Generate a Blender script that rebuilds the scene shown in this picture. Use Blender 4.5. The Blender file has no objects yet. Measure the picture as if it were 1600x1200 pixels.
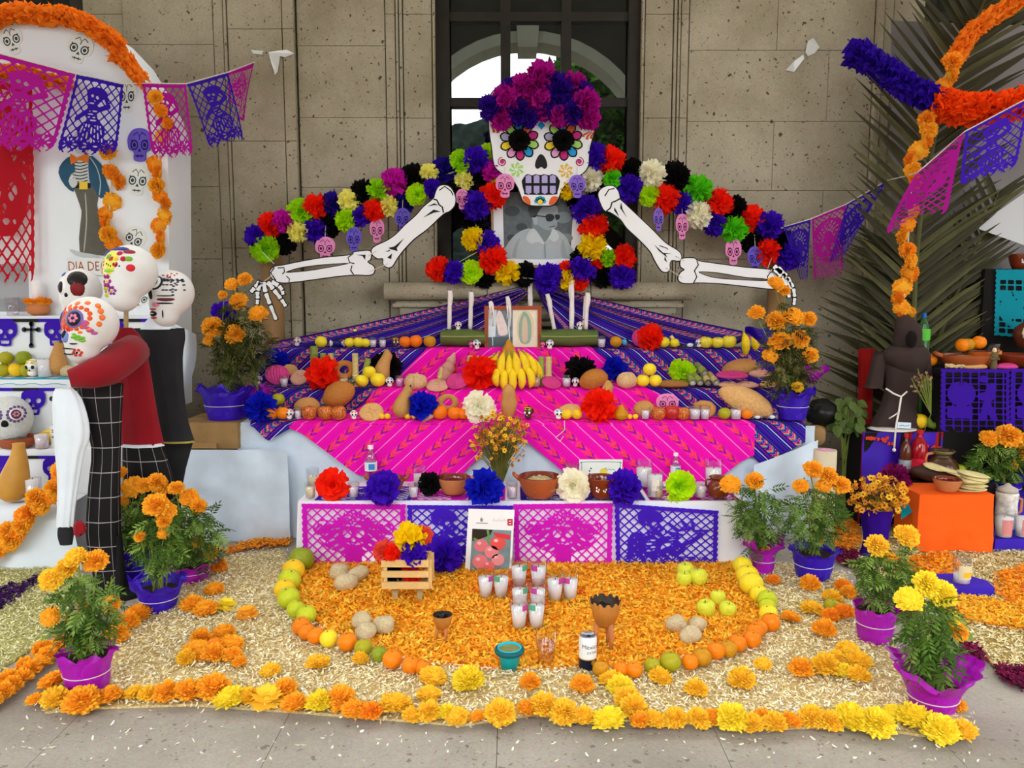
import bpy,math,random
import numpy as np
from mathutils import Vector,Matrix,Euler,noise as mnoise
from mathutils.geometry import tessellate_polygon
SC = bpy.context.scene
COL = SC.collection
random.seed(7)
RNG = np.random.default_rng(11)
R = math.radians
# ---------------------------------------------------------------- camera
F = 1240.0  # focal length in pixels of the 1600 x 1200 frame
TH = R(6.5)  # camera looks down by this angle
CH = 1.5  # camera height
cam = bpy.data.cameras.new('camera')
cam.sensor_width = 36.0
cam.lens = F/1600*36
cam.clip_start = 0.05
co = bpy.data.objects.new('camera',cam)
COL.objects.link(co)
co.location = (0,0,CH)
co.rotation_euler = (math.pi/2-TH,0,0)
SC.camera = co
# ---------------------------------------------------------------- world: bright overcast sky
w = bpy.data.worlds.new('overcast_sky')
SC.world = w
w.use_nodes = True
bg = w.node_tree.nodes['Background']
bg.inputs['Color'].default_value = (0.93,0.97,1.0,1)
bg.inputs['Strength'].default_value = 4.0
SC.view_settings.view_transform = 'Standard'
SC.view_settings.look = 'None'
SC.view_settings.gamma = 1.0
SC.view_settings.use_curve_mapping = False
SC.view_settings.exposure = 0.3
SC.cycles.transparent_max_bounces = 24
# hazy sun behind the clouds, coming in low through the arcade behind the viewer
sl = bpy.data.lights.new('hazy_sun','SUN')
sl.energy = 1.6
sl.angle = R(40)
sl.color = (1.0,0.97,0.92)
so = bpy.data.objects.new('hazy_sun',sl)
COL.objects.link(so)
so.rotation_euler = (R(62),0,R(-14))
# ---------------------------------------------------------------- picture <-> place
CTH,STH = math.cos(TH),math.sin(TH)
def ray(x,y):
  a = (x-800)/F;b = -(y-600)/F
  return Vector((a,CTH+b*STH,-STH+b*CTH))
def P(x,y,Y):
  d = ray(x,y)
  return Vector((0,0,CH))+d*(Y/d.y)
def G(x,y,z=0.0):
  d = ray(x,y)
  return Vector((0,0,CH))+d*((z-CH)/d.z)
def M_per_px(Y,z=1.0):
  return(Y*CTH-(z-CH)*STH)/F
def on(z,x,y,ymin,ymax):
  d = ray(x,y)
  t = (z-CH)/d.z if d.z<-1e-4 else 99
  Y = min(max(d.y*t,ymin),ymax)
  X = d.x*Y/d.y
  return Vector((X,Y,z))
  # ---------------------------------------------------------------- materials
def lin(c):
  if isinstance(c,str):
    c = c.lstrip('#');c = [int(c[i:i+2],16)for i in(0,2,4)]
  out = []
  for v in c[:3]:
    v = v/255.0
    out.append(v/12.92 if v<=0.04045 else((v+0.055)/1.055)**2.4)
  return(*out,1.0)
MATS = {}
def mat(name,color,rough=0.75,var=0.0,vs=12.0,bump=0.0,bs=60.0,metal=0.0,spec=0.3,trans=0.0,transl=0.0,attr=False,alpha=1.0,sheen=0.0,ior=1.45):
  if name in MATS:return MATS[name]
  m = bpy.data.materials.new(name);m.use_nodes = True
  nt = m.node_tree;N = nt.nodes;L = nt.links
  b = N['Principled BSDF'];out = N['Material Output']
  c = lin(color)
  b.inputs['Base Color'].default_value = c
  b.inputs['Roughness'].default_value = rough
  b.inputs['Metallic'].default_value = metal
  b.inputs['Specular IOR Level'].default_value = spec
  b.inputs['Transmission Weight'].default_value = trans
  b.inputs['IOR'].default_value = ior
  b.inputs['Alpha'].default_value = alpha
  if sheen:b.inputs['Sheen Weight'].default_value = sheen
  src = None
  if attr:
    a = N.new('ShaderNodeAttribute');a.attribute_name = 'Col';src = a.outputs['Color']
  if var or bump:
    tc = N.new('ShaderNodeTexCoord')
  if var:
    n = N.new('ShaderNodeTexNoise');n.inputs['Scale'].default_value = vs;n.inputs['Detail'].default_value = 4
    L.new(tc.outputs['Object'],n.inputs['Vector'])
    mr = N.new('ShaderNodeMapRange');mr.inputs['From Min'].default_value = .3;mr.inputs['From Max'].default_value = .7
    mr.inputs['To Min'].default_value = 1-var;mr.inputs['To Max'].default_value = 1+var
    L.new(n.outputs['Fac'],mr.inputs['Value'])
    mx = N.new('ShaderNodeVectorMath');mx.operation = 'SCALE'
    if src is None:mx.inputs[0].default_value = c[:3]
    else:L.new(src,mx.inputs[0])
    L.new(mr.outputs['Result'],mx.inputs['Scale'])
    src = mx.outputs['Vector']
  if src is not None:L.new(src,b.inputs['Base Color'])
  if bump:
    n2 = N.new('ShaderNodeTexNoise');n2.inputs['Scale'].default_value = bs;n2.inputs['Detail'].default_value = 5
    L.new(tc.outputs['Object'],n2.inputs['Vector'])
    bp = N.new('ShaderNodeBump');bp.inputs['Strength'].default_value = bump;bp.inputs['Distance'].default_value = .01
    L.new(n2.outputs['Fac'],bp.inputs['Height']);L.new(bp.outputs['Normal'],b.inputs['Normal'])
  if transl:
    t = N.new('ShaderNodeBsdfTranslucent');t.inputs['Color'].default_value = c
    if src is not None:L.new(src,t.inputs['Color'])
    ms = N.new('ShaderNodeMixShader');ms.inputs[0].default_value = transl
    L.new(b.outputs[0],ms.inputs[1]);L.new(t.outputs[0],ms.inputs[2]);L.new(ms.outputs[0],out.inputs['Surface'])
  MATS[name] = m
  return m
def tissue(name,col):return mat('tissue_'+name,col,.8,transl=.3,spec=.15)
TIS = {k:tissue(k,v)for k,v in dict(purple='#4a14c8',magenta='#d81ab8',red='#ff2a10',black='#141212',navy='#2a1696',
green='#a6e012',lime='#c4f010',grass='#66d81e',yellow='#fff88c',cream='#fffbe4',gold='#ffe00c',blue='#1420cc',orange='#ff5a10',
crownp='#3a109a',crownm='#c0149a',pinkred='#f05a46').items()}
MG = {k:mat('marigold_'+k,v,.8,transl=.18,spec=.15)for k,v in dict(o='#ffb630',y='#ffd03a',l='#ffe63c',d='#ffa42a').items()}
WHITE = mat('white_card','#f0eff2',.7)
BLACK = mat('black_ink','#141414',.7)
GREYP = mat('grey_paper','#8f8f94',.8)
# ---------------------------------------------------------------- mesh builder
class MB:
  def __init__(s):s.v = [];s.f = [];s.m = [];s.uv = {}
  def add(s,vs,fs,mi=0):
    o = len(s.v);s.v.extend([tuple(p)for p in vs])
    for f in fs:s.f.append(tuple(i+o for i in f));s.m.append(mi)
    return o
  def box(s,c,sz,mi=0,rz=0.0,rx=0.0,ry=0.0,taper=1.0):
    x,y,z = sz[0]/2,sz[1]/2,sz[2]/2
    M = Euler((rx,ry,rz)).to_matrix();c = Vector(c)
    vs = [c+M@Vector((a*x*(taper if k>0 else 1),b*y*(taper if k>0 else 1),k*z))for k in(-1,1)for b in(-1,1)for a in(-1,1)]
    s.add(vs,[(0,2,3,1),(4,5,7,6),(0,1,5,4),(2,6,7,3),(0,4,6,2),(1,3,7,5)],mi);return s
  def tube(s,pts,rad,n=8,mi=0,caps=True):
    pts = [Vector(p)for p in pts]
    if not hasattr(rad,'__len__'):rad = [rad]*len(pts)
    vs = [];up = None
    for i,p in enumerate(pts):
      t = (pts[min(i+1,len(pts)-1)]-pts[max(i-1,0)])
      if t.length<1e-9:t = Vector((0,0,1))
      t.normalize()
      if up is None:up = t.orthogonal().normalized()
      a = (up-t*up.dot(t))
      a = a.normalized()if a.length>1e-6 else t.orthogonal().normalized()
      up = a;b = t.cross(a)
      for k in range(n):
        an = 2*math.pi*k/n
        vs.append(p+(a*math.cos(an)+b*math.sin(an))*rad[i])
    fs = []
    for i in range(len(pts)-1):
      for k in range(n):
        fs.append((i*n+k,i*n+(k+1)%n,(i+1)*n+(k+1)%n,(i+1)*n+k))
    if caps:fs.append(tuple(range(n-1,-1,-1)));fs.append(tuple((len(pts)-1)*n+k for k in range(n)))
    s.add(vs,fs,mi);return s
  def lathe(s,prof,n=20,c=(0,0,0),mi=0,fn=None,caps=(True,True)):
    vs = [];c = Vector(c)
    for(r,z)in prof:
      for k in range(n):
        a = 2*math.pi*k/n
        p = Vector((r*math.cos(a),r*math.sin(a),z))
        if fn:p = fn(p,a,r,z)
        vs.append(c+p)
    fs = []
    for i in range(len(prof)-1):
      for k in range(n):
        fs.append((i*n+k,i*n+(k+1)%n,(i+1)*n+(k+1)%n,(i+1)*n+k))
    if caps[0]:fs.append(tuple(range(n-1,-1,-1)))
    if caps[1]:fs.append(tuple((len(prof)-1)*n+k for k in range(n)))
    s.add(vs,fs,mi);return s
  def blob(s,c,rad,nu=16,nv=10,mi=0,fn=None,rot=None):
    c = Vector(c);rad = Vector(rad)if hasattr(rad,'__len__')else Vector((rad,)*3)
    M = rot.to_matrix()if rot else Matrix.Identity(3)
    vs = []
    for j in range(nv+1):
      ph = math.pi*j/nv
      for i in range(nu):
        a = 2*math.pi*i/nu
        d = Vector((math.sin(ph)*math.cos(a),math.sin(ph)*math.sin(a),-math.cos(ph)))
        k = fn(d)if fn else 1.0
        p = Vector((d.x*rad.x,d.y*rad.y,d.z*rad.z))*k if not isinstance(k,Vector)else k
        vs.append(c+M@p)
    fs = []
    for j in range(nv):
      for i in range(nu):
        fs.append((j*nu+i,j*nu+(i+1)%nu,(j+1)*nu+(i+1)%nu,(j+1)*nu+i))
    s.add(vs,fs,mi);return s
  def grid(s,fn,nu,nv,mi=0,uvf=None,back=0.0):
    o = len(s.v);vs = []
    for j in range(nv+1):
      for i in range(nu+1):
        vs.append(fn(i/nu,j/nv))
    fs = [(j*(nu+1)+i,j*(nu+1)+i+1,(j+1)*(nu+1)+i+1,(j+1)*(nu+1)+i)for j in range(nv)for i in range(nu)]
    s.add(vs,fs,mi)
    if uvf:
      for j in range(nv+1):
        for i in range(nu+1):s.uv[o+j*(nu+1)+i] = uvf(i/nu,j/nv)
    return s
  def plate(s,loops,front,thick,mi=0,mi_side=None):
    """loops: outer + holes, lists of world (X, Z) pairs; stands in an XZ plane, front face at Y=front"""
    tri = tessellate_polygon([[Vector((p[0],p[1],0))for p in l]for l in loops])
    flat = [p for l in loops for p in l];n = len(flat)
    vs = [(p[0],front,p[1])for p in flat]
    fs = [tuple(t)for t in tri]
    def nrm(f):
      a,b,c = [flat[i]for i in f]
      return(b[0]-a[0])*(c[1]-a[1])-(b[1]-a[1])*(c[0]-a[0])
    fs = [f if nrm(f)>0 else f[::-1]for f in fs]
    if thick>0:
      vs+=[(p[0],front+thick,p[1])for p in flat]
      s.add(vs,fs+[tuple(i+n for i in f[::-1])for f in fs],mi)
      o = len(s.v)-2*n;k = 0
      for l in loops:
        for i in range(len(l)):
          a,b = k+i,k+(i+1)%len(l)
          s.f.append((o+a,o+b,o+b+n,o+a+n));s.m.append(mi if mi_side is None else mi_side)
        k+=len(l)
    else:s.add(vs,fs,mi)
    return s
  def mesh(s,name,mats=(),smooth=False):
    me = bpy.data.meshes.new(name)
    me.from_pydata(s.v,[],s.f)
    for m in mats:me.materials.append(m)
    if len(mats)>1 and any(s.m):me.polygons.foreach_set('material_index',s.m)
    if smooth:me.polygons.foreach_set('use_smooth',[True]*len(s.f))
    if s.uv:
      ul = me.uv_layers.new(name='UVMap');idx = np.empty(len(me.loops),dtype=np.int32)
      me.loops.foreach_get('vertex_index',idx)
      arr = np.zeros((len(s.v),2),dtype=np.float32)
      for k,q in s.uv.items():arr[k] = q
      ul.data.foreach_set('uv',arr[idx].ravel())
    me.update()
    return me
  def build(s,name,mats,parent=None,smooth=False,origin='auto'):
    """links as one object whose origin is at the middle of its base"""
    if not isinstance(mats,(list,tuple)):mats = [mats]
    a = np.array(s.v,dtype=float)
    if origin=='auto':
      o = np.array([(a[:,0].min()+a[:,0].max())/2,(a[:,1].min()+a[:,1].max())/2,a[:,2].min()])
    else:o = np.array(origin,dtype=float)
    s.v = [tuple(p)for p in(a-o)]
    me = s.mesh(name,mats,smooth)
    ob = bpy.data.objects.new(name,me);COL.objects.link(ob)
    pl = wloc(parent)
    ob.location = Vector(o)-pl
    if parent:ob.parent = parent
    return ob
  def lb(s,name,mats,parent,smooth=False):
    """links as a part already modelled around its parent's origin"""
    o = s.build(name,mats,parent,smooth,(0,0,0));o.location = (0,0,0);return o
def wloc(o):
  p = Vector((0,0,0))
  while o is not None:p+=o.location;o = o.parent
  return p
def tag(o,label=None,cat=None,group=None,kind=None):
  if label:o['label'] = label
  if cat:o['category'] = cat
  if group:o['group'] = group
  if kind:o['kind'] = kind
  return o
def empty(name,loc=(0,0,0),label=None,cat=None,group=None,rz=0.0,kind=None):
  o = bpy.data.objects.new(name,None);COL.objects.link(o);o.location = loc;o.rotation_euler = (0,0,rz)
  o.empty_display_size = .05
  return tag(o,label,cat,group,kind)
def inst(name,me,loc,scale=1.0,rot=(0,0,0),m=None,parent=None):
  """a new object on shared mesh data; m overrides the first material on this object only"""
  o = bpy.data.objects.new(name,me);COL.objects.link(o)
  o.location = loc;o.rotation_euler = rot
  o.scale = scale if hasattr(scale,'__len__')else(scale,)*3
  if m is not None:
    o.material_slots[0].link = 'OBJECT';o.material_slots[0].material = m
  if parent:o.parent = parent
  return o
def cat_rom(pts,n=6,closed=True):
  out = [];N = len(pts)
  rng = range(N if closed else N-1)
  for i in rng:
    g = (lambda k:pts[k%N])if closed else(lambda k:pts[min(max(k,0),N-1)])
    p0,p1,p2,p3 = g(i-1),g(i),g(i+1),g(i+2)
    for j in range(n):
      t = j/n
      out.append(tuple(.5*((2*b)+(-a+c)*t+(2*a-5*b+4*c-d)*t*t+(-a+3*b-3*c+d)*t**3)for a,b,c,d in zip(p0,p1,p2,p3)))
  if not closed:out.append(tuple(pts[-1]))
  return out
def px_loop(pts,Y,smooth=0):
  if smooth:pts = cat_rom(pts,smooth)
  return[(q.x,q.z)for q in(P(a,b,Y)for a,b in pts)]
def offset_loop(l,d):
  """grow a closed XZ loop outwards by d"""
  n = len(l);area = sum(l[i][0]*l[(i+1)%n][1]-l[(i+1)%n][0]*l[i][1]for i in range(n))
  sg = 1 if area>0 else-1;out = []
  for i in range(n):
    a,b,c = l[i-1],l[i],l[(i+1)%n]
    tx,tz = c[0]-a[0],c[1]-a[1];k = math.hypot(tx,tz)or 1
    out.append((b[0]+sg*tz/k*d,b[1]-sg*tx/k*d))
  return out
def circle(cx,cy,rx,ry=None,n=20,rot=0.0):
  ry = rx if ry is None else ry;o = []
  for k in range(n):
    a = 2*math.pi*k/n;x,y = rx*math.cos(a),ry*math.sin(a)
    o.append((cx+x*math.cos(rot)-y*math.sin(rot),cy+x*math.sin(rot)+y*math.cos(rot)))
  return o
def stroke(pts,w0,w1=None):
  """a line of given pixel widths as a closed outline"""
  w1 = w0 if w1 is None else w1;n = len(pts);l = [];r = []
  for i,p in enumerate(pts):
    a,b = pts[max(i-1,0)],pts[min(i+1,n-1)]
    tx,ty = b[0]-a[0],b[1]-a[1];k = math.hypot(tx,ty)or 1
    w = (w0+(w1-w0)*i/max(n-1,1))/2
    l.append((p[0]-ty/k*w,p[1]+tx/k*w));r.append((p[0]+ty/k*w,p[1]-tx/k*w))
  return l+r[::-1]
def text_mesh(body,size,align='CENTER'):
  cu = bpy.data.curves.new('lettering','FONT');cu.body = body;cu.size = size;cu.align_x = align;cu.resolution_u = 2
  ob = bpy.data.objects.new('lettering',cu);COL.objects.link(ob)
  me = ob.to_mesh();v = [tuple(p.co)for p in me.vertices];f = [tuple(p.vertices)for p in me.polygons]
  ob.to_mesh_clear();bpy.data.objects.remove(ob);bpy.data.curves.remove(cu)
  return v,f
def np_obj(name,V,Fq,mats,cols=None,parent=None,smooth=False):
  """big numpy mesh: V (n,3), Fq (m,4) or (m,3); cols (m,3) per-face linear colours"""
  me = bpy.data.meshes.new(name);k = Fq.shape[1]
  me.vertices.add(len(V));me.vertices.foreach_set('co',V.astype(np.float32).ravel())
  me.loops.add(Fq.size);me.loops.foreach_set('vertex_index',Fq.astype(np.int32).ravel())
  me.polygons.add(len(Fq));me.polygons.foreach_set('loop_start',np.arange(0,Fq.size,k,dtype=np.int32))
  me.update(calc_edges=True)
  if cols is not None:
    ca = me.color_attributes.new('Col','FLOAT_COLOR','CORNER')
    c4 = np.ones((Fq.size,4),dtype=np.float32);c4[:,:3] = np.repeat(cols,k,axis=0)
    ca.data.foreach_set('color',c4.ravel())
  if smooth:me.polygons.foreach_set('use_smooth',[True]*len(Fq))
  for m in mats:me.materials.append(m)
  o = bpy.data.objects.new(name,me);COL.objects.link(o)
  if parent:o.parent = parent;o.location = -wloc(parent)
  return o
  # ================================================================= the setting
def stone_mat(name,base,dark,light,pit=.5):
  m = bpy.data.materials.new(name);m.use_nodes = True;nt = m.node_tree;N = nt.nodes;L = nt.links;b = N['Principled BSDF']
  g = N.new('ShaderNodeNewGeometry')
  n1 = N.new('ShaderNodeTexNoise');n1.inputs['Scale'].default_value = 1.6;n1.inputs['Detail'].default_value = 6;n1.inputs['Roughness'].default_value = .62
  L.new(g.outputs['Position'],n1.inputs['Vector'])
  r = N.new('ShaderNodeValToRGB');e = r.color_ramp.elements
  e[0].position = .3;e[0].color = lin(dark);e[1].position = .72;e[1].color = lin(light)
  k = e.new(.5);k.color = lin(base)
  L.new(n1.outputs['Fac'],r.inputs['Fac'])
  n2 = N.new('ShaderNodeTexNoise');n2.inputs['Scale'].default_value = 90;n2.inputs['Detail'].default_value = 3
  L.new(g.outputs['Position'],n2.inputs['Vector'])
  m1 = N.new('ShaderNodeMix');m1.data_type = 'RGBA';m1.blend_type = 'OVERLAY';m1.inputs['Factor'].default_value = .35
  L.new(r.outputs['Color'],m1.inputs[6]);L.new(n2.outputs['Color'],m1.inputs[7])
  hs = N.new('ShaderNodeHueSaturation');hs.inputs['Saturation'].default_value = .8
  L.new(m1.outputs[2],hs.inputs['Color'])
  # dark pits and rust flecks of the tuff
  mp = N.new('ShaderNodeMapping');mp.inputs['Scale'].default_value = (1,1,1.0);mp.inputs['Rotation'].default_value = (0,.6,0)
  L.new(g.outputs['Position'],mp.inputs['Vector'])
  dn = N.new('ShaderNodeTexNoise');dn.inputs['Scale'].default_value = 25
  L.new(mp.outputs['Vector'],dn.inputs['Vector'])
  ad = N.new('ShaderNodeMix');ad.data_type = 'RGBA';ad.inputs['Factor'].default_value = .05
  L.new(mp.outputs['Vector'],ad.inputs[6]);L.new(dn.outputs['Color'],ad.inputs[7])
  last = hs.outputs['Color'];bmp = None
  for sc,th,c in((13,.10,'#2a231d'),(29,.15,'#4a3e30'),(55,.16,'#6a5c48')):
    v = N.new('ShaderNodeTexVoronoi');v.inputs['Scale'].default_value = sc
    L.new(ad.outputs[2],v.inputs['Vector'])
    sz = N.new('ShaderNodeMath');sz.operation = 'MULTIPLY';sz.inputs[1].default_value = th*1.7
    sx = N.new('ShaderNodeSeparateColor');L.new(v.outputs['Color'],sx.inputs[0])
    pw = N.new('ShaderNodeMath');pw.operation = 'POWER';pw.inputs[1].default_value = 2.0;L.new(sx.outputs[0],pw.inputs[0])
    L.new(pw.outputs[0],sz.inputs[0])
    sb = N.new('ShaderNodeMath');sb.operation = 'LESS_THAN';L.new(v.outputs['Distance'],sb.inputs[0]);L.new(sz.outputs[0],sb.inputs[1])
    ml = N.new('ShaderNodeMath');ml.operation = 'MULTIPLY';ml.inputs[1].default_value = pit;L.new(sb.outputs[0],ml.inputs[0])
    mx = N.new('ShaderNodeMix');mx.data_type = 'RGBA';L.new(ml.outputs[0],mx.inputs['Factor']);L.new(last,mx.inputs[6]);mx.inputs[7].default_value = lin(c)
    last = mx.outputs[2]
  L.new(last,b.inputs['Base Color'])
  b.inputs['Roughness'].default_value = .85;b.inputs['Specular IOR Level'].default_value = .2
  bp = N.new('ShaderNodeBump');bp.inputs['Strength'].default_value = .25;bp.inputs['Distance'].default_value = .01
  L.new(n2.outputs['Fac'],bp.inputs['Height']);L.new(bp.outputs['Normal'],b.inputs['Normal'])
  return m
STONE = stone_mat('tuff_stone','#aa9c80','#968868','#baad92',.85)
FLOORS = stone_mat('floor_stone','#a0978a','#8c8376','#b0a799',.5)
MORTAR = mat('mortar','#7c7260',.95)
CEIL = mat('plaster','#d8d2c6',.9)
def struct(o):o['kind'] = 'structure';return o
YW = 6.0
def xw(px):return P(px,250,YW).x
def zw(py):return P(800,py,YW).z
WT = 4.6
back = MB()
WIN = [(682,1001),(1432,1770),(-190,141)]
# backing wall, pierced by the three windows
zs = zw(449)
xs = [-6.5]+[v for a,b in sorted(WIN)for v in(xw(a),xw(b))]+[6.5]
for i in range(0,len(xs),2):
  back.box(((xs[i]+xs[i+1])/2,YW+.25,WT/2),(xs[i+1]-xs[i],.4,WT))
for a,b in WIN:
  back.box(((xw(a)+xw(b))/2,YW+.25,zs/2),(xw(b)-xw(a),.4,zs))
wall = struct(back.build('wall_back',MORTAR))
def block(x0,x1,z0,z1,yf,gap=.0014):
  if x1-x0<.006 or z1-z0<.02:return
  b = MB();g = gap;d = YW+.05-yf;c = min(.0025,(x1-x0)/6)
  X0,X1,Z0,Z1 = x0+g,x1-g,z0+g,z1-g
  vs = [(X0,yf+d,Z0),(X1,yf+d,Z0),(X1,yf+d,Z1),(X0,yf+d,Z1),(X0,yf+c,Z0),(X1,yf+c,Z0),(X1,yf+c,Z1),(X0,yf+c,Z1),
  (X0+c,yf,Z0+c),(X1-c,yf,Z0+c),(X1-c,yf,Z1-c),(X0+c,yf,Z1-c)]
  fs = [(0,4,5,1),(1,5,6,2),(2,6,7,3),(3,7,4,0),(4,8,9,5),(5,9,10,6),(6,10,11,7),(7,11,8,4),(8,11,10,9),(0,1,2,3)]
  b.add(vs,fs);b.build('stone_block',STONE,wall)
def column(xa,xb,joints,yf,z0=0.0,z1=WT):
  zz = sorted([z0,z1]+[zw(j)for j in joints if z0+.05<zw(j)<z1-.05])
  for i in range(len(zz)-1):block(xw(xa),xw(xb),zz[i],zz[i+1],yf)
zl = zw(449)
J1 = [-170,-65,48,222,388,500,620,760]
J2 = [-150,-40,72,184,293,405,520,640,760]
J3 = [-140,23,185,360]
column(144,206,[-100,23,130,260,400,520,640],5.99)
column(207,344,J2,5.965)
column(345,360,[-65,222,388,560],5.955)
column(361,365,[-65,222,388,560],5.945)
column(366,449,J1,5.96)
column(450,467,[-65,48,222,500],5.955)
column(470,605,J2,5.995)
for xa,xb,yf in((606,621,5.985),(622,626,5.972),(627,632,5.98),(633,677,5.99),(1004,1047,5.99),(1048,1053,5.98),(1054,1058,5.972),(1059,1071,5.985)):
  column(xa,xb,J3,yf,zl)
column(678,682,[],5.975,zl);column(998.5,1003,[],5.975,zl)
# under the window and to the right: staggered courses
JR = [-150,-35,79,190,298,405,520,640,760]
zz = [0]+sorted(zw(j)for j in JR)+[WT]
for i in range(len(zz)-1):
  vx = [1072,1206+(4 if i%2 else 82),1356]if i%2==0 else[1072,1207,1356]
  for a,b in zip(vx[:-1],vx[1:]):block(xw(a),xw(b),zz[i],zz[i+1],5.995)
  if zz[i]<zl-.1:
    top = min(zz[i+1],zl)
    vx = [606,740,905,1071]if i%2 else[606,835,1071]
    for a,b in zip(vx[:-1],vx[1:]):block(xw(a),xw(b),zz[i],top,5.995)
column(1357,1367,[-65,150,330,520],5.955)
column(1368,1382,[-65,150,330,520],5.97)
column(1383,1431,[-30,100,298,440,600],5.985)
for a,b in((1432,1600),(1601,1770),(-190,-30),(-29,141)):
  column(a,b,[520,640,760],5.995,0,zl)
column(1771,1960,J2,5.99);column(-400,-191,J2,5.99)
# windows: dark bronze frames, mirror-dark panes
FRAME = mat('bronze_frame','#2c2620',.5,.2,9,metal=.2)
GL = bpy.data.materials.new('solar_glass');GL.use_nodes = True
_n = GL.node_tree;_b = _n.nodes['Principled BSDF'];_b.inputs['Base Color'].default_value = (.012,.011,.010,1);_b.inputs['Roughness'].default_value = .01
_b.inputs['IOR'].default_value = 2.5;_b.inputs['Specular Tint'].default_value = (.9,1,.97,1)
def window(n,a,b,verts,rows):
  x0,x1 = xw(a),xw(b);w_ = struct(empty('window_%d'%n,((x0+x1)/2,YW+.1,zl)))
  m = MB()
  top = WT
  xs_ = [x0]+[xw(v)for v in verts]+[x1]
  def bar(xa,xb,za,zb,y0=YW+.03,y1=YW+.13):m.box(((xa+xb)/2,(y0+y1)/2,(za+zb)/2),(xb-xa,y1-y0,zb-za))
  e1,e2 = xw(703)-xw(682),.036
  bar(x0,x0+e1,zl,top);bar(x1-e1,x1,zl,top)
  for v in verts:bar(xw(v)-e2,xw(v)+e2,zl,top,YW+.045)
  for r_ in rows:bar(x0+e1,x1-e1,zw(r_)-.032,zw(r_)+.032,YW+.05)
  bar(x0+e1,x1-e1,zl,zl+.08)
  m.build('window_frame',FRAME,w_)
  ed = [x0+e1]+[xw(v)for v in verts]+[x1-e1]
  zz_ = [zl+.08]+sorted(zw(r_)for r_ in rows)+[top]
  for i in range(len(ed)-1):
    for j in range(len(zz_)-1):
      g = MB();g.box(((ed[i]+ed[i+1])/2,YW+.10,(zz_[j]+zz_[j+1])/2),(ed[i+1]-ed[i]-.02,.008,zz_[j+1]-zz_[j]-.02))
      g.build('pane',GL,w_)
  return w_
window(1,682,1001,(790,884),(22,157))
window(2,1432,1770,(1545,1660),(22,157))
window(3,-190,141,(-80,30),(22,157))
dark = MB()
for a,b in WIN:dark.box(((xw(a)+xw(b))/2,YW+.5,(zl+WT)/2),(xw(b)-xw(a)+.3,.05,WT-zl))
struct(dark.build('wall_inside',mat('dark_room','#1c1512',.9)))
# moulded ledges under the windows
def ledge(n,xa,xb,cx=None):
  e = struct(empty('trim_%d'%n,((xw(xa)+xw(xb))/2,YW,zw(510))))
  def ext(name,prof,a,b):
    m = MB();k = len(prof);vs = [(x,y,z)for x in(xw(a),xw(b))for(y,z)in prof]
    m.add(vs,[tuple(range(k)),tuple(range(2*k-1,k-1,-1))]+[(i,k+i,k+(i+1)%k,(i+1)%k)for i in range(k)])
    m.build(name,STONE,e)
  yb = YW+.05
  def z_(py,Y):return P(800,py,Y).z
  zc = z_(455,5.79);r_ = .065
  half = [(5.80-.06*math.sin(t),zc+r_*math.cos(t))for t in[math.pi*i/10 for i in range(11)]]
  for q in range(3):
    a = xa+(xb-xa)*q/3;b = xa+(xb-xa)*(q+1)/3
    ext('sill_stone',[(yb,zc+r_)]+half+[(yb,zc-r_)],a+.6,b-.6)
  z1 = zc-r_-.004
  ext('sill_fillet',[(yb,z1-.02),(yb,z1-.045),(5.80,z1-.045),(5.80,z1-.02)],xa+12,xb-14)
  ext('sill_cove',[(yb,z1-.02),(5.83,z1-.02),(5.83,z1)]+[(yb,z1)],xa+16,xb-18)
  zc2 = z1-.047
  ext('sill_cove',[(yb,zc2),(5.83,zc2),(5.835,zc2-.05),(5.86,zc2-.085),(5.90,zc2-.105),(yb,zc2-.105)],xa+22,xb-24)
  ext('sill_fillet',[(yb,zc2-.107),(5.885,zc2-.107),(5.885,zc2-.14),(yb,zc2-.14)],xa+36,xb-38)
ledge(1,604,1078);ledge(2,1405,1800);ledge(3,-230,170)
# floor: worn stone slabs
fl = MB();fl.box((0,1.5,-.06),(30,9.5,.08));floor = struct(fl.build('floor',MORTAR))
tm = MB();tm.box((0,0,-.01),(.748,.748,.02));tme = tm.mesh('floor_slab',[FLOORS])
y0 = G(800,1113).y
for i in range(-6,7):
  for j in range(-2,5):
    inst('floor_slab',tme,Vector((-.05+.375+.75*i,y0+.375+.75*j,0))-floor.location,parent=floor)
fb = MB();fb.box((0,-.3,-.012),(20,3.0,.02));fb.build('floor_slab',FLOORS,floor)
gr = MB();gr.box((0,-18,-.13),(80,34,.06));struct(gr.build('ground_outside',mat('gravel','#b4aa9a',.95)))
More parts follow.
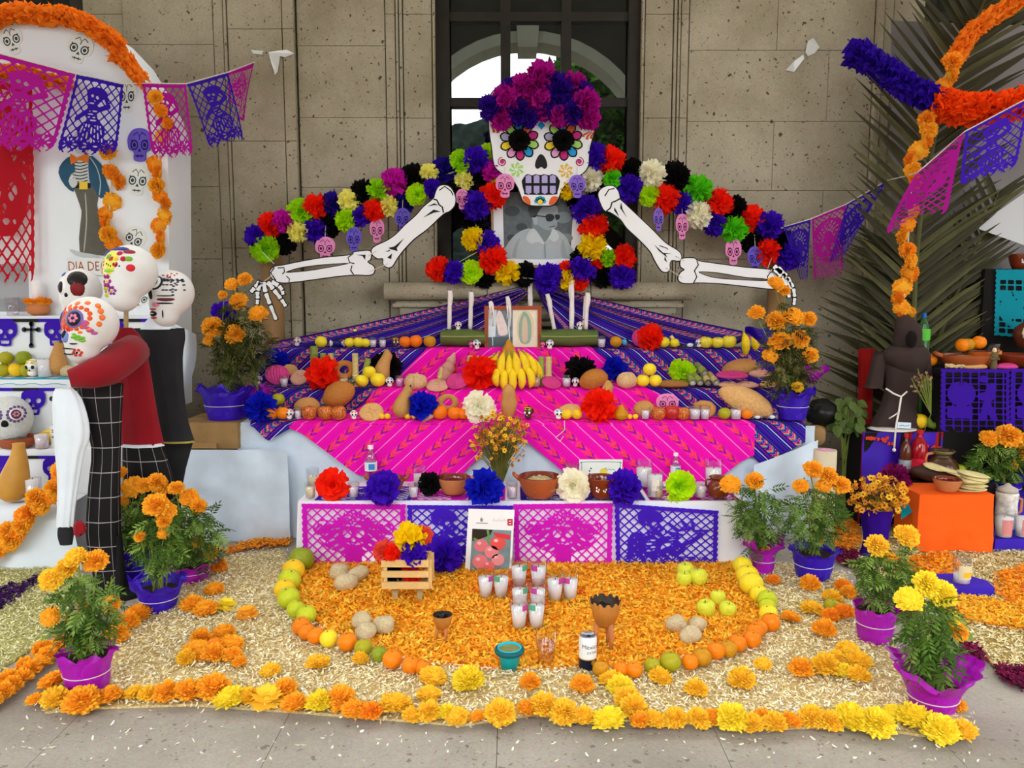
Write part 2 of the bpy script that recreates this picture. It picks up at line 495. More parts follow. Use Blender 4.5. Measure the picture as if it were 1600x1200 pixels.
# portico: ceiling overhead and the open arcade behind the viewer (seen mirrored in the panes)
c_ = MB();c_.box((0,2.0,7.3),(26,9.0,.2));struct(c_.build('ceiling',CEIL))
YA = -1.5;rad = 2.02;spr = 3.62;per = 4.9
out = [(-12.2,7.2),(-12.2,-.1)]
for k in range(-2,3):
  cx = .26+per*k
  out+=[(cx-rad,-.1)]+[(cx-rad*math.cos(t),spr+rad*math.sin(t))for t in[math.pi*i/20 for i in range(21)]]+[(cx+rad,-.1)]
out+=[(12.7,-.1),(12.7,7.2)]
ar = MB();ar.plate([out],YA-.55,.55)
struct(ar.build('wall_front',mat('arcade_stone_shaded','#3a372f',.9,.15,2)))  # near-black colour carries the shade on the arcade's inner face
for k in range(-1,2):  # arch rings, their pale colour standing in for sky light from below
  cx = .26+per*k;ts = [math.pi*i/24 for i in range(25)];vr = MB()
  vr.plate([[(cx-(rad+.17)*math.cos(t),spr+(rad+.17)*math.sin(t))for t in ts]+[(cx+(rad-.01)*math.cos(t),spr+(rad-.01)*math.sin(t))for t in ts]],YA-.56,.60);struct(vr.build('trim_8',mat('voussoir_skylit','#b4b09e',.9,.1,3)))
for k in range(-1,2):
  ks = MB();ks.box((.26+per*k,YA-.27,spr+rad+.07),(.32,.68,.34),taper=1.15);struct(ks.build('trim_9',MATS['voussoir_skylit']))
for s_ in(-1,1):
  e_ = MB();e_.box((s_*11.5+.2,2.2,3.5),(.2,8,7));struct(e_.build('wall_left' if s_<0 else 'wall_right',STONE))
  # tree and stony bank beyond the arcade
def leaf_cloud(n,c,r,size,parent,name,m,cols):
  c = np.array(c);r = np.array(r)
  d = RNG.normal(size=(n,3));d/=np.linalg.norm(d,axis=1)[:,None]
  p = c+d*r*(RNG.random((n,1))**.4)
  a = RNG.normal(size=(n,3));a/=np.linalg.norm(a,axis=1)[:,None]
  b = np.cross(a,RNG.normal(size=(n,3)));b/=np.linalg.norm(b,axis=1)[:,None]
  s = size*(.6+.8*RNG.random((n,1)))
  V = np.stack([p-a*s,p+b*s*.45,p+a*s,p-b*s*.45],1).reshape(-1,3)
  o = np_obj(name,V,np.arange(4*n).reshape(-1,4),[m],np.array([lin(q)[:3]for q in cols])[RNG.integers(0,len(cols),n)],parent)
  return o
LEAFM = mat('leaf','#4a6a20',.6,attr=True,transl=.35)
t_ = empty('courtyard_tree',(2.8,-8.5,-.1),'leafy green courtyard tree mirrored in the window panes','tree')
tk = MB();tk.tube([(2.8,-8.5,-.1),(2.9,-8.5,2),(2.6,-8.6,4),(2.4,-8.5,6)],[.22,.18,.13,.05],10)
for dx,dz in((-1.4,6.2),(1.7,6.2),(.5,7)):tk.tube([(2.9,-8.5,2.4),(2.9+dx*.5,-8.5,4.3),(2.9+dx,-8.4,dz)],[.1,.07,.03],7)
tk.build('trunk',mat('bark','#4a3c2c',.95,.3,20),t_)
for c,r in(((1.5,-8.5,6.0),(1.5,1.4,1.4)),((3.0,-8.5,6.3),(1.8,1.5,1.5)),((2.4,-8.5,4.4),(2.2,1.6,1.5)),((4.8,-8.5,5.0),(2.0,1.5,2.0))):
  leaf_cloud(4200,c,r,.13,t_,'crown',LEAFM,['#2c5210','#42701c','#1e3c0c','#5c8c2c'])
h = MB()
h.grid(lambda u,v:(-14+16.5*u,-11-4*v,-.1+9.3*v**.8*(.86+.1*math.sin(u*7))+.35*mnoise.noise(Vector((u*40,v*22,1)))),90,30)
struct(h.build('hillside',mat('stony_bank','#28342e',.95,.7,4,1.0,6)))
# ================================================================= shared shapes
def petal_sheet(m,d,wv,r0,r1,width,nw=4,nl=3,curl=.3,jag=.12,rnd=random,mi=0):
  d = Vector(d).normalized();wv = Vector(wv);wv = (wv-d*wv.dot(d)).normalized();nv = d.cross(wv)
  ph = rnd.random()*6;vs = []
  for j in range(nl+1):
    t = j/nl;rr = r0+(r1-r0)*t;wd = width*(.25+.75*t**.7)
    for i in range(nw+1):
      s = (i/nw-.5)*2
      jj = jag*(1 if i%2 else-.4)*(1 if j==nl else 0)*(.6+.8*rnd.random())
      off = curl*wd*math.sin(s*2.6+ph)*t+.10*(rnd.random()-.5)*t
      vs.append(d*(rr*(1-.10*s*s*t)+jj*(r1-r0))+wv*(s*wd)+nv*off)
  m.add(vs,[(j*(nw+1)+i,j*(nw+1)+i+1,(j+1)*(nw+1)+i+1,(j+1)*(nw+1)+i)for j in range(nl)for i in range(nw)],mi)
def make_pompom(name,seed,n=46,jag=.16,loose=.0):
  rn = random.Random(seed);m = MB()
  m.blob((0,.12,0),.48,8,6)
  for k in range(n):
  # golden spiral over the front two thirds of a ball
    t = (k+.5)/n;cz = 1-1.45*t;a = k*2.39996+rn.random()*.5
    s = math.sqrt(max(0,1-cz*cz))
    d = Vector((s*math.cos(a),-cz,s*math.sin(a)))
    tang = Vector((rn.uniform(-1,1),rn.uniform(-1,1),rn.uniform(-1,1)))
    petal_sheet(m,d+Vector((rn.uniform(-.1,.1),0,rn.uniform(-.1,.1))),tang,.22,rn.uniform(.86,1.06)+loose*rn.random(),rn.uniform(.3,.42),4,3,.45,jag,rn)
  return m.mesh(name,[TIS['red']])
def make_rose(name,seed):
  """layered tissue flower: cupped round petals, outer ring wide"""
  rn = random.Random(seed);m = MB();m.blob((0,.1,0),.3,8,6)
  for ring,(cnt,tilt,ln,wd)in enumerate(((7,1.35,1.0,.42),(7,1.05,.95,.40),(6,.75,.85,.36),(5,.45,.7,.3),(4,.15,.55,.24))):
    for k in range(cnt):
      a = 2*math.pi*(k+.5*ring+rn.uniform(-.2,.2))/cnt
      d = Vector((math.sin(tilt)*math.cos(a),-math.cos(tilt),math.sin(tilt)*math.sin(a)))
      tg = Vector((-math.sin(a),0,math.cos(a)))
      petal_sheet(m,d,tg,.12,ln*rn.uniform(.92,1.06),wd*rn.uniform(.9,1.15),5,4,.28,.06,rn)
  return m.mesh(name,[TIS['red']])
POM = [make_pompom('paper_flower',s)for s in(1,2,3,4)]
POMR = [make_pompom('paper_flower',s,40,.10)for s in(11,12)]
ROSE = [make_rose('paper_flower',s)for s in(5,6,7)]
def make_marigold(name,seed,n=190,flat=.72):
  """upright head, base at z=0, about one unit across"""
  rn = random.Random(seed);m = MB();m.blob((0,0,.22),(.36,.36,.22),9,5)
  for k in range(n):
    t = (k+.5)/n;cz = 1-1.18*t;a = k*2.39996
    s = math.sqrt(max(0,1-cz*cz));d = Vector((s*math.cos(a),s*math.sin(a),cz*.8+.05)).normalized()
    up = Vector((0,0,1));tg = d.cross(up)if s>.1 else Vector((1,0,0));tg.normalize()
    out = (d+up*.25).normalized();nv = out.cross(tg)
    r1 = .5*rn.uniform(.76,1.10);wd = rn.uniform(.05,.085);c = Vector((0,0,.17));tw = rn.uniform(-.6,.6)
    tg = (tg*math.cos(tw)+nv*math.sin(tw)).normalized()
    vs = [c+d*.2-tg*wd*.5,c+d*.2+tg*wd*.5,
    c+d*(r1*.8)-tg*wd*1.25+nv*.02,c+d*(r1*.86)+nv*-.03,c+d*(r1*.8)+tg*wd*1.25+nv*.02,
    c+d*(r1*.96)-tg*wd*.9-out*.0,c+d*r1*1.04+nv*rn.uniform(-.05,.05),c+d*(r1*.96)+tg*wd*.9]
    vs = [Vector((p.x,p.y,max(.0,p.z*flat/.72 if p.z>0 else 0)))for p in vs]
    m.add(vs,[(0,1,4,3),(0,3,2),(2,3,6,5),(3,4,7,6)])
  return m.mesh(name,[MG['o']])
MARI = [make_marigold('marigold',s,190,f)for s,f in((1,.72),(2,.62),(3,.8),(4,.55))]
def make_daisyhead(name,seed):
  rn = random.Random(seed);m = MB();m.blob((0,0,.12),(.15,.15,.1),8,4)
  for ring,(cnt,z,ln)in enumerate(((16,.08,.5),(13,.16,.42),(10,.23,.3))):
    for k in range(cnt):
      a = 2*math.pi*(k+.4*ring)/cnt+rn.uniform(-.1,.1);d = Vector((math.cos(a),math.sin(a),.12+ring*.35));t = Vector((-math.sin(a),math.cos(a),0))
      l = ln*rn.uniform(.9,1.08);c = Vector((0,0,z));w_ = .08
      m.add([c+d*.1-t*.03,c+d*.1+t*.03,c+d*l*.8+t*w_,c+d*l,c+d*l*.8-t*w_],[(0,1,2,3,4)])
  return m.mesh(name,[MG['l']])
MARI_D = make_daisyhead('marigold',3)
def noisy(seed,amp=.05,sc=2.0):
  o = Vector((seed*3.1,seed*1.7,seed*.9))
  return lambda d:1+amp*mnoise.noise(d*sc+o)
  # -- fruit: unit radius-ish, base at z=0
def me_orange(name,m_,seed=1):
  b = MB();b.blob((0,0,.93),(1,1,.93),18,12,0,lambda d:1+.015*mnoise.noise(d*3+Vector((seed,0,0)))-.07*max(0,d.z-.93)/.07)
  b.blob((0,0,1.80),(.09,.09,.05),6,4,1)
  return b.mesh(name,[m_,mat('fruit_stem','#4a5420',.9)],True)
ORG_M = {k:mat('peel_'+k,v,.36,.10,7,.12,240,spec=.3)for k,v in dict(o='#f08206',g='#a9a21a',y='#f2c41e',l='#c2cc26',d='#c8890f',lem='#f4da2c',t='#f0740a',gr='#8c9a20',ap='#d8dc3c').items()}
ORG = me_orange('orange',ORG_M['o'])
def me_apple(name):
  b = MB()
  prof = [(.02,.16),(.25,.04),(.5,.0),(.78,.22),(.96,.62),(1.0,1.0),(.93,1.35),(.72,1.6),(.42,1.68),(.2,1.58),(.05,1.42)]
  pr = [p for p in cat_rom(prof,3,False)]
  b.lathe(pr,20,fn=lambda p,a,r,z:Vector((p.x*(1+.03*math.cos(5*a)*(1-z/2)),p.y*(1+.03*math.cos(5*a)*(1-z/2)),p.z)))
  b.tube([(0,0,1.4),(.03,0,1.65),(.12,0,1.85)],.045,6,1)
  return b.mesh(name,[mat('apple_red','#b4241c',.3,spec=.6),mat('fruit_stem','#4a5420',.9)],True)
def apple_mat(name,c1,c2):
  m = mat(name,c1,.3,spec=.6);nt = m.node_tree;N = nt.nodes;L = nt.links;tc = N.new('ShaderNodeTexCoord')
  mp = N.new('ShaderNodeMapping');mp.inputs['Scale'].default_value = (6,6,.7);L.new(tc.outputs['Object'],mp.inputs['Vector'])
  n = N.new('ShaderNodeTexNoise');n.inputs['Scale'].default_value = 1.6;n.inputs['Detail'].default_value = 4;L.new(mp.outputs['Vector'],n.inputs['Vector'])
  r = N.new('ShaderNodeValToRGB');r.color_ramp.elements[0].color = lin(c1);r.color_ramp.elements[1].color = lin(c2);r.color_ramp.elements[0].position = .42;r.color_ramp.elements[1].position = .62
  L.new(n.outputs['Fac'],r.inputs['Fac']);L.new(r.outputs['Color'],N['Principled BSDF'].inputs['Base Color']);return m
APPLE = me_apple('apple');APM = [apple_mat('apple_striped','#a82818','#e09030'),apple_mat('apple_deep','#b01818','#c82a20'),apple_mat('apple_yellow','#e8d028','#f4e048')]
def me_potato(name,seed):
  b = MB();n1 = noisy(seed,.18,1.3);n2 = noisy(seed+5,.06,4)
  b.blob((0,0,.72),(1.05,.9,.74),20,13,0,lambda d:n1(d)*n2(d));return b.mesh(name,[JIC],True)
JIC = mat('jicama_skin','#dec9a0',.8,.18,6,.6,40)
JICM = [me_potato('jicama',s)for s in(1,2,3,4)]
# -- bread
BR = {k:mat('bread_'+k,v,.6,.16,9,.25,90)for k,v in dict(b='#b8722e',l='#d8a468',p='#dba28c',k='#d8408c',d='#9c6a34',s='#d9b282',c='#c58a4e').items()}
SUG = mat('sugar_crust','#e8cfae',.8,.2,60,.5,120)
def me_bun(name,seed,flat=.5,ridge=0):
  b = MB();n1 = noisy(seed,.07,1.8)
  def fn(d):
    k = n1(d)
    if ridge and d.z>0:k*=1+.05*math.sin(math.atan2(d.y,d.x)*ridge+d.z*3)
    if d.z<-.45:k*=.45/-d.z if d.z<0 else 1
    return k
  b.blob((0,0,flat*.45),(1,1,flat),22,12,0,fn);return b.mesh(name,[BR['b']],True)
BUN = [me_bun('bread',1,.55),me_bun('bread',2,.42,7),me_bun('bread',3,.7)]
def me_concha(name):
  b = MB();b.blob((0,0,.2),(1,1,.45),20,10,0,lambda d:(.45/-d.z if d.z<-.45 else 1)*(1+.01*d.x))
  for k in range(-3,4):  # sugar shell ribs
    pts = []
    for j in range(9):
      t = -1+2*j/8;x = k*.24*math.cos(t*.9);y = t*.82
      r2 = x*x+y*y
      if r2<.86:pts.append((x,y,.2+.45*math.sqrt(max(0,1-r2))+.004))
    if len(pts)>2:b.tube(pts,.06,5,1)
  return b.mesh(name,[BR['k'],BR['k']],True)
CONCHA = me_concha('sweet_bread')
def me_ring(name):
  b = MB();vs = [];nu,nv = 24,10
  for i in range(nu):
    a = 2*math.pi*i/nu;rr = .3*(1+.08*math.sin(a*3+1))
    for j in range(nv):
      q = 2*math.pi*j/nv;vs.append(((.68+rr*math.cos(q))*math.cos(a),(.68+rr*math.cos(q))*math.sin(a),.24+.8*rr*math.sin(q)))
  b.add(vs,[(i*nv+j,((i+1)%nu)*nv+j,((i+1)%nu)*nv+(j+1)%nv,i*nv+(j+1)%nv)for i in range(nu)for j in range(nv)])
  return b.mesh(name,[BR['b']],True)
RING = me_ring('ring_bread')
def me_disc_bread(name,seed):
  """rustic round of bread with a dimpled centre and four strips over the crust"""
  b = MB();n1 = noisy(seed,.08,2)
  b.blob((0,0,.25),(1,1,.36),22,12,0,lambda d:n1(d)*(.5/-d.z if d.z<-.5 else 1)*(1-.25*max(0,d.z-.85)/.15))
  for k in range(4):
    a = k*math.pi/2+.4
    b.tube([(.15*math.cos(a),.15*math.sin(a),.55),(.5*math.cos(a),.5*math.sin(a),.54),(.85*math.cos(a),.85*math.sin(a),.36)],[.1,.09,.06],6,0)
  return b.mesh(name,[BR['p']],True)
DISC = [me_disc_bread('round_bread',1),me_disc_bread('round_bread',4)]
def me_roll(name):
  """sugar-crusted round roll"""
  b = MB();n1 = noisy(7,.05,2.5);b.blob((0,0,.62),(1,.85,.72),22,13,0,lambda d:n1(d));b.blob((0,-.05,1.28),(.16,.16,.12),8,6)
  for k in range(3):
    a = k*math.pi/3+.3;pts = [(math.cos(a)*math.sin(t)*.95,math.sin(a)*math.sin(t)*.8,.62+.74*math.cos(t))for t in[-1.3+2.6*i/8 for i in range(9)]]
    b.tube(pts,.1,6)
  return b.mesh(name,[BR['s']],True)
ROLL = me_roll('bread_roll')
def me_gourd(name):
  """butternut squash lying back: bulb at the base, bent neck rising away"""
  b = MB();pts = cat_rom([(0,0,.12),(0,0,.5),(.02,.05,1.0),(.12,.1,1.6),(.3,.15,2.2),(.52,.2,2.75),(.6,.2,2.9)],4,False)
  rr = [p[0]for p in cat_rom([(.15,0),(.85,0),(1.0,0),(.82,0),(.6,0),(.52,0),(.2,0)],4,False)]
  b.tube(pts,rr,18);b.tube([(.58,.2,2.86),(.66,.22,3.08)],[.12,.09],7,1)
  return b.mesh(name,[mat('squash_skin','#c08a4c',.5,.12,8),mat('fruit_stem','#4a5420',.9)],True)
GOURD = me_gourd('squash')
CANE = [mat('cane_green','#8d9a42',.5,.25,14),mat('cane_tan','#c6b072',.5,.2,14),mat('cane_pith','#ece6cc',.8)]
def me_cane(name,skin):
  b = MB();h = 1.0
  b.lathe([(.15,0),(.155,.02),(.15,.3),(.165,.33),(.165,.36),(.15,.39),(.15,.97),(.145,1.0)],12,caps=(False,False))
  for z in(0,1.0):b.lathe([(.001,z),(.146,z)],12,mi=1,caps=(True,True))
  b.lathe([(.168,.335),(.168,.355)],12,mi=1,caps=(False,False))
  return b.mesh(name,[skin,CANE[2]],True)
CANES = [me_cane('sugar_cane',CANE[0]),me_cane('sugar_cane',CANE[1])]
# -- glass and cups (unit height)
def clear(name,tint,gloss=.12,rough=.05):
  m = bpy.data.materials.new(name);m.use_nodes = True;N = m.node_tree.nodes;L = m.node_tree.links;N.remove(N['Principled BSDF'])
  t = N.new('ShaderNodeBsdfTransparent');t.inputs['Color'].default_value = lin(tint);g = N.new('ShaderNodeBsdfGlossy');g.inputs['Roughness'].default_value = rough
  lw = N.new('ShaderNodeLayerWeight');lw.inputs['Blend'].default_value = .35;ml = N.new('ShaderNodeMath');ml.operation = 'MULTIPLY_ADD';ml.inputs[1].default_value = .30;ml.inputs[2].default_value = gloss*.4;L.new(lw.outputs['Facing'],ml.inputs[0])
  ms = N.new('ShaderNodeMixShader');L.new(ml.outputs[0],ms.inputs[0]);L.new(t.outputs[0],ms.inputs[1]);L.new(g.outputs[0],ms.inputs[2]);L.new(ms.outputs[0],N['Material Output'].inputs['Surface']);MATS[name] = m
  return m
GLASS = clear('clear_glass','#f4f6f8')
WAX = mat('candle_wax','#f4eeee',.5,spec=.3)
PLASTIC = clear('clear_plastic','#f2eef2',.2,.15)
def wall_cup(b,r0,r1,h,mi=0,t=.03,n=20):
  b.lathe([(.001,.004),(r0*.96,.004),(r0,.02),(r1,h),(r1-t*.5,h)],n,mi=mi,caps=(False,False))
def candle_thing(name,loc,h,label,group,r0=.2,r1=.29,fill=.66,cat='candle',band=None,lowpoly=False,parent=None,wax=None):
  key = (r0,r1,fill)
  e = empty(name,loc,label,cat,group)
  if key not in CUPS:
    g = MB();wall_cup(g,r0,r1,1.0,0,.02);gm = g.mesh('glass',[GLASS],True)
    rf = r0+(r1-r0)*fill-.025;x = MB();x.lathe([(.001,.04),(r0-.022,.04),(rf,fill),(.001,fill-.01)],18,caps=(False,False))
    wm = x.mesh('wax',[WAX],True)
    k = MB();k.tube([(0,0,fill-.02),(.01,0,fill+.08)],.012,5);CUPS[key] = (gm,wm,k.mesh('wick',[BLACK]))
  gm,wm,km = CUPS[key]
  inst('glass',gm,(0,0,0),h,parent=e);inst('wax',wm,(0,0,0),h,m=wax,parent=e);inst('wick',km,(0,0,0),h,parent=e)
  if band is not None:
    s = MB();c,z0,z1,a0,a1 = band;vs = [];n = 8
    for i in range(n+1):
      a = a0+(a1-a0)*i/n
      for z in(z0,z1):rr = (r0+(r1-r0)*z)*1.012;vs.append((rr*math.cos(a),rr*math.sin(a),z))
    s.add(vs,[(2*i,2*i+2,2*i+3,2*i+1)for i in range(n)])
    inst('paper_label',s.mesh('paper_label',[c]),(0,0,0),h,parent=e)
  return e
CUPS = {}
def cup_thing(loc,h,label,group,fill=.7,liquid=None,r0=.3,r1=.4):
  e = empty('shot_cup',loc,label,'cup',group);key = ('c',r0,r1,fill)
  if key not in CUPS:
    g = MB();wall_cup(g,r0,r1,1.0,0,.03)
    rf = r0+(r1-r0)*fill-.035;x = MB();x.lathe([(.001,.04),(r0-.032,.04),(rf,fill),(.001,fill)],16,caps=(False,False))
    CUPS[key] = (g.mesh('cup_wall',[PLASTIC],True),x.mesh('drink',[WAX],True))
  inst('cup_wall',CUPS[key][0],(0,0,0),h,parent=e);inst('drink',CUPS[key][1],(0,0,0),h,m=liquid or WAX,parent=e)
  return e
  # -- little sugar skull (unit height), eyes towards the viewer
SUGAR = mat('sugar_white','#f4f0ea',.6,spec=.3);CHOC = mat('chocolate','#4a2416',.35,spec=.5)
def me_skull(name):
  b = MB()
  def fn(d):
    k = 1.0
    if d.z<-.1:k-=.22*min(1,(-.1-d.z)*1.5)*(1 if abs(d.x)>.2 else .6)
    return k
  b.blob((0,.02,.6),(.42,.46,.42),18,12,0,fn);b.blob((0,-.12,.22),(.26,.28,.22),14,8)
  return b.mesh(name,[SUGAR],True)
SKULL = me_skull('cranium')
EYE = MB();EYE.blob((0,0,0),(.1,.07,.11),10,6);EYE = EYE.mesh('eye_socket',[BLACK],True)
NOSE = MB();NOSE.blob((0,0,0),(.05,.05,.07),8,5);NOSE = NOSE.mesh('nose',[BLACK],True)
CURL = MB()
for s_ in(-1,1):CURL.tube([(s_*.07,-.40,.80),(s_*.16,-.36,.86),(s_*.24,-.28,.84),(s_*.22,-.32,.77),(s_*.14,-.38,.78)],.028,5)
CURL.tube([(-.3,-.16,.9),(-.1,-.28,.95),(.1,-.28,.95),(.3,-.16,.9)],.03,5)
CURL = CURL.mesh('icing',[BLACK],True)
ICING = {k:mat('icing_'+k,v,.5)for k,v in dict(blue='#2a70c8',red='#d82a2a',yellow='#f2d424',pink='#f070b0',lilac='#8a5ad0').items()}
def skull_thing(loc,h,label,group,icing='blue',body=None,rz=0.0,eye=None):
  e = empty('sugar_skull',loc,label,'skull',group,rz)
  inst('cranium',SKULL,(0,0,0),h,m=body,parent=e)
  for s in(-1,1):inst('eye_socket',EYE,(s*.17*h,-.37*h,.56*h),h,m=eye,parent=e)
  inst('nose',NOSE,(0,-.42*h,.38*h),h*.8,m=eye,parent=e)
  inst('icing',CURL,(0,0,0),h,m=ICING[icing],parent=e)
  return e
  # -- pottery
CLAY = mat('red_clay','#a8542a',.5,.15,10,spec=.4);GLAZE = mat('glazed_clay','#7a2e14',.15,.2,8,spec=.7);CLAYL = mat('pale_clay','#c07848',.7,.12,10)
def bowl(name,loc,rad,h,label,cat='bowl',group=None,body=CLAY,inner=GLAZE,handles=2,food=None,neck=0.0,rz=0.0,flowers=False):
  e = empty(name,loc,label,cat,group,rz)
  b = MB();b.lathe(cat_rom([(.001,0),(.55,0),(.82,.3),(1.0,.78),(1.04,1.0)],3,False),26,caps=(False,False));
  for i,v in enumerate(b.v):b.v[i] = (v[0]*rad,v[1]*rad,v[2]*h)
  b.lb('bowl_body',body,e,True)
  c = MB();c.lathe([(1.04*rad,h),(1.0*rad,h*1.03),(.95*rad,h),(.9*rad,h*.75),(.7*rad,h*.35),(.001,h*.2)],26,caps=(False,False))
  c.lb('inner_glaze',inner,e,True)
  for s in((-1,1)if handles==2 else(1,)if handles==1 else()):
    hd = MB();hd.tube([(s*.95*rad,0-.12*rad,h*.85),(s*1.2*rad,-.1*rad,h*1.05),(s*1.25*rad,.05*rad,h*1.1),(s*1.2*rad,.18*rad,h*1.0),(s*.95*rad,.2*rad,h*.85)],.1*rad,7)
    hd.lb('handle',body,e,True)
  if food:
    f = MB();nf = noisy(hash(name)%7+rad*10,.2,5)
    f.blob((0,0,h*.55),(.86*rad,.86*rad,h*.38),20,10,0,lambda d:nf(d));f.lb('food',food,e,True)
  if flowers:
    for k in(-.35,.1,.5):
      fl_ = MB()
      for q in range(5):fl_.blob((k*rad+.09*rad*math.cos(q*1.256),-.93*rad+.15*abs(k)*rad,h*.55+.12*h*math.sin(q*1.256)),(.05*rad,.02*rad,.06*h),6,4)
      fl_.lb('painted_flower',SUGAR,e)
  return e
  # -- foliage
LEAF = mat('marigold_leaf','#5a7a2c',.6,attr=True,transl=.25)
def leaflet_block(npairs=4,L=1.0,w=.17):
  """pinnate leaf along +X; returns V, F"""
  V = [];Fq = []
  def lf(o,d,ln):
    d = np.array(d);d = d/np.linalg.norm(d);s = np.array([-d[1],d[0],0]);o = np.array(o);k = len(V)
    V.extend([o,o+d*ln*.45+s*ln*w+[0,0,.02],o+d*ln+[0,0,-.05*ln],o+d*ln*.45-s*ln*w+[0,0,.02]]);Fq.append([k,k+1,k+2,k+3])
  for i in range(npairs):
    t = .15+.75*i/npairs;z = -.25*t*t
    for s in(-1,1):lf([t*L,0,z],[.55,s*.8,-.15],.46*L*(1-.3*abs(t-.5)))
  lf([.88*L,0,-.22],[1,0,-.2],.36*L)
  k = len(V);V.extend([np.array([0,-.012,0]),np.array([0,.012,0]),np.array([L*.9,.008,-.22]),np.array([L*.9,-.008,-.22])]);Fq.append([k,k+1,k+2,k+3])
  return np.array(V,float),np.array(Fq)
LV,LF = leaflet_block()
DARKG = [lin(c)[:3]for c in('#4a4e20','#5c5c2a','#363c18','#787440')]
GREENS = [lin(c)[:3]for c in('#4e7024','#61842e','#3c5a1c','#7c9a42','#8aa850')]
def foliage(spots,size,parent,rn,name='foliage',cols=GREENS,droop=0.0):
  Vs = [];Fs = [];Cs = [];o = 0
  for p,dirv in spots:
    d = Vector(dirv).normalized();q = d.to_track_quat('X','Z');M = np.array(q.to_matrix());s = size*rn.uniform(.65,1.25)
    ro = rn.uniform(-.8,.8);c,sn = math.cos(ro),math.sin(ro);Rx = np.array([[1,0,0],[0,c,-sn],[0,sn,c]])
    V = (LV*s)@(M@Rx).T+np.array(p);Vs.append(V);Fs.append(LF+o);o+=len(V);Cs.append(np.tile(np.array(rn.choice(cols))*rn.uniform(.8,1.2),(len(LF),1)))
  return np_obj(name,np.concatenate(Vs),np.concatenate(Fs),[LEAF],np.concatenate(Cs),parent)
  # ================================================================= cut paper
def ms_mesh(f,W,H,nx,ny):
  """solid part of f (>0) over [0,W]x[0,H] as 2-D verts and polygons (marching squares)"""
  xs_ = np.linspace(0,W,nx+1);ys_ = np.linspace(0,H,ny+1);X,Y = np.meshgrid(xs_,ys_);A = f(X,Y)
  V = [];key = {};Fs = []
  def vid(k,p):
    if k not in key:key[k] = len(V);V.append(p)
    return key[k]
  S = A>0
  for j in range(ny):
    for i in range(nx):
      c = ((j,i),(j,i+1),(j+1,i+1),(j+1,i));ins = [S[q]for q in c]
      if not any(ins):continue
      poly = []
      for k in range(4):
        a,b = c[k],c[(k+1)%4]
        if ins[k]:poly.append(vid(a,(X[a],Y[a])))
        if ins[k]!=ins[(k+1)%4]:
          lo,hi = (a,b)if a<b else(b,a);t = A[lo]/(A[lo]-A[hi])
          poly.append(vid((lo,hi),(X[lo]+(X[hi]-X[lo])*t,Y[lo]+(Y[hi]-Y[lo])*t)))
      if len(poly)>2:Fs.append(tuple(poly))
  return V,Fs
def sC(x,y,cx,cy,r):return r-np.hypot(x-cx,y-cy)
def sE(x,y,cx,cy,rx,ry,a=0.0):
  c,s = math.cos(a),math.sin(a);u = (x-cx)*c+(y-cy)*s;v = -(x-cx)*s+(y-cy)*c
  return(1-np.sqrt((u/rx)**2+(v/ry)**2))*min(rx,ry)
def sL(x,y,x0,y0,x1,y1,w):
  dx,dy = x1-x0,y1-y0;t = np.clip(((x-x0)*dx+(y-y0)*dy)/(dx*dx+dy*dy+1e-9),0,1)
  return w-np.hypot(x-x0-t*dx,y-y0-t*dy)
def sR(x,y,x0,y0,x1,y1):return np.minimum(np.minimum(x-x0,x1-x),np.minimum(y-y0,y1-y))
def lattice(x,y,p,w,rot=True):
  a,b = ((x+y),(x-y))if rot else(x*1.4,y*1.4)
  d1 = np.abs((a/p)%1-.5)*p*.7;d2 = np.abs((b/p)%1-.5)*p*.7
  return np.maximum(w-d1,w-d2)
mx,mn = np.maximum,np.minimum
def MX(*a):
  r = a[0]
  for q in a[1:]:r = np.maximum(r,q)
  return r
def frame_fig(x,y,W,H,b,fig,p=.16,w=.012,rot=True):
  brd = np.maximum(-sR(x,y,b,b,W-b,H-b*.6),np.full_like(x,-1.0))
  edge = mn(mn(x,W-x)+.012*np.sin(y*60),np.minimum(y+.01,H-y)+.012*np.sin(x*60))
  return mn(mx(mx(brd,lattice(x,y,p,w,rot)),fig),edge-.004)
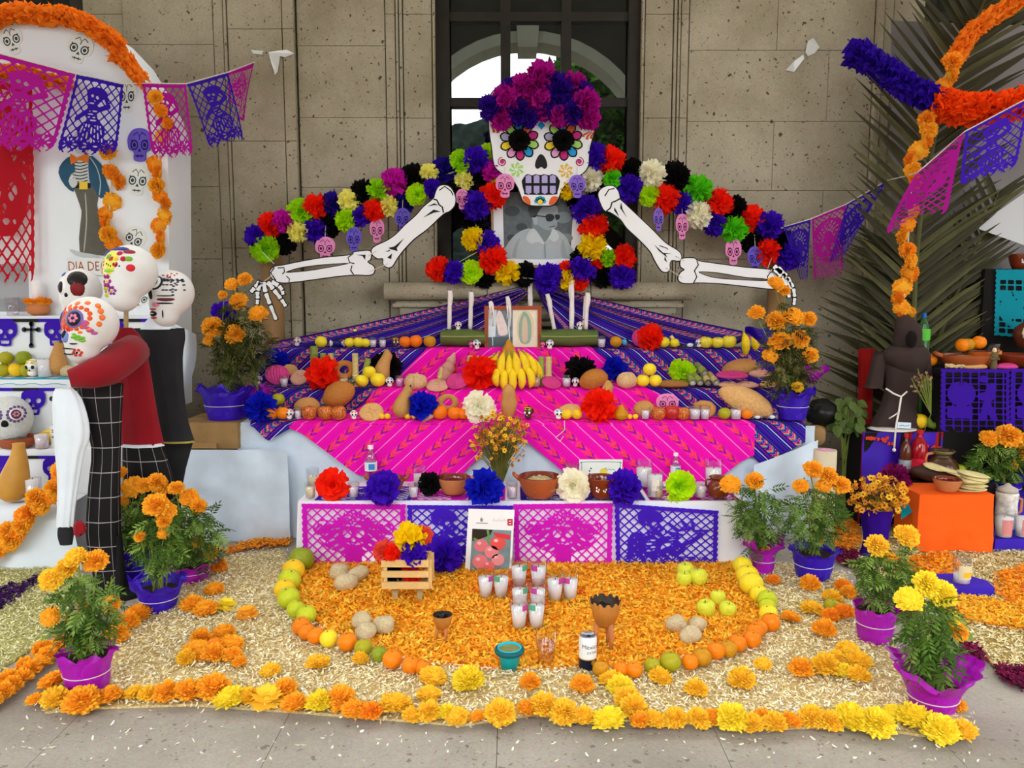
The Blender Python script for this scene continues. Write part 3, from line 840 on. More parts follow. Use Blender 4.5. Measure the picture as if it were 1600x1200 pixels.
def d_flowerskull(x,y):
  W,H = 1.62,1.05;cx,cy = W/2,.53
  f = MX(sE(x,y,cx,cy,.56,.33),sE(x,y,cx-.36,.42,.28,.18),sE(x,y,cx+.36,.42,.28,.18),sL(x,y,cx,.8,cx,1.0,.13),sE(x,y,cx,.24,.2,.13))
  h = MX(sE(x,y,cx-.1,.51,.07,.075),sE(x,y,cx+.1,.51,.07,.075),sE(x,y,cx,.615,.035,.04))
  h = MX(h,sL(x,y,cx-.12,.66,cx,.70,.018),sL(x,y,cx,.70,cx+.13,.67,.02),sL(x,y,cx-.15,.36,cx+.12,.38,.018),sL(x,y,cx-.36,.44,cx-.22,.42,.014),sL(x,y,cx+.24,.42,cx+.38,.44,.014))
  for s in(-1,1):
    for(a,b,c,d,w_)in((.2,.2,.42,.16,.02),(.28,.27,.5,.24,.02),(.34,.33,.55,.32,.016),(.5,.4,.58,.47,.016),(.42,.52,.56,.56,.016),(.3,.6,.42,.66,.016),
    (.25,.7,.36,.76,.014),(.45,.66,.52,.6,.014),(.15,.76,.24,.82,.014),(.24,.5,.3,.56,.018),(.36,.24,.4,.34,.012),(.44,.26,.48,.36,.012),(.56,.3,.6,.4,.012),(.52,.16,.62,.22,.016)):
      h = MX(h,sL(x,y,cx+s*a,b,cx+s*c,d,w_*1.35))
  for fx,fy in((cx-.13,.22),(cx+.13,.22),(cx,.14),(cx,.27)):
    r = np.hypot(x-fx,y-fy);an = np.arctan2(y-fy,x-fx)
    h = MX(h,mn(.014-np.abs(r-.06),np.cos(an*5)*.03+.012),sC(x,y,fx,fy,.02))
  f = mn(f,-h)
  return frame_fig(x,y,W,H,.085,f)
def d_guitar(x,y,flip=False):
  W,H = 1.62,1.05
  xx = W-x if flip else x
  f = MX(sE(xx,y,.56,.22,.20,.15),sE(xx,y,.66,.36,.12,.11),sE(xx,y,.62,.5,.12,.06),sE(xx,y,.32,.72,.13,.2),sE(xx,y,.56,.72,.16,.2),sL(xx,y,.34,.6,.3,.95,.12),sL(xx,y,.72,.62,.95,.55,.06),sL(xx,y,.9,.5,.96,.64,.05),
  sE(xx,y,.84,.84,.16,.12,-.4),sE(xx,y,1.0,.76,.11,.1),sL(xx,y,1.0,.76,1.34,.5,.03),sE(xx,y,1.34,.49,.06,.05,-.6),sL(xx,y,.2,.95,1.4,.98,.07))
  for(a,b,c,d)in((.85,.3,1.0,.42),(1.0,.42,1.2,.36),(1.2,.2,1.24,.42),(1.24,.42,1.45,.4),(.8,.45,1.05,.5),(1.05,.25,1.15,.4)):f = MX(f,sL(xx,y,a,b,c,d,.022))
  h = MX(sE(xx,y,.62,.33,.045,.05),sE(xx,y,.74,.32,.035,.05),sE(xx,y,.69,.42,.022,.03),sL(xx,y,.5,.26,.49,.36,.016),sL(xx,y,.56,.5,.66,.54,.016),sC(xx,y,.98,.76,.04),sL(xx,y,.82,.86,.88,.92,.02))
  for k in range(4):h = MX(h,sL(xx,y,.5,.62+.06*k,.62,.61+.06*k,.016))
  for k in range(5):h = MX(h,sC(xx,y,.3+.05*(k%2),.58+.07*k,.014))
  for k in range(3):h = MX(h,sL(xx,y,.86,.52+.04*k,.94,.5+.04*k,.012))
  for k in range(8):
    fx = .12+.2*k
    for q in range(5):
      a = math.pi*(q+.5)/5;h = MX(h,sE(x,y,fx+.06*math.cos(a),1.0-.07*math.sin(a),.034,.013,-a))
  f = mn(f,-h)
  return frame_fig(x,y,W,H,.075,f,.15)
def d_dancer(x,y):
  W,H = 1.0,1.25
  f = MX(sE(x,y,.46,.3,.13,.16),sE(x,y,.5,.24,.2,.1),sL(x,y,.46,.45,.48,.7,.09),sE(x,y,.5,.88,.22,.2),sL(x,y,.42,.52,.22,.68,.04),sL(x,y,.52,.52,.74,.42,.04),sL(x,y,.74,.42,.66,.28,.03),sL(x,y,.12,1.08,.88,1.08,.10))
  h = MX(sC(x,y,.42,.3,.035),sC(x,y,.52,.3,.035),sC(x,y,.47,.37,.02),sL(x,y,.4,.41,.53,.41,.012))
  for k in range(4):h = MX(h,sL(x,y,.41,.54+.05*k,.54,.53+.05*k,.012))
  for k in range(7):h = MX(h,sL(x,y,.36+.045*k,.76,.3+.065*k,1.02,.012))
  for fx in(.2,.5,.8):
    for q in range(9):
      a = 2*math.pi*q/9;h = MX(h,sE(x,y,fx+.085*math.cos(a),1.1+.085*math.sin(a),.04,.015,a))
  f = mn(f,-h)
  s = frame_fig(x,y,W,H+.1,.06,f,.17,.011)
  scal = np.full_like(x,-1.0)
  for fx in(.17,.5,.83):scal = mx(scal,sC(x,y,fx,1.08,.17))
  return mn(s,mx(scal,1.1-y))
def d_skullflag(x,y):
  W,H = 1.0,1.9
  f = mx(sE(x,y,.5,.8,.42,.62),sE(x,y,.5,.5,.46,.3))
  h = MX(sE(x,y,.38,1.0,.07,.09),sE(x,y,.63,1.0,.07,.09),sE(x,y,.5,1.16,.035,.05),sL(x,y,.36,1.28,.64,1.28,.03))
  for k in range(12):
    a = math.pi*(k/11)-math.pi;h = MX(h,sL(x,y,.5+.26*math.cos(a),.8+.4*math.sin(a),.5+.36*math.cos(a+.15),.8+.54*math.sin(a+.15),.018))
    h = MX(h,sL(x,y,.5+.14*math.cos(a),.72+.2*math.sin(a),.5+.2*math.cos(a-.2),.72+.3*math.sin(a-.2),.016))
  f = mn(f,-h);s = frame_fig(x,y,W,H+.1,.07,f,.15,.012)
  return mn(s,mx(1.72-y,H-y-np.abs(((x*7)%1)-.5)*.3))
def d_grid(x,y):
  W,H = 1.0,1.3
  f = MX(sE(x,y,.3,.5,.2,.25),sR(x,y,.1,.75,.45,1.0),sL(x,y,.74,.35,.68,.6,.07),sE(x,y,.66,.55,.14,.09),sL(x,y,.66,.7,.6,1.0,.05),sL(x,y,.68,.7,.78,1.0,.05),sC(x,y,.62,.2,.07))
  f = mn(f,-MX(sC(x,y,.3,.3,.04),sC(x,y,.42,.3,.04),sL(x,y,.3,.42,.42,.42,.02)))
  s = frame_fig(x,y,W,H+.1,.05,f,.17,.011,False)
  return mn(s,mx(1.2-y,sC((x*6)%1,(y-1.2)*6,.5,0,.5)))
def d_catface(x,y):
  f = MX(sE(x,y,.5,.85,.42,.42),sL(x,y,.15,.55,.25,.62,.12),sL(x,y,.85,.55,.75,.62,.12),sL(x,y,.0,.1,1,.1,.12))
  h = MX(sC(x,y,.5,.8,.06),sL(x,y,.3,1.05,.8,1.03,.03),sL(x,y,.3,.52,.34,.62,.02),sL(x,y,.45,.5,.47,.6,.02),sL(x,y,.6,.5,.6,.6,.02),sL(x,y,.74,.52,.7,.62,.02))
  return frame_fig(x,y,1.0,1.4,.06,mn(f,-h),.18,.014,False)
DES = dict(flower=(d_flowerskull,1.62,1.05,140,92),guitar=(d_guitar,1.62,1.05,140,92),dancer=(d_dancer,1.0,1.25,60,74),flag=(d_skullflag,1.0,1.9,56,100),grid=(d_grid,1.0,1.3,60,78),cat=(d_catface,1.0,1.4,56,76))
DESC = {}
PAPER = {k:mat('cut_paper_'+k,v,.75,transl=.35,spec=.2)for k,v in dict(magenta='#dc1cc8',purple='#4a1ec8',red='#c01828',teal='#12a4b8',violet='#4416b4',plum='#b8149a',indigo='#3612a4').items()}
def sheet(name,design,tl,tr,br,bl,m,wave=.0,wn=1.3,parent=None,ph=0.0,fold=0.0):
  fn,W,H,nx,ny = DES[design]
  if design not in DESC:DESC[design] = ms_mesh(fn,W,H,nx,ny)
  V,Fs = DESC[design];tl,tr,br,bl = map(Vector,(tl,tr,br,bl))
  nrm = (tr-tl).cross(bl-tl).normalized();b = MB();vs = []
  for(x,y)in V:
    u,v = x/W,y/H
    if fold:u = .5+(u-.5)*(1-fold*(.4+.6*v))
    p = tl.lerp(tr,u).lerp(bl.lerp(br,u),v)
    p = p+nrm*(wave*math.sin(wn*2*math.pi*(x/W)+ph+v*2)*(.15+.85*v))
    vs.append(p)
  b.add(vs,Fs)
  return b.build(name,m,parent)
  # ================================================================= main altar carcass
PALE = mat('pale_blue_paper','#d4e1f0',.85,.10,5,.3,14)
ZT,ZM,ZL,ZTAB = 1.116,.88,.725,.36
altar = empty('altar_steps',(.2,5.2,0),'stepped altar wrapped in pale blue paper behind the low table','altar')
def pbox(name,xa,xb,ypx,Yf,Yb,z0,z1,parent,m):
  b = MB();x0,x1 = P(xa,ypx,Yf).x,P(xb,ypx,Yf).x
  b.box(((x0+x1)/2,(Yf+Yb)/2,(z0+z1)/2),(x1-x0,Yb-Yf,z1-z0));return b.build(name,m,parent)
pbox('lower_step',370,1256,700,4.80,5.16,0,ZL-.008,altar,PALE)
pbox('middle_step',402,1222,620,5.175,5.54,0,ZM-.008,altar,PALE)
pbox('top_step',414,1200,560,5.55,5.74,0,ZT-.008,altar,PALE)
# crumpled paper apron round the front, lower shelf on the left and a flap on the right
ap = MB()
def wr(x,z,s=9,a=.012):return a*mnoise.noise(Vector((x*s,z*s,3.3)))+a*.6*mnoise.noise(Vector((x*3,z*3,8)))
xa_,xb_ = P(366,700,4.75).x,P(1276,700,4.75).x
ap.grid(lambda u,v:(xa_+(xb_-xa_)*u,4.792-.03*v+wr(u*3.5,v,9,.008),(ZL-.03)*(1-v)+.002),90,20)
ap.build('paper_apron',PALE,altar,True)
ls = MB();x0,x1 = P(284,760,4.72).x,P(452,760,4.72).x;zt = P(300,702,4.72).z
ls.grid(lambda u,v:(x0+(x1-x0)*u+.01*v,4.70-.02*v+wr(u,v,5,.02),zt*(1-v)+.002),24,16)
ls.grid(lambda u,v:(x0+.01*v,4.70+.4*u,zt*(1-v)+.002),6,6)
ls.build('paper_apron',PALE,altar,True)
shelf = MB();shelf.box(((x0+xa_)/2+.03,4.95,zt-.02),(xa_-x0-.05,.42,.03));shelf.build('side_shelf',mat('raw_board','#8a6a44',.8,.25,9),altar)
fp = MB()
fp.grid(lambda u,v:(P(1180,700,4.7).x+(P(1282,700,4.7).x-P(1180,700,4.7).x)*u,4.71+.03*u+wr(u,v,4,.02),P(1200,728-38*u,4.7).z*(1-v)+.002),14,16)
fp.build('paper_flap',PALE,altar,True)
# ---- woven cloths -------------------------------------------------
def cloth_mat(name,base,band,line,c1,c2,c3,per,zig):
  m = bpy.data.materials.new(name);m.use_nodes = True;nt = m.node_tree;N = nt.nodes;L = nt.links;b = N['Principled BSDF']
  uv = N.new('ShaderNodeUVMap');sp = N.new('ShaderNodeSeparateXYZ');L.new(uv.outputs[0],sp.inputs[0])
  def mth(op,a,bb=None):
    n = N.new('ShaderNodeMath');n.operation = op
    for i,q in enumerate((a,bb)):
      if q is None:continue
      if isinstance(q,(int,float)):n.inputs[i].default_value = q
      else:L.new(q,n.inputs[i])
    return n.outputs[0]
  fu = mth('FRACT',mth('DIVIDE',sp.outputs[0],per))
  r = N.new('ShaderNodeValToRGB');r.color_ramp.interpolation = 'CONSTANT';e = r.color_ramp.elements
  e[0].position = 0;e[0].color = lin(base);e[1].position = .985;e[1].color = lin(base)
  for p_,c in line:k = e.new(p_);k.color = lin(c)
  L.new(fu,r.inputs['Fac'])
  # woven figures run along the band
  b0,b1 = band
  inb = mth('MULTIPLY',mth('GREATER_THAN',fu,b0),mth('LESS_THAN',fu,b1))
  t = mth('DIVIDE',mth('SUBTRACT',fu,b0),b1-b0)  # 0..1 across the band
  tri = mth('ABSOLUTE',mth('SUBTRACT',mth('MULTIPLY',t,2),1))  # 1..0..1
  ph = mth('FRACT',mth('ADD',mth('DIVIDE',sp.outputs[1],zig),mth('MULTIPLY',tri,.5)))
  r2 = N.new('ShaderNodeValToRGB');r2.color_ramp.interpolation = 'CONSTANT';q = r2.color_ramp.elements
  q[0].position = 0;q[0].color = lin(c1);q[1].position = .3;q[1].color = lin(c2);k = q.new(.52);k.color = lin(base);k = q.new(.7);k.color = lin(c3);k = q.new(.9);k.color = lin(base)
  L.new(ph,r2.inputs['Fac'])
  ns = N.new('ShaderNodeTexNoise');ns.inputs['Scale'].default_value = 60;L.new(uv.outputs[0],ns.inputs['Vector'])
  gate = mth('MULTIPLY',inb,mth('GREATER_THAN',ns.outputs['Fac'],.42))
  mx_ = N.new('ShaderNodeMix');mx_.data_type = 'RGBA';L.new(gate,mx_.inputs['Factor']);L.new(r.outputs['Color'],mx_.inputs[6]);L.new(r2.outputs['Color'],mx_.inputs[7])
  L.new(mx_.outputs[2],b.inputs['Base Color']);b.inputs['Roughness'].default_value = .85;b.inputs['Specular IOR Level'].default_value = .1
  return m
CP = cloth_mat('purple_weave','#2c1288',(.52,.84),[(.05,'#4a1a9c'),(.12,'#2c1288'),(.18,'#2a52c8'),(.2,'#2c1288'),(.28,'#d8dcf6'),(.305,'#2c1288'),(.4,'#6a1a9a'),(.46,'#241070'),(.52,'#301478'),(.86,'#20106c'),(.9,'#3a5ad0'),(.915,'#2c1288')],'#f07a68','#2a88a0','#c84aa8',.155,.05)
CMg = cloth_mat('magenta_weave','#f00fae',(.34,.62),[(.03,'#f9b4e4'),(.05,'#f00fae'),(.14,'#c80c9c'),(.155,'#f00fae'),(.22,'#c80c9c'),(.235,'#f00fae'),(.74,'#c80c9c'),(.755,'#f00fae'),(.84,'#c80c9c'),(.855,'#f00fae')],'#f4442c','#7a1c9c','#f4503c',.15,.085)
PROF = [(5.72,ZT),(5.60,ZT),(5.53,ZT-.002),(5.505,ZT-.03),(5.50,ZT-.12),(5.49,ZM+.03),(5.44,ZM),(5.30,ZM),(5.17,ZM-.002),(5.13,ZM-.03),(5.115,ZL+.04),(5.06,ZL),(4.9,ZL),(4.79,ZL-.002),(4.755,ZL-.025)]
SARC = [0]
for i in range(1,len(PROF)):SARC.append(SARC[-1]+math.hypot(PROF[i][0]-PROF[i-1][0],PROF[i][1]-PROF[i-1][1]))
def prof(s):
  for i in range(1,len(PROF)):
    if s<=SARC[i]or i==len(PROF)-1:
      t = (s-SARC[i-1])/(SARC[i]-SARC[i-1]);t = min(max(t,0),1)
      return(PROF[i-1][0]+t*(PROF[i][0]-PROF[i-1][0]),PROF[i-1][1]+t*(PROF[i][1]-PROF[i-1][1]))
ST = SARC[-1]
def interp(x,pts):
  if x<=pts[0][0]:return pts[0][1]
  for(a,b),(c,d)in zip(pts[:-1],pts[1:]):
    if x<=c:return b+(d-b)*(x-a)/(c-a)
  return pts[-1][1]
XC = P(795,600,5.2).x
def stripes(x,s,k=1.0):
  """both halves slope away from the middle"""
  d = abs(x-XC);return((d*.72+(ST-s)*.78)*k,(d*.78-(ST-s)*.72))
def tier_cloth(name,m,lift,xl,xr,nu,ybot=None,Yh=4.74):
  b = MB();ns = 70
  def fn(u,v):
    s = v*ST;y,z = prof(s);a,c = xl(s),xr(s);x = a+(c-a)*u
    wv = .004*mnoise.noise(Vector((x*6,s*6,lift*99)))
    return(x,y-lift*.6,z+lift+wv)
  b.grid(fn,nu,ns,0,lambda u,v:stripes(xl(v*ST)+(xr(v*ST)-xl(v*ST))*u,v*ST))
  if ybot:
    a,c = xl(ST),xr(ST);y0_,z0_ = prof(ST);nh = 18
    def bot(x):
      px = 800+x*F/(Yh*CTH+.8*STH);return P(px,ybot(px),Yh).z
    def hn(u,v):
      x = a+(c-a)*u;zb = min(bot(x),z0_+lift-.002);z = (z0_+lift)+(zb-z0_-lift)*v
      dz = z0_+lift-z;return(x,y0_-lift*.6-.05*dz+.03*math.sin(x*14)*dz,z)
    b.grid(hn,nu,nh,0,lambda u,v:stripes(a+(c-a)*u,ST+(z0_-hn(u,v)[2])))
  return b.build(name,m,None,True)
def xline(pts):  # pts: (s, px, Y) -> X as function of arc length
  q = [(s,P(px,600,Y).x)for s,px,Y in pts]
  return lambda s:interp(s,q)
s_t,s_m,s_l = SARC[3],SARC[8],SARC[13]
pc = tier_cloth('purple_cloth',CP,.004,xline([(0,408,5.55),(s_t,404,5.55),(s_m,398,5.15),(ST,388,4.75)]),xline([(0,1204,5.55),(s_t,1208,5.55),(s_m,1228,5.15),(ST,1262,4.75)]),150,
lambda px:interp(px,[(385,658),(417,690),(456,668),(472,664),(1150,664),(1166,700),(1192,727),(1262,690)]))
tag(pc,'dark purple striped woven cloth spread over the altar steps','cloth')
mc = tier_cloth('magenta_cloth',CMg,.012,xline([(0,690,5.55),(s_t,664,5.55),(SARC[5],622,5.5),(s_m,592,5.15),(SARC[10],566,5.1),(ST,450,4.75)]),xline([(0,905,5.55),(s_t,928,5.55),(SARC[5],985,5.5),(s_m,1010,5.15),(SARC[10],1060,5.1),(ST,1182,4.75)]),150,
lambda px:interp(px,[(448,668),(470,678),(556,741),(600,752),(712,752),(786,672),(800,672),(900,752),(1118,752),(1160,722),(1182,711)]),4.735)
tag(mc,'hot pink striped woven cloth hanging from the middle of the altar steps','cloth')
def swath(name,label,apex,e_top,e_bot,mirror):
  b = MB();A0,A1 = P(apex[0],apex[1],5.72),P(apex[0]+(14 if not mirror else-14),apex[1]+8,5.70)
  T,B_ = P(*e_top),P(*e_bot);wdt = .75
  def fn(u,v):
    top = A0.lerp(T,v);bot = A1.lerp(B_,v);p = top.lerp(bot,u)
    p = p+Vector((0,.030*math.sin(u*26)*(1-.35*v),.012*math.sin(u*26+1)-.05*math.sin(math.pi*v)*(.3+.2*u)))
    return p
  b.grid(fn,60,40,0,lambda u,v:(u*wdt+.05,v*1.9))
  return tag(b.build(name,CP,None,True),label,'cloth')
swath('fan_cloth','purple striped cloth gathered at the sill and fanned down to the left',(812,450),(404,541,5.62),(716,552,5.64),False)
swath('fan_cloth','purple striped cloth gathered at the sill and fanned down to the right',(852,448),(1204,528,5.62),(895,552,5.64),True)
# ---- low table in front with white cloth and four cut-paper sheets
YT0,YT1 = 4.27,4.735
tab = empty('low_table',(P(810,790,YT0).x,4.5,0),'low offering table under a white paper cloth','table')
WCL = mat('white_paper_cloth','#eceef4',.8,.05,4,.25,10)
xa_,xb_ = P(466,790,YT0).x,P(1166,790,YT0).x
b = MB();b.box(((xa_+xb_)/2,(YT0+YT1)/2,ZTAB-.02),(xb_-xa_-.03,YT1-YT0-.02,.03));b.build('table_top',mat('raw_board','#8a6a44'),tab)
for sx in(xa_+.05,xb_-.05):
  for sy in(YT0+.06,YT1-.05):
    b = MB();b.box((sx,sy,(ZTAB-.035)/2),(.05,.05,ZTAB-.035));b.build('leg',MATS['raw_board'],tab)
tc_ = empty('tablecloth',(tab.location.x,4.5,0),'white paper cloth covering the low table down to the floor','tablecloth')
b = MB();b.box(((xa_+xb_)/2,(YT0+YT1)/2,ZTAB),(xb_-xa_,YT1-YT0,.008));b.build('cloth_top',WCL,tc_)
b = MB();b.grid(lambda u,v:(xa_+(xb_-xa_)*u-.02*v+.04*u*v,YT0-.004-.012*v+.01*math.sin(u*30)*v*v,ZTAB+.004-(ZTAB-.014)*v),60,10);b.build('front_drop',WCL,tc_,True)
for s,xx in((-1,xa_),(1,xb_)):
  b = MB();b.grid(lambda u,v:(xx+s*(.02*v+.012*math.sin(u*9)*v),YT0+(YT1-YT0)*u,ZTAB+.004-(ZTAB-.014)*v),14,8);b.build('side_drop',WCL,tc_,True)
def tsheet(des,x0p,x1p,y0p,y1p,m,label,wave=.004):
  Y = YT0-.028
  tl,tr,br,bl = P(x0p,y0p[0],Y),P(x1p,y0p[1],Y),P(x1p-2,y1p[1],Y),P(x0p+2,y1p[0],Y)
  for q in(br,bl):q.z = max(q.z,.014)
  return tag(sheet('cut_paper_sheet',des,tl,tr,br,bl,m,wave),label,'paper banner','cut paper on the table front')
tsheet('flower',471,634,(787,788),(884,886),PAPER['magenta'],'magenta cut-paper sheet with skull, leftmost on the white table front')
tsheet('guitar',636,802,(789,790),(888,890),PAPER['purple'],'purple cut-paper skeleton sheet partly behind the tomato poster')
tsheet('flower',802,958,(788,786),(890,890),PAPER['magenta'],'magenta cut-paper sheet with skull, right of the tomato poster')
tsheet('guitar',960,1123,(786,798),(891,886),PAPER['purple'],'purple cut-paper sheet of a skeleton playing guitar, at the right table corner')
# runners of cut paper lying on the table top
for k,(a,b_,c,lab)in enumerate(((505,650,'purple','purple cut-paper runner flat under the tilted clay bowl'),(650,790,'magenta','magenta cut-paper runner flat under the bowl of dark sauce'),(812,1000,'indigo','purple cut-paper runner flat under the large noodle bowl'),(1005,1140,'plum','pink cut-paper runner flat under the glass candles at the right'))):
  Xa,Xb = P(a,770,4.5).x,P(b_,770,4.5).x;z = ZTAB+.006
  o = sheet('cut_paper_runner','flower',(Xa,4.60,z),(Xb,4.60,z),(Xb,YT0+.012,z),(Xa,YT0+.012,z),PAPER[c],0);tag(o,lab,'paper runner')
  # ================================================================= skull, bones, garlands on the wall
YS = 5.62
LAYER = [0]
def art(root,name,shapes,Y,dy,m,smooth=0):
  """flat inks laid on a board: each shape a thin plate just proud of it"""
  b = MB()
  for sh in shapes:
    b.plate([px_loop(sh,Y,smooth)],Y-dy,.0015)
  return b.build(name,m,root)
sk = empty('paper_skull_face',P(846,322,YS),'large white decorated skull face hung in front of the window','skull')
outl = [(766,150),(764,180),(765,205),(769,232),(771,250),(775,262),(788,273),(800,280),(808,290),(813,302),(818,314),(828,320),(846,321),(863,320),(871,312),(876,300),(883,289),(897,279),(912,269),(919,258),(920,244),(922,228),(928,205),(930,180),(922,150),(900,125),(846,112),(795,125)]
lp = px_loop(outl,YS,4)
b = MB();b.plate([offset_loop(lp,.008)],YS+.004,.012);b.build('backing_board',BLACK,sk)
b = MB();b.plate([lp],YS,.005);b.build('skull_board',WHITE,sk)
INK = {k:mat('ink_'+k,v,.6)for k,v in dict(blue='#1e9ae0',orange='#e0622a',mag='#c81e78',lgreen='#a8d868',yellow='#f4d430',grey='#a8a4c0',pink='#e6a0cc',maroon='#a01848',lilac='#b0a4d8',teal='#1fa0c4',gold='#e8b840',dorange='#c84818').items()}
def petal(cx,cy,r0,r1,w_,a):
  c,s = math.cos(a),math.sin(a);pts = [(r0,-w_*.8),(r1-w_*.6,-w_),(r1,-w_*.55),(r1+w_*.25,0),(r1,w_*.55),(r1-w_*.6,w_),(r0,w_*.8)]
  return[(cx+u*c-v*s,cy+u*s+v*c)for u,v in pts]
cols_l = ['blue','orange','mag','lgreen','blue','mag','pink','yellow','grey','lgreen']
for ex,ey,r0,lab in((811.5,220,14,'l'),(880,220,14,'r')):
  for k,cn in enumerate(cols_l):
    a = -math.pi/2-.05+k*2*math.pi/10
    art(sk,'petal_outline',[petal(ex,ey,r0,30,7.6,a)],YS,.002,BLACK)
    art(sk,'eye_petal',[petal(ex,ey,r0+1,28,5.4,a)],YS,.004,INK[cn])
  inst('eye_flower',ROSE[0],P(ex,ey,YS-.02)-sk.location,16.5*M_per_px(YS),(0,0,0),TIS['black'],sk)
art(sk,'nose',[[(845,241),(850,244),(854,252),(855,260),(851,264),(845.5,261),(840,264),(836,260),(837,252),(841,244)]],YS,.003,mat('ink_soft','#262626'),4)
art(sk,'mouth',[[(819,276),(871,276),(871,300),(866,304),(824,304),(819,300)]],YS,.002,BLACK,3)
for k in range(4):
  for r_ in range(2):
    x0 = 820.3+12.6*k;y_ = 273 if r_==0 else 290.5
    sh = [(x0+1,y_+2.5),(x0+5.5,y_),(x0+10,y_+2.5),(x0+10,y_+13),(x0+1,y_+13)]if r_==0 else[(x0+1,y_),(x0+10,y_),(x0+10,y_+10.5),(x0+5.5,y_+13),(x0+1,y_+10.5)]
    art(sk,'tooth_outline',[[(a+(1.2 if a>x0+5.5 else-1.2),c+(1.2 if c>y_+6 else-1.2))for a,c in sh]],YS,.003,BLACK)
    art(sk,'tooth',[sh],YS,.005,INK['lilac'])
for cx,s in((785,1),(905,-1)):
  sp_ = [(cx+s*r_*math.cos(t),253+r_*math.sin(t))for r_,t in[(1+6.5*i/22,i*.5)for i in range(23)]]
  art(sk,'spiral',[stroke(sp_,2.6,1.2)],YS,.003,INK['maroon']);art(sk,'spiral_dot',[circle(cx,253,3)],YS,.0035,INK['mag'])
for cx,cy,cn in((807,265,'lgreen'),(884,267,'gold')):
  for k in range(7):
    a = k*2*math.pi/7;art(sk,'flower_stroke',[stroke([(cx+2.5*math.cos(a),cy+2.5*math.sin(a)),(cx+7*math.cos(a+.2),cy+7*math.sin(a+.2)),(cx+11*math.cos(a+.5),cy+11*math.sin(a+.5))],1.5,5)],YS,.003,INK[cn])
art(sk,'chin_petal',[[(817,307),(823,307),(828,312),(829,319.5),(824,319),(818,313)]],YS,.003,INK['orange'],3)
art(sk,'chin_petal',[[(858,319.5),(859,312),(864,307),(872,308),(869,315),(864,319.5)]],YS,.003,INK['orange'],3)
art(sk,'chin_flower',[circle(844+6*math.cos(a),314.5+5*math.sin(a),3.4,n=10)for a in[math.pi*k/4+math.pi for k in range(5)]]+[circle(844,315,5)],YS,.003,INK['teal'])
art(sk,'chin_flower_eye',[circle(844,315.5,4)],YS,.0045,INK['yellow'])
art(sk,'forehead_diamond',[[(846,189),(852,196),(846,203),(840,196)]],YS,.003,INK['blue'])
for s,cx,cy in((1,767,196),(-1,928,206)):
  for k,(dx,dy)in enumerate(((4,11),(9,12),(14,8))):art(sk,'feather_stroke',[stroke([(cx+s*k*3,cy),(cx+s*(dx+k),cy+dy*.6),(cx+s*(dx+k+1),cy+dy)],1.6,4.6)],YS,.003,INK['dorange'])
  # flower crown: its tissue blooms are part of the face
crown = [(843,135,'m',21),(847,117,'m',20),(875,140,'p',20),(817,135,'m',18),(897,130,'m',17),(798,136,'p',14),(790,157,'m',21),(766,168,'p',17),(784,186,'m',16),(810,174,'p',18),(826,184,'p',15),(842,156,'m',17),(832,168,'m',13),(874,180,'m',17),(895,175,'p',17),(916,160,'m',19),(919,184,'m',18),(911,143,'p',14),(852,172,'p',14),(848,178,'m',10),(873,158,'p',18),(862,128,'p',14)]
for i,(x,y,c,r_)in enumerate(crown):
  inst('crown_flower',(POM+POMR)[i%6],P(x,y,YS-.05-.01*(i%4))-sk.location,r_*1.08*M_per_px(YS),(random.uniform(-.2,.2),random.uniform(0,6),random.uniform(-.2,.2)),TIS['crown'+c],sk)
  # bones ------------------------------------------------------------
def bone(name,label,outer,holes,marks,Y,sm=3,grp='skeleton arms of white card'):
  root = empty(name,P(sum(p[0]for p in outer)/len(outer),max(p[1]for p in outer),Y),label,'bone',grp)
  lp = px_loop(outer,Y,sm);hl = [px_loop(h,Y,sm)for h in holes]
  b = MB();b.plate([offset_loop(lp,.007)]+[offset_loop(h,-.005)for h in hl],Y+.004,.008);b.build('black_backing',BLACK,root)
  b = MB();b.plate([lp]+hl,Y,.0045);b.build('bone_card',WHITE,root)
  for mk in marks:art(root,'ink_mark',[mk],Y,.0015,BLACK)
  return root
def c6(pts):return[(380+x/4,240+y/4)for x,y in pts]
def c8(pts):return[(900+x/4,220+y/4)for x,y in pts]
YB = 5.45
bone('upper_arm_bone','white card upper arm bone slanting down left of the skull',c6([(1200,255),(1220,210),(1258,197),(1297,215),(1324,270),(1320,322),(1288,358),(1248,378),(1150,470),(1070,530),(1000,602),(960,655),(930,703),(900,710),(876,690),(874,655),(840,654),(808,630),(806,597),(840,572),(900,545),(960,502),(1010,450),(1080,388),(1130,332),(1190,282)]),[],
[c6(stroke([(1190,285),(1210,290),(1225,320),(1245,335),(1252,370)],9)),c6(stroke([(1225,230),(1260,205),(1300,235),(1312,262)],7)),c6([(1150,330),(1195,310),(1220,322),(1195,322)]),c6([(1125,400),(1190,350),(1235,362),(1190,370)]),c6([(905,590),(945,580),(1005,530),(960,590),(965,610),(930,600)]),c6([(885,612),(925,600),(910,612)]),c6([(900,650),(930,625),(925,660)])],YB)
bone('forearm_bones','white card forearm bones at the left, below the pink skull tag',c6([(168,740),(195,708),(245,700),(330,682),(500,652),(655,637),(690,618),(780,607),(798,625),(794,660),(775,678),(815,706),(817,740),(788,758),(700,756),(600,764),(450,784),(300,803),(225,803),(183,780)]),[c6([(262,744),(400,735),(540,712),(662,688),(640,684),(500,692),(350,712)])],
[c6(stroke([(195,712),(172,745),(205,795)],8)),c6(stroke([(215,715),(255,712),(258,740),(245,752)],7)),c6(stroke([(270,765),(290,785),(285,803)],6)),c6(stroke([(690,622),(655,650),(665,680),(695,688)],7)),c6(stroke([(680,700),(672,730),(690,755)],7)),c6([(705,632),(765,632),(762,665),(745,640)])],YB)
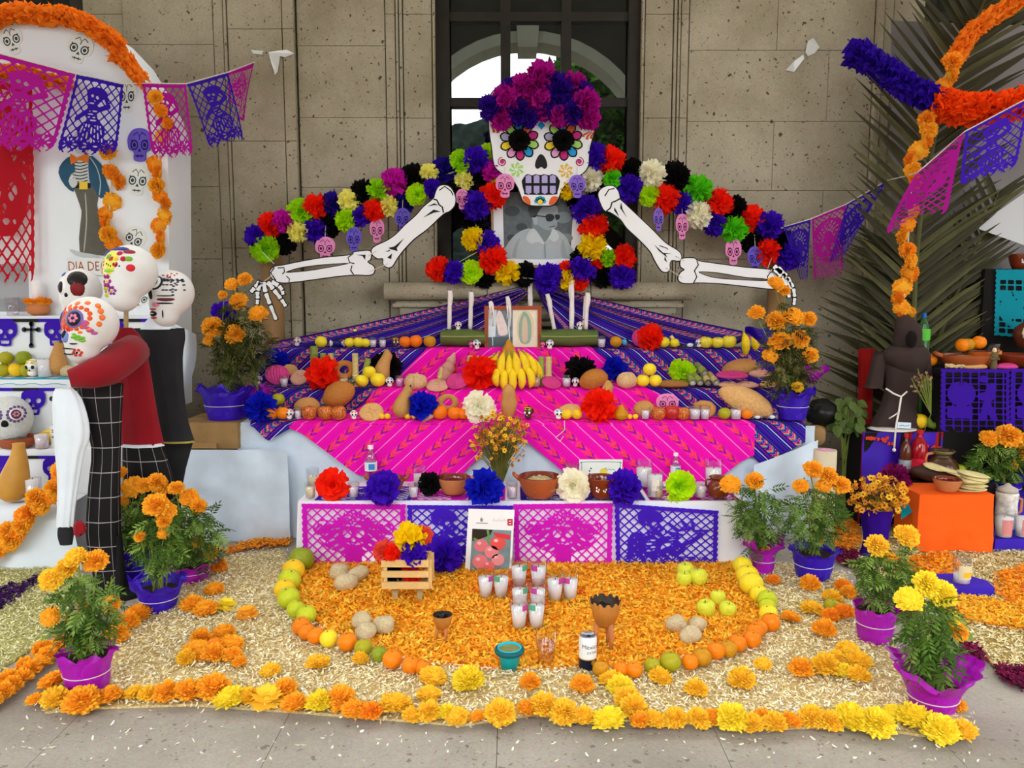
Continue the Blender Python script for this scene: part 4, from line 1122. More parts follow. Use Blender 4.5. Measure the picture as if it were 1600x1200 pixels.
bone('upper_arm_bone','white card upper arm bone slanting down right of the skull',c8([(142,350),(150,310),(190,285),(235,285),(265,320),(275,365),(300,390),(380,465),(480,560),(560,640),(640,690),(658,725),(645,750),(600,745),(585,770),(585,805),(560,820),(530,805),(490,740),(465,690),(400,620),(320,545),(280,490),(215,445),(175,430)]),[],
[c8(stroke([(275,362),(245,378),(225,385),(215,420),(185,445)],9)),c8(stroke([(180,345),(205,305),(240,298)],7)),c8([(282,385),(275,420),(318,480),(292,430)]),c8([(240,415),(238,435),(270,478),(255,440)]),c8([(490,650),(545,700),(600,705),(560,708),(570,730),(520,690)]),c8([(555,720),(570,760),(552,745)]),c8(stroke([(520,655),(565,670),(575,680)],5))],YB)
bone('forearm_bones','white card forearm bones at the right, leading into the marigold pot',c8([(655,750),(675,735),(740,735),(765,752),(900,772),(1050,792),(1200,805),(1260,815),(1290,850),(1280,905),(1240,925),(1100,912),(900,890),(760,885),(720,890),(660,885),(640,860),(655,825),(680,805),(655,785)]),[c8([(765,818),(880,822),(1050,850),(1190,862),(1190,876),(1050,872),(900,862),(820,846)])],
[c8(stroke([(755,752),(765,775),(740,812),(755,850),(735,888)],7)),c8(stroke([(1260,815),(1215,822),(1195,850),(1200,862)],6))],YB)
def bone_hand(name,label,fingers,Y,w_):
  root = empty(name,P(fingers[0][0][0],max(p[1]for f in fingers for p in f),Y),label,'bone','skeleton arms of white card')
  for f in fingers:
    fg = empty('finger',(0,0,0));fg.parent = root
    for i in range(len(f)-1):
      (ax,ay),(bx,by) = f[i],f[i+1];L_ = math.hypot(bx-ax,by-ay);ux,uy = (bx-ax)/L_,(by-ay)/L_;w = w_*(1-.1*i)
      def seg(k,e):return[(ax+ux*(t*L_+e*(1 if t>.5 else-1))+-uy*s*(w*ww+e),ay+uy*(t*L_+e*(1 if t>.5 else-1))+ux*s*(w*ww+e))for t,s,ww in((.03,-1,.4),(.12,-1,.52),(.5,-1,.38),(.85,-1,.5),(.95,-1,.35),(.95,1,.35),(.85,1,.5),(.5,1,.38),(.12,1,.52),(.03,1,.4))]
      b = MB();b.plate([px_loop(seg(0,.9),Y)],Y+.003,.006);b.build('black_backing',BLACK,fg)
      b = MB();b.plate([px_loop(seg(0,-.4),Y)],Y,.0035);b.build('finger_bone',WHITE,fg)
  return root
bone_hand('skeleton_hand','white card skeleton hand hanging over the left marigold plant',[c6([(105,800),(72,838),(45,868)]),c6([(112,800),(88,860),(90,910),(86,945)]),c6([(125,800),(140,870),(168,945),(208,1045)]),c6([(150,800),(190,850),(238,910),(268,958)]),c6([(175,800),(222,825),(245,855),(248,885)])],YB-.02,8)
bone_hand('skeleton_hand','white card skeleton hand behind the marigolds at the right',[c8([(1235,780),(1290,830),(1330,880),(1345,930)]),c8([(1260,790),(1320,850),(1360,920),(1368,980),(1362,1030)]),c8([(1240,800),(1290,850),(1320,910),(1335,985)])],YB-.02,8)
for root,a,c in(('forearm_bones',(575,400),(588,392)),('forearm_bones',(578,424),(606,412)),('forearm_bones.001',(1070,408),(1056,400)),('forearm_bones.001',(1066,434),(1040,418)),('forearm_bones',(428,412),(408,392)),('skeleton_hand',(412,440),(428,428)),('skeleton_hand.001',(1212,416),(1200,426)),('forearm_bones.001',(1198,424),(1206,402))):
  o = bpy.data.objects[root];b = MB();far = YB+.21 if c[1]in(392,402)and c[0]in(408,1206)else YB;b.tube([P(*a,YB-.004),P(*c,far-.004)],.0025,5);b.build('string',mat('cord','#d8d0c4',.9),o)
  # paper-flower garlands --------------------------------------------
def pf(parent,x,y,c,r_,Y,i,name='paper_flower'):
  me = (ROSE[i%3]if c in('green','lime','cream','grass')and i%2 else(POM+POMR)[i%6])
  o = inst(name,me,P(x,y,Y)-wloc(parent),r_*1.12*M_per_px(Y),(random.uniform(-.25,.25),random.uniform(0,6.28),random.uniform(-.25,.25)),TIS[c],parent)
  return o
def garland(label,lst,Y,cord):
  g = empty('paper_flower_garland',P(lst[0][0],max(q[1]for q in lst),Y),label,'garland')
  b = MB();b.tube([P(x,y,Y+.05)for x,y in cord],.006,5);b.build('cord',mat('cord','#d8d0c4',.9),g)
  for i,(x,y,c,r_)in enumerate(lst):pf(g,x,y,c,r_,Y+(.05 if c in('black','navy')else .0)+.012*(i%3),i)
  return g
garland('left arm of the paper-flower garland, from the skull down to the cardboard tube',[(399,369,'purple',15),(415,389,'green',20),(423,352,'red',17),(444,346,'magenta',16),(443,380,'black',17),(471,332,'green',20),(466,362,'yellow',15),(494,322,'red',17),(492,360,'purple',17),(519,321,'navy',18),(512,352,'black',18),(545,315,'yellow',16),(540,344,'lime',15),(564,339,'purple',14),(567,302,'black',18),(585,330,'red',16),(592,299,'green',17),(616,285,'magenta',20),(607,322,'yellow',14),(630,317,'navy',16),(645,280,'black',20),(652,305,'lime',16),(670,270,'yellow',13),(694,265,'navy',18),(675,295,'purple',14),(720,253,'green',16),(725,282,'yellow',13),(744,250,'purple',18),(747,278,'black',17),(762,238,'lime',13),(770,268,'magenta',15),(710,305,'black',19)],
5.68,[(415,385),(470,345),(540,328),(600,305),(650,288),(720,265),(775,255)])
garland('right arm of the paper-flower garland, from the skull to the bunting',[(930,245,'purple',18),(955,250,'red',19),(922,279,'cream',18),(956,279,'grass',14),(984,267,'black',19),(982,295,'purple',20),(1019,272,'cream',19),(1014,306,'lime',15),(1040,311,'red',20),(1055,277,'black',21),(1091,296,'grass',20),(1067,317,'purple',16),(1091,335,'cream',19),(1124,317,'red',19),(1117,350,'purple',16),(1147,325,'black',17),(1146,359,'grass',20),(1176,341,'red',19),(1201,352,'purple',20),(1175,375,'black',18),(1197,394,'red',19),(1224,375,'black',15),(1232,400,'purple',19),(942,292,'black',12)],
5.68,[(920,255),(985,275),(1055,295),(1125,330),(1200,365),(1235,395)])
garland('wreath of paper flowers round the framed portrait on the sill',[(744,322,'purple',21),(770,306,'red',19),(742,350,'black',17),(740,373,'gold',16),(762,380,'purple',18),(685,420,'red',18),(710,426,'purple',16),(735,426,'lime',17),(755,435,'black',14),(771,405,'red',20),(792,425,'gold',18),(820,430,'black',18),(856,435,'purple',21),(885,437,'gold',14),(884,419,'red',10),(906,442,'red',12),(910,422,'purple',21),(912,402,'black',18),(926,384,'gold',20),(927,354,'red',20),(916,328,'purple',20),(886,297,'gold',13),(899,314,'black',13),(932,412,'red',11),(951,404,'green',12),(974,402,'red',18),(971,430,'purple',19),(941,432,'black',15),(776,289,'gold',10)],
5.66,[(770,300),(742,345),(752,390),(690,425),(790,430),(860,440),(910,430),(975,420),(930,390),(925,340),(890,300)])
# foam skull tags hanging from the garland
FOAM = {k:mat('foam_'+k,v,.85)for k,v in dict(pink='#e88cc0',violet='#6c58c8',lilac='#8c6ad0').items()}
FINK = {k:mat('foam_ink_'+k,v,.85)for k,v in dict(pink='#5c1440',violet='#1c1460',lilac='#241468').items()}
def foam_skull(x,y,w_,h_,c,label,Y=5.66,cord=None,tilt=0.0,thick=.008,hang=True):
  e = empty('foam_skull',P(x,y+h_/2,Y),label,'skull tag','foam skull tags');k = w_/2;t = h_/2
  pts = [(-.55,-.9),(0,-1),(.55,-.9),(.95,-.5),(.98,0),(.85,.3),(.5,.45),(.5,.85),(.25,1),(-.25,1),(-.5,.85),(-.5,.45),(-.85,.3),(-.98,0),(-.95,-.5)]
  ct,st = math.cos(tilt),math.sin(tilt)
  def T(q):return[(x+(a*k)*ct-(b_*t)*st,y+(a*k)*st+(b_*t)*ct)for a,b_ in q]
  b = MB();b.plate([px_loop(T(pts),Y,3)],Y,thick);b.build('foam_cutout',FOAM[c],e)
  def ring(cx,cy,r0,n=14):return stroke([(cx+r0*math.cos(2*math.pi*i/n),cy+r0*math.sin(2*math.pi*i/n))for i in range(n+1)],.09)
  for s in(-1,1):
    art(e,'eye_ring',[T(ring(s*.42,.02,.27))],Y,.001,FINK[c]);art(e,'eye_dot',[T(circle(s*.42,.02,.13))],Y,.001,FINK[c])
  art(e,'nose',[T([(0,.2),(.14,.42),(-.14,.42)])],Y,.001,FINK[c])
  art(e,'teeth_line',[T(stroke([(-.34,.68),(.34,.68)],.07)),T(stroke([(-.15,.58),(-.15,.8)],.05)),T(stroke([(.15,.58),(.15,.8)],.05))],Y,.001,FINK[c])
  art(e,'swirl',[T(stroke([(-.5,-.55),(-.2,-.75),(0,-.5),(.2,-.75),(.5,-.55)],.06)),T(stroke([(0,-.5),(0,-.28)],.06)),T(circle(-.62,-.25,.06,n=8)),T(circle(.62,-.25,.06,n=8))],Y,.001,FINK[c])
  if hang:
    b = MB();p0 = P(x,y-h_/2,Y+.004);b.tube([p0,p0+Vector((0,.03,.09))],.0025,4);b.build('string',MATS['cord'],e)
  return e
for x,y,w_,h_,c,lab in((789,290,29,37,'pink','pink foam skull tag beside the jaw of the skull face, on its left'),(902,291,26,36,'lilac','lilac foam skull tag beside the jaw of the skull face, on its right'),(722,311,20,32,'pink','pink foam skull tag half behind a purple bloom near the portrait'),(508,388,31,36,'pink','round pink foam skull tag just above the left forearm bones'),(553,374,24,38,'violet','violet foam skull tag hanging left of a narrow pink one'),(589,360,23,38,'pink','narrow pink foam skull tag under a red bloom, left garland'),(629,343,24,36,'violet','violet foam skull tag partly behind the left upper arm bone'),(1029,343,16,36,'lilac','lilac foam skull tag turned edgewise right of the upper arm bone'),(1066,354,20,40,'pink','narrow pink foam skull tag below a purple bloom, right garland'),(1146,393,25,42,'pink','pink foam skull tag under a bright green bloom'),(1180,404,24,38,'violet','violet foam skull tag behind the lowest red bloom at the right')):
  foam_skull(x,y,w_,h_,c,lab,5.60 if y<330 and 700<x<910 else 5.66)
  # framed portrait --------------------------------------------------
YP = 5.74
pr = empty('portrait_frame',P(842,420,YP),'black-and-white portrait in a wide white mat under the skull','picture')
b = MB();b.plate([px_loop([(766,300),(916,300),(913,418),(770,418)],YP)],YP,.02);b.build('frame_back',mat('pale_wood','#b89468',.6,.15,10),pr)
b = MB();b.plate([px_loop([(770,300),(913,300),(910,414),(773,414)],YP)],YP-.003,.003);b.build('white_mat',mat('mat_board','#efeff4',.7),pr)
GR = [mat('photo_grey%d'%i,c,.35,.18 if i in(1,)else .04,30)for i,c in enumerate(('#3e4448','#5c6468','#7c868a','#969fa4','#a9b1b6','#c2cacc','#22262a'))]
def pho(name,sh,k,m,smooth=3):b = MB();b.plate([px_loop(sh,YP,smooth)],YP-.004-.0012*k,.001);return b.build(name,m,pr)
pho('photo_ground',[(785,300),(897,300),(891,404),(788,404)],0,GR[1],0)
for i,(x,y,r_)in enumerate(((800,330,12),(880,340,13),(815,355,9),(885,372,10),(800,372,8))):pho('photo_blur',circle(x,y,r_,r_*.7,16),.2+.05*i,GR[2]if i%2 else GR[0],0)
pho('photo_shirt',[(789,403),(791,385),(806,366),(826,357),(845,361),(865,358),(880,366),(889,380),(890,403)],1,GR[4])
pho('photo_fold',[(800,400),(805,382),(812,372),(808,390),(806,402)],1.4,GR[3]);pho('photo_fold',[(878,402),(876,385),(880,374),(884,390),(886,402)],1.4,GR[3])
pho('photo_neck',[(834,342),(832,357),(838,370),(850,378),(862,368),(862,352),(858,344)],2,GR[2])
pho('photo_head',[(830,335),(834,320),(846,312),(860,312),(870,322),(872,334),(875,342),(871,346),(870,354),(862,360),(850,358),(838,350),(832,344)],3,GR[3])
pho('photo_ear',[(833,340),(837,337),(840,343),(838,352),(834,349)],4,GR[4])
pho('photo_hair',[(828,338),(826,322),(836,309),(854,306),(868,312),(871,322),(862,320),(850,322),(842,330),(838,338),(833,340)],4,GR[0])
pho('photo_sunglass',[(853,336),(863,335),(866,341),(861,346),(854,345)],5,GR[6]);pho('photo_sunglass',[(867,336),(874,336),(874,342),(869,344)],5,GR[6]);pho('photo_temple',stroke([(838,337),(853,339)],1.6),5,GR[6],0)
pho('photo_mouth',stroke([(858,355),(868,353)],1.3),5,GR[0],0)
pho('photo_collar',[(822,372),(832,357),(842,366),(851,382),(840,378),(830,381)],5,GR[5]);pho('photo_collar',[(851,382),(860,366),(864,357),(874,370),(866,378),(858,374)],5,GR[5])
pho('photo_placket',stroke([(851,382),(852,403)],1.2),6,GR[2],0)
# ================================================================= offerings on the altar
TIERS = dict(T=(ZT+.008,5.53,5.70),M=(ZM+.009,5.17,5.46),L=(ZL+.009,4.79,5.08),B=(ZTAB+.009,YT0+.05,YT1-.05))
CLOTH_Z = {'T':.004,'M':.004,'L':.004,'B':0}
def spot(t,x,yb):
  z,a,c = TIERS[t];return on(z+.004,x,yb,a,c)
def sz(px,p):return px*M_per_px(p.y,p.z)
def fruit(t,x,yb,r_,m,label,group=None,name='orange',me=None,cat='fruit',dz=0.0,sq=1.0):
  p = spot(t,x,yb);p.z+=dz;k = sz(r_,p)
  return tag(inst(name,me or ORG,p,(k,k,k*sq),(random.uniform(-.15,.15),random.uniform(-.15,.15),random.uniform(0,6)),m),label,cat,group)
def stand_in(t,x,yb,me,name,sxyz,rot,m,label,cat,group=None,dz=0.0,dy=0.0):
  p = spot(t,x,yb);p.z+=dz;p.y+=dy;k = sz(1,p)
  o = inst(name,me,p,tuple(v*k for v in sxyz),rot,m);return tag(o,label,cat,group)
def pom(t,x,y,r_,c,label,rose=False,dy=0.0,group='paper flowers among the offerings'):
  p0 = spot(t,x,y+r_);k = sz(r_*1.1,p0);p = P(x,y,p0.y+dy);p.z = max(p.z,TIERS[t][0]+k*.8)
  return tag(inst('paper_flower',ROSE[int(x)%3]if rose else(POM+POMR)[int(x)%6],p,k,(random.uniform(-.15,.25),random.uniform(0,6),random.uniform(-.2,.2)),TIS[c]),label,'paper flower',group)
def cup(t,x,yb,h_,label,group=None,liq=None,r0=.3,r1=.4,fill=.7):
  p = spot(t,x,yb);return cup_thing(p,sz(h_,p),label,group,fill,liq,r0,r1)
def skl(t,x,yb,h_,label,ic='blue',body=None,group='small sugar skulls',dz=0.0,eye=None):
  p = spot(t,x,yb);p.z+=dz;return skull_thing(p,sz(h_,p),label,group,ic,body,random.uniform(-.35,.35),eye)
def cane(t,x,yb,h_,w_,k,label,rot=(0,0,0),dz=0.0,group='sugar cane pieces'):
  p = spot(t,x,yb);p.z+=dz;q = sz(1,p);o = inst('sugar_cane',CANES[k],p,(w_*q/.31,w_*q/.31,h_*q),rot);return tag(o,label,'sugar cane',group)
MILK = mat('milk','#ece4ea',.4);TAN = mat('tan_drink','#d8c098',.5)
# ---- top step
skl('T',465,541,14,'red-iced sugar skull at the far left of the top step','red')
cup('T',482,540,15,'cream clay cup left of a single yellow fruit, top step',liq=TAN,r0=.42,r1=.46)
fruit('T',501,543,9.5,ORG_M['lem'],'single yellow fruit between clay cup and wrapped sweet, top step',name='lemon')
def sweet(t,x,yb,w_,h_,c1,c2,label,tilt=0.0):
  p = spot(t,x,yb);k = sz(1,p);e = empty('wrapped_sweet',p,label,'sweet','wrapped sweets');m1 = mat('wrapper_'+c1,c1,.35);m2 = mat('wrapper_'+c2,c2,.35)
  b = MB();b.blob((0,0,h_*.5),(w_*.32,h_*.42,h_*.45),12,8);
  def rot(b):
    c,s = math.cos(tilt),math.sin(tilt);b.v = [((x_*c-z_*s)*k,y_*k,(x_*s+z_*c+abs(s)*w_*.45)*k)for x_,y_,z_ in b.v];return b
  rot(b).lb('candy',m1,e,True)
  for s in(-1,1):
    b = MB();b.lathe([(h_*.1,0),(h_*.3,w_*.12),(h_*.42,w_*.22)],9,fn=lambda q,a,r_,z:Vector((s*(w_*.28+z),q.x*(1+.3*math.sin(a*3)),h_*.5+q.y*(1+.3*math.cos(a*4)))),caps=(False,False))
    rot(b).lb('wrapper_twist',m2,e)
  return e
sweet('T',527,542,22,11,'#20206a','#f0f0f4','dark blue and white wrapped sweet on the top step')
for x,yb,r_,dz,lab in((547,544,8,0,'leftmost'),(559,546,8.5,0,'front middle'),(571,545,7.5,0,'rightmost'),(557,536,8,.03,'topmost')):
  fruit('T',x,yb,r_,ORG_M['lem'],lab+' yellow guava of the little heap left of two cups','guavas heaped on the top step','guava',dz=.06 if dz else 0)
cup('T',583,545,16,'left of two clear cups before the pink sweet bread',liq=MILK);cup('T',598,545,16,'right of two clear cups before the pink sweet bread',liq=MILK)
stand_in('T',609,541,CONCHA,'sweet_bread',(17,17,12),(R(78),0,0),BR['k'],'pink sweet bread leaning upright behind two clear cups','bread',dz=.07,dy=.07)
skl('T',618,546,15,'chocolate skull with yellow icing left of the tangerines','yellow',CHOC,eye=SUGAR)
fruit('T',633,547,9.5,ORG_M['t'],'left tangerine beside the chocolate skull, top step');fruit('T',651,547,10.5,ORG_M['t'],'bright tangerine between another tangerine and a green one, top step');fruit('T',670,547,10,ORG_M['d'],'greenish tangerine next to the agave stalk')
# halved agave stalk with candles
AGV = mat('agave_green','#5c6a34',.6,.2,8,.3,20)
def stalk(xa,xb,y,h_,lab):
  pa,pb = spot('T',xa,547),spot('T',xb,547);e = empty('agave_stalk',(pa+pb)/2,lab,'plant stalk');k = sz(h_,pa);n = 14;Y0 = 5.62
  b = MB();b.grid(lambda u,v:(pa.x+(pb.x-pa.x)*u,Y0-k*.75*math.sin(math.pi*v),pa.z+k*(.5-.5*math.cos(math.pi*v))+.004*math.sin(u*8+v*4)),24,n);b.build('green_rind',AGV,e,True)
  b = MB();b.box(((pa.x+pb.x)/2,Y0+.035,pa.z+k*.5),(pb.x-pa.x,.07,k*.94));b.build('cut_core',AGV,e)
  b = MB();b.tube([(pa.x+.01,Y0-k*.78,pa.z+k*.62),((pa.x+pb.x)/2,Y0-k*.80,pa.z+k*.60),(pb.x-.01,Y0-k*.78,pa.z+k*.64)],.006,5);b.build('rib',mat('agave_edge','#8a9450',.6),e)
  return e,pa.z+k
e,zst = stalk(688,760,530,27,'short green agave stalk holding candles left of the religious picture');e,zst2 = stalk(844,935,530,27,'green agave stalk holding candles right of the religious picture')
TAPER = mat('taper_wax','#f2e6e2',.5,.05,20,.3,40)
def taper(x,yt,yb,xt,lab,w_=6.5,Y=5.64,z0=None):
  p = P(x,yb,Y);z = zst if z0 is None else z0;p.z = z;q = P(xt,yt,Y);e = empty('taper_candle',p,lab,'candle','white taper candles')
  b = MB();r_ = w_/2*M_per_px(Y);pts = [p.lerp(q,t/8)for t in range(9)];b.tube(pts,[r_*random.uniform(.92,1.12)for _ in pts],9);b.build('wax_stick',TAPER,e,True)
  b = MB();b.tube([q,q+Vector((.002,0,.012))],.0018,5);b.build('wick',BLACK,e)
  b = MB();s = random.choice((-1,1));b.tube([q+Vector((s*r_*.9,-.003,-.01)),q.lerp(p,.2)+Vector((s*r_*1.1,-.004,0)),q.lerp(p,.38)+Vector((s*r_,-.004,0))],[r_*.35,r_*.45,r_*.2],6);b.build('wax_drip',TAPER,e,True)
  return e
taper(702,454,526,703,'leftmost white taper candle on the agave stalk');taper(735,456,524,736,'white taper candle just left of the religious picture')
taper(829,443,520,829.5,'white taper candle rising behind the religious picture',Y=5.70,z0=ZT+.008);taper(866,459,521,855,'white taper candle leaning to the left',z0=zst2)
taper(893,438,521,894,'tallest white taper candle right of the leaning one',7.5,z0=zst2);taper(915,457,521,918,'rightmost white taper candle on the agave stalk',7,z0=zst2)
taper(911,462,521,914,'thin half-burnt candle touching the rightmost taper',3.4,5.66,z0=zst2)
for x,lab in((716,'sugar skull on the agave stalk between two tapers'),(906,'sugar skull on the agave stalk at the foot of the tallest taper')):
  p = P(x,524,5.61);p.z = (zst if x<800 else zst2)-.004;skull_thing(p,sz(13,p),lab,'small sugar skulls','pink')
  # framed religious picture: left half a pale figure, right half a veiled figure (plain generic print)
YR = 5.56
rp = empty('framed_print',P(801,548,YR),'wood-framed pair of pale devotional prints before the tapers','picture')
b = MB()
for(x0,y0_,x1,y1)in((757,478,846,484),(757,542,846,548),(757,484,763,542),(840,484,846,542)):
  b.plate([px_loop([(x0,y0_),(x1,y0_),(x1,y1),(x0,y1)],YR)],YR-.012,.024)
zmin = min(v[2]for v in b.v)
b.build('frame',mat('red_wood','#a2492a',.4,.15,10),rp)
def prn(name,sh,k,m,sm=0):b = MB();b.plate([px_loop(sh,YR,sm)],YR-.001-.001*k,.001);return b.build(name,m,rp)
prn('print_left',[(763,484),(801,484),(801,542),(763,542)],0,mat('print_grey','#7c8c94',.4,.25,25))
prn('print_light',[(763,484),(776,484),(774,526),(763,527)],1,mat('print_pale','#dcebf0',.4,.1,30));prn('print_ground',[(763,527),(801,526),(801,542),(763,542)],1,mat('print_dark','#56646a',.4,.2,20))
prn('print_figure',[(778,486),(783,487),(787,496),(792,510),(793,522),(780,524),(777,512),(775,500)],2,mat('print_rose','#ecd8d4',.4,.1,30),3)
prn('print_streak',stroke([(768,486),(769,505),(770,540)],2.5,1),3,MATS['print_pale']);prn('print_streak',stroke([(796,488),(795,512),(797,540)],3,1.5),3,MATS['print_pale'])
prn('print_right',[(801,484),(840,484),(840,542),(801,542)],0,mat('print_cream','#efe4cf',.4,.06,25))
prn('print_glow',circle(821,512,14,27,24),1,mat('print_glow','#e6cfa8',.4));prn('print_veil',[(819,487),(825,492),(830,505),(830,525),(826,536),(815,536),(811,525),(811,505),(815,492)],2,mat('print_green','#94b4a0',.4,.08,30),3)
prn('print_robe',[(820,494),(824,504),(824,532),(816,532),(816,504)],3,mat('print_tan','#d9bfa4',.4),3)
for xs_,yt,yb in((768,471,482),(795,463,484)):
  e = empty('candle_stub',P(xs_,yb,YR),'burnt candle stub on the picture frame, '+('left corner' if xs_<780 else 'near its middle'),'candle','white taper candles')
  zt_ = P(xs_,478,YR-.012).z+.001
  b = MB();q = P(xs_,yt,YR);b.tube([(q.x,YR,zt_),(q.x-.004,YR,(zt_+q.z)/2),(q.x-.012,YR,q.z)],[.019,.017,.012],9);b.build('wax_stub',TAPER,e,True)
  for dx,ln in((-.012,.09),(.01,.14),(.0,.05)):
    b = MB();b.tube([(q.x+dx,YR-.016,zt_+.004),(q.x+dx+.004,YR-.017,zt_-ln*.5),(q.x+dx,YR-.016,zt_-ln)],[.007,.005,.004],6);b.build('wax_drip',TAPER,e,True)
cup('T',940,548,18,'clear cup at the right end of the agave stalk',liq=MILK);fruit('T',961,550,9.5,ORG_M['d'],'brown-orange tangerine right of the agave stalk cup');sweet('T',978,549,14,11,'#4aa8d8','#102a50','light blue wrapped sweet right of the tangerine',.5)
stand_in('T',1003,548,CONCHA,'sweet_bread',(15,15,11),(R(75),0,0),BR['k'],'pink sweet bread leaning behind a red paper flower','bread',dz=.06,dy=.05)
pom('T',1017,533,19,'red','red paper flower on the top step, right side')
fruit('T',1037,549,9,ORG_M['lem'],'larger yellow guava beside the red paper flower, top step',None,'guava');fruit('T',1053,550,7.5,ORG_M['lem'],'smaller yellow guava at the foot of a yellow stick',None,'guava')
b = MB();p = spot('T',1060,548);q = P(1048,525,p.y+.02);b.tube([p+Vector((0,0,.01)),q],.013,8);tag(b.build('candy_stick',mat('yellow_stick','#efe08a',.5),None,True),'pale yellow candy stick leaning on a guava','sweet')
sweet('T',1078,549,16,7,'#e8ecf4','#2a4a90','silver wrapped sweet lying left of a sugar skull')
skl('T',1092,548,13,'sugar skull before the yellow apples on the top step','pink')
for i,(x,r_)in enumerate(((1102,10),(1121,9.5),(1139,11))):fruit('T',x,547,r_,APM[2],('leftmost','middle','rightmost')[i]+' of three yellow apples on the top step','yellow apples on the top step','apple',APPLE,sq=.95,dz=0)
sweet('T',1156,545,30,12,'#241c5c','#3a1c28','dark blue twisted sweet wrapper over the bananas',.5)
def banana(p0,p1,r_,bend,m,name='banana',n=8):
  b = MB();p0,p1 = Vector(p0),Vector(p1);mid = (p0+p1)/2+Vector(bend);pts = []
  for i in range(n+1):t = i/n;pts.append(p0*(1-t)**2+mid*2*t*(1-t)+p1*t*t)
  rr = [r_*k for k in(.28,.6,.9,1,1,1,.9,.62,.22)];b.tube(pts,rr,7);b.tube([pts[-1],pts[-1]+(pts[-1]-pts[-2])*.35],r_*.2,5,1);b.tube([pts[0]-(pts[1]-pts[0])*.7,pts[0]],[r_*.3,r_*.28],5,2)
  return b
BANM = [mat('banana_peel','#f0cc1c',.5,.12,18),mat('banana_tip','#3a2a14',.8),mat('banana_stalk','#b8a83a',.7)]
for i,(x0,x1)in enumerate(((1158,1164),(1172,1180))):
  q = spot('T',x0,545);e = banana(q+Vector((0,-.06,.10)),P(x1,556-8*i,5.46),.028,(0,-.06,.01),None);tag(e.build('banana',BANM,None,True),('left' if i==0 else 'right')+' small banana hanging over the top step edge','fruit')
  # ---- middle step
pom('M',429,568,21,'blue','dark blue paper flower at the left end of the middle step');skl('M',405,601,13,'sugar skull before the magenta pot, middle step','lilac')
stand_in('M',430,606,CONCHA,'sweet_bread',(19,17,12),(R(60),0,.4),BR['k'],'magenta sweet bread leaning at the left end of the middle step','bread',dz=.07,dy=.05)
cup('M',444,606,18,'clear cup before the pinkish round bread, middle step left',liq=MILK)
stand_in('M',450,600,BUN[1],'bread',(12,11,9),(R(50),0,.5),BR['l'],'pale round bread on top of the left bread pile','bread',dz=.085,dy=.06)
stand_in('M',466,606,DISC[0],'round_bread',(15,14,11),(R(52),0,-.2),BR['p'],'pinkish round bread right of the clear cup, middle step left','bread',dz=.05,dy=.05)
pom('M',505,586,24,'red','large red paper flower on the middle step, left side')
for i,(x,yt,yb,w_)in enumerate(((492,541,598,13),(506,552,600,10),(518,552,600,10))):cane('M',x,yb,yb-yt,w_,0 if i<2 else 1,('tallest','middle','rightmost')[i]+' sugar cane piece standing behind the red paper flower',dz=0)
stand_in('M',536,606,RING,'ring_bread',(18,17,14),(R(65),0,.1),BR['b'],'brown ring bread between cane pieces, left of the black paper flower','bread',dz=.10,dy=.06)
cane('M',556,604,52,10,1,'pale sugar cane piece standing right of the ring bread');cane('M',565,604,46,9,0,'greenish sugar cane leaning right of the ring bread',(0,.25,0))
cane('M',549,611,26,8,0,'short sugar cane piece lying before the ring bread',(R(80),0,.3),dz=.03)
cup('M',537,608,18,'cup of tan cream before the ring bread',liq=TAN,r0=.4,r1=.46);sweet('M',552,590,14,12,'#3aa0d8','#f0f0f8','blue wrapped sweet left of the three lemons',.6)
for x,yb,r_,dz,lab in((566,611,10.5,0,'left'),(589,611,12,0,'right'),(578,606,10,.06,'upper')):fruit('M',x,yb,r_,ORG_M['lem'],lab+' of three lemons below the black paper flower, left','lemons below the left black paper flower','lemon',dz=dz)
stand_in('M',590,606,GOURD,'squash',(13,11,19),(R(-8),R(8),0),None,'tall tan squash behind the lemons and the left black flower','squash',dy=.08)
pom('M',603,574,22,'black','black paper flower on the purple and pink cloth edge, left')
skl('M',609,617,15,'blue-iced sugar skull left of the pink cup','blue');cup('M',625,612,18,'pink-tinted cup left of the sugar-crusted roll',liq=mat('pink_drink','#ecb0d8',.5),r0=.3,r1=.37)
stand_in('M',649,612,ROLL,'bread_roll',(18,16,17),(R(35),0,.2),BR['s'],'sugar-crusted round roll left of the brown disc bread','bread')
stand_in('M',684,615,DISC[1],'round_bread',(18,17,11),(R(28),0,0),BR['p'],'flat brown disc bread under a printed cane piece','bread')
cane('M',686,604,24,7,1,'sugar cane piece with a printed label standing on the disc bread',(0,.2,0),dz=.03)
def shell_bread(p,k):
  b = MB();b.lathe(cat_rom([(.2,0),(10,2),(13,12),(10,20),(11,24),(7,32),(8,36),(4,44),(1,50)],2,False),16)
  M = Euler((R(-5),R(22),0)).to_matrix();b.v = [tuple(p+(M@Vector(v))*k)for v in b.v];return b
p = spot('M',691,598);b = shell_bread(p+Vector((0,.04,0)),sz(1,p));tag(b.build('spiral_bread',BR['p'],None,True),'pink spiral shell-shaped bread pointing up behind the disc bread','bread')
stand_in('M',715,612,CONCHA,'sweet_bread',(19,16,12),(R(45),0,-.3),BR['k'],'magenta sweet bread left of the big red paper flower','bread',dz=.03)
pom('M',752,596,25,'red','big red paper flower left of the bananas')
cane('M',735,602,46,10,1,'left sugar cane piece behind the big red paper flower',dz=.0);cane('M',747,600,44,10,1,'right sugar cane piece behind the big red paper flower')
skl('M',745,557,15,'blue-iced sugar skull perched on cane left of the picture frame','blue',dz=.225);skl('M',736,556,9,'tiny pink skull beside the perched sugar skull, left','pink',ICING['pink'],dz=.235)
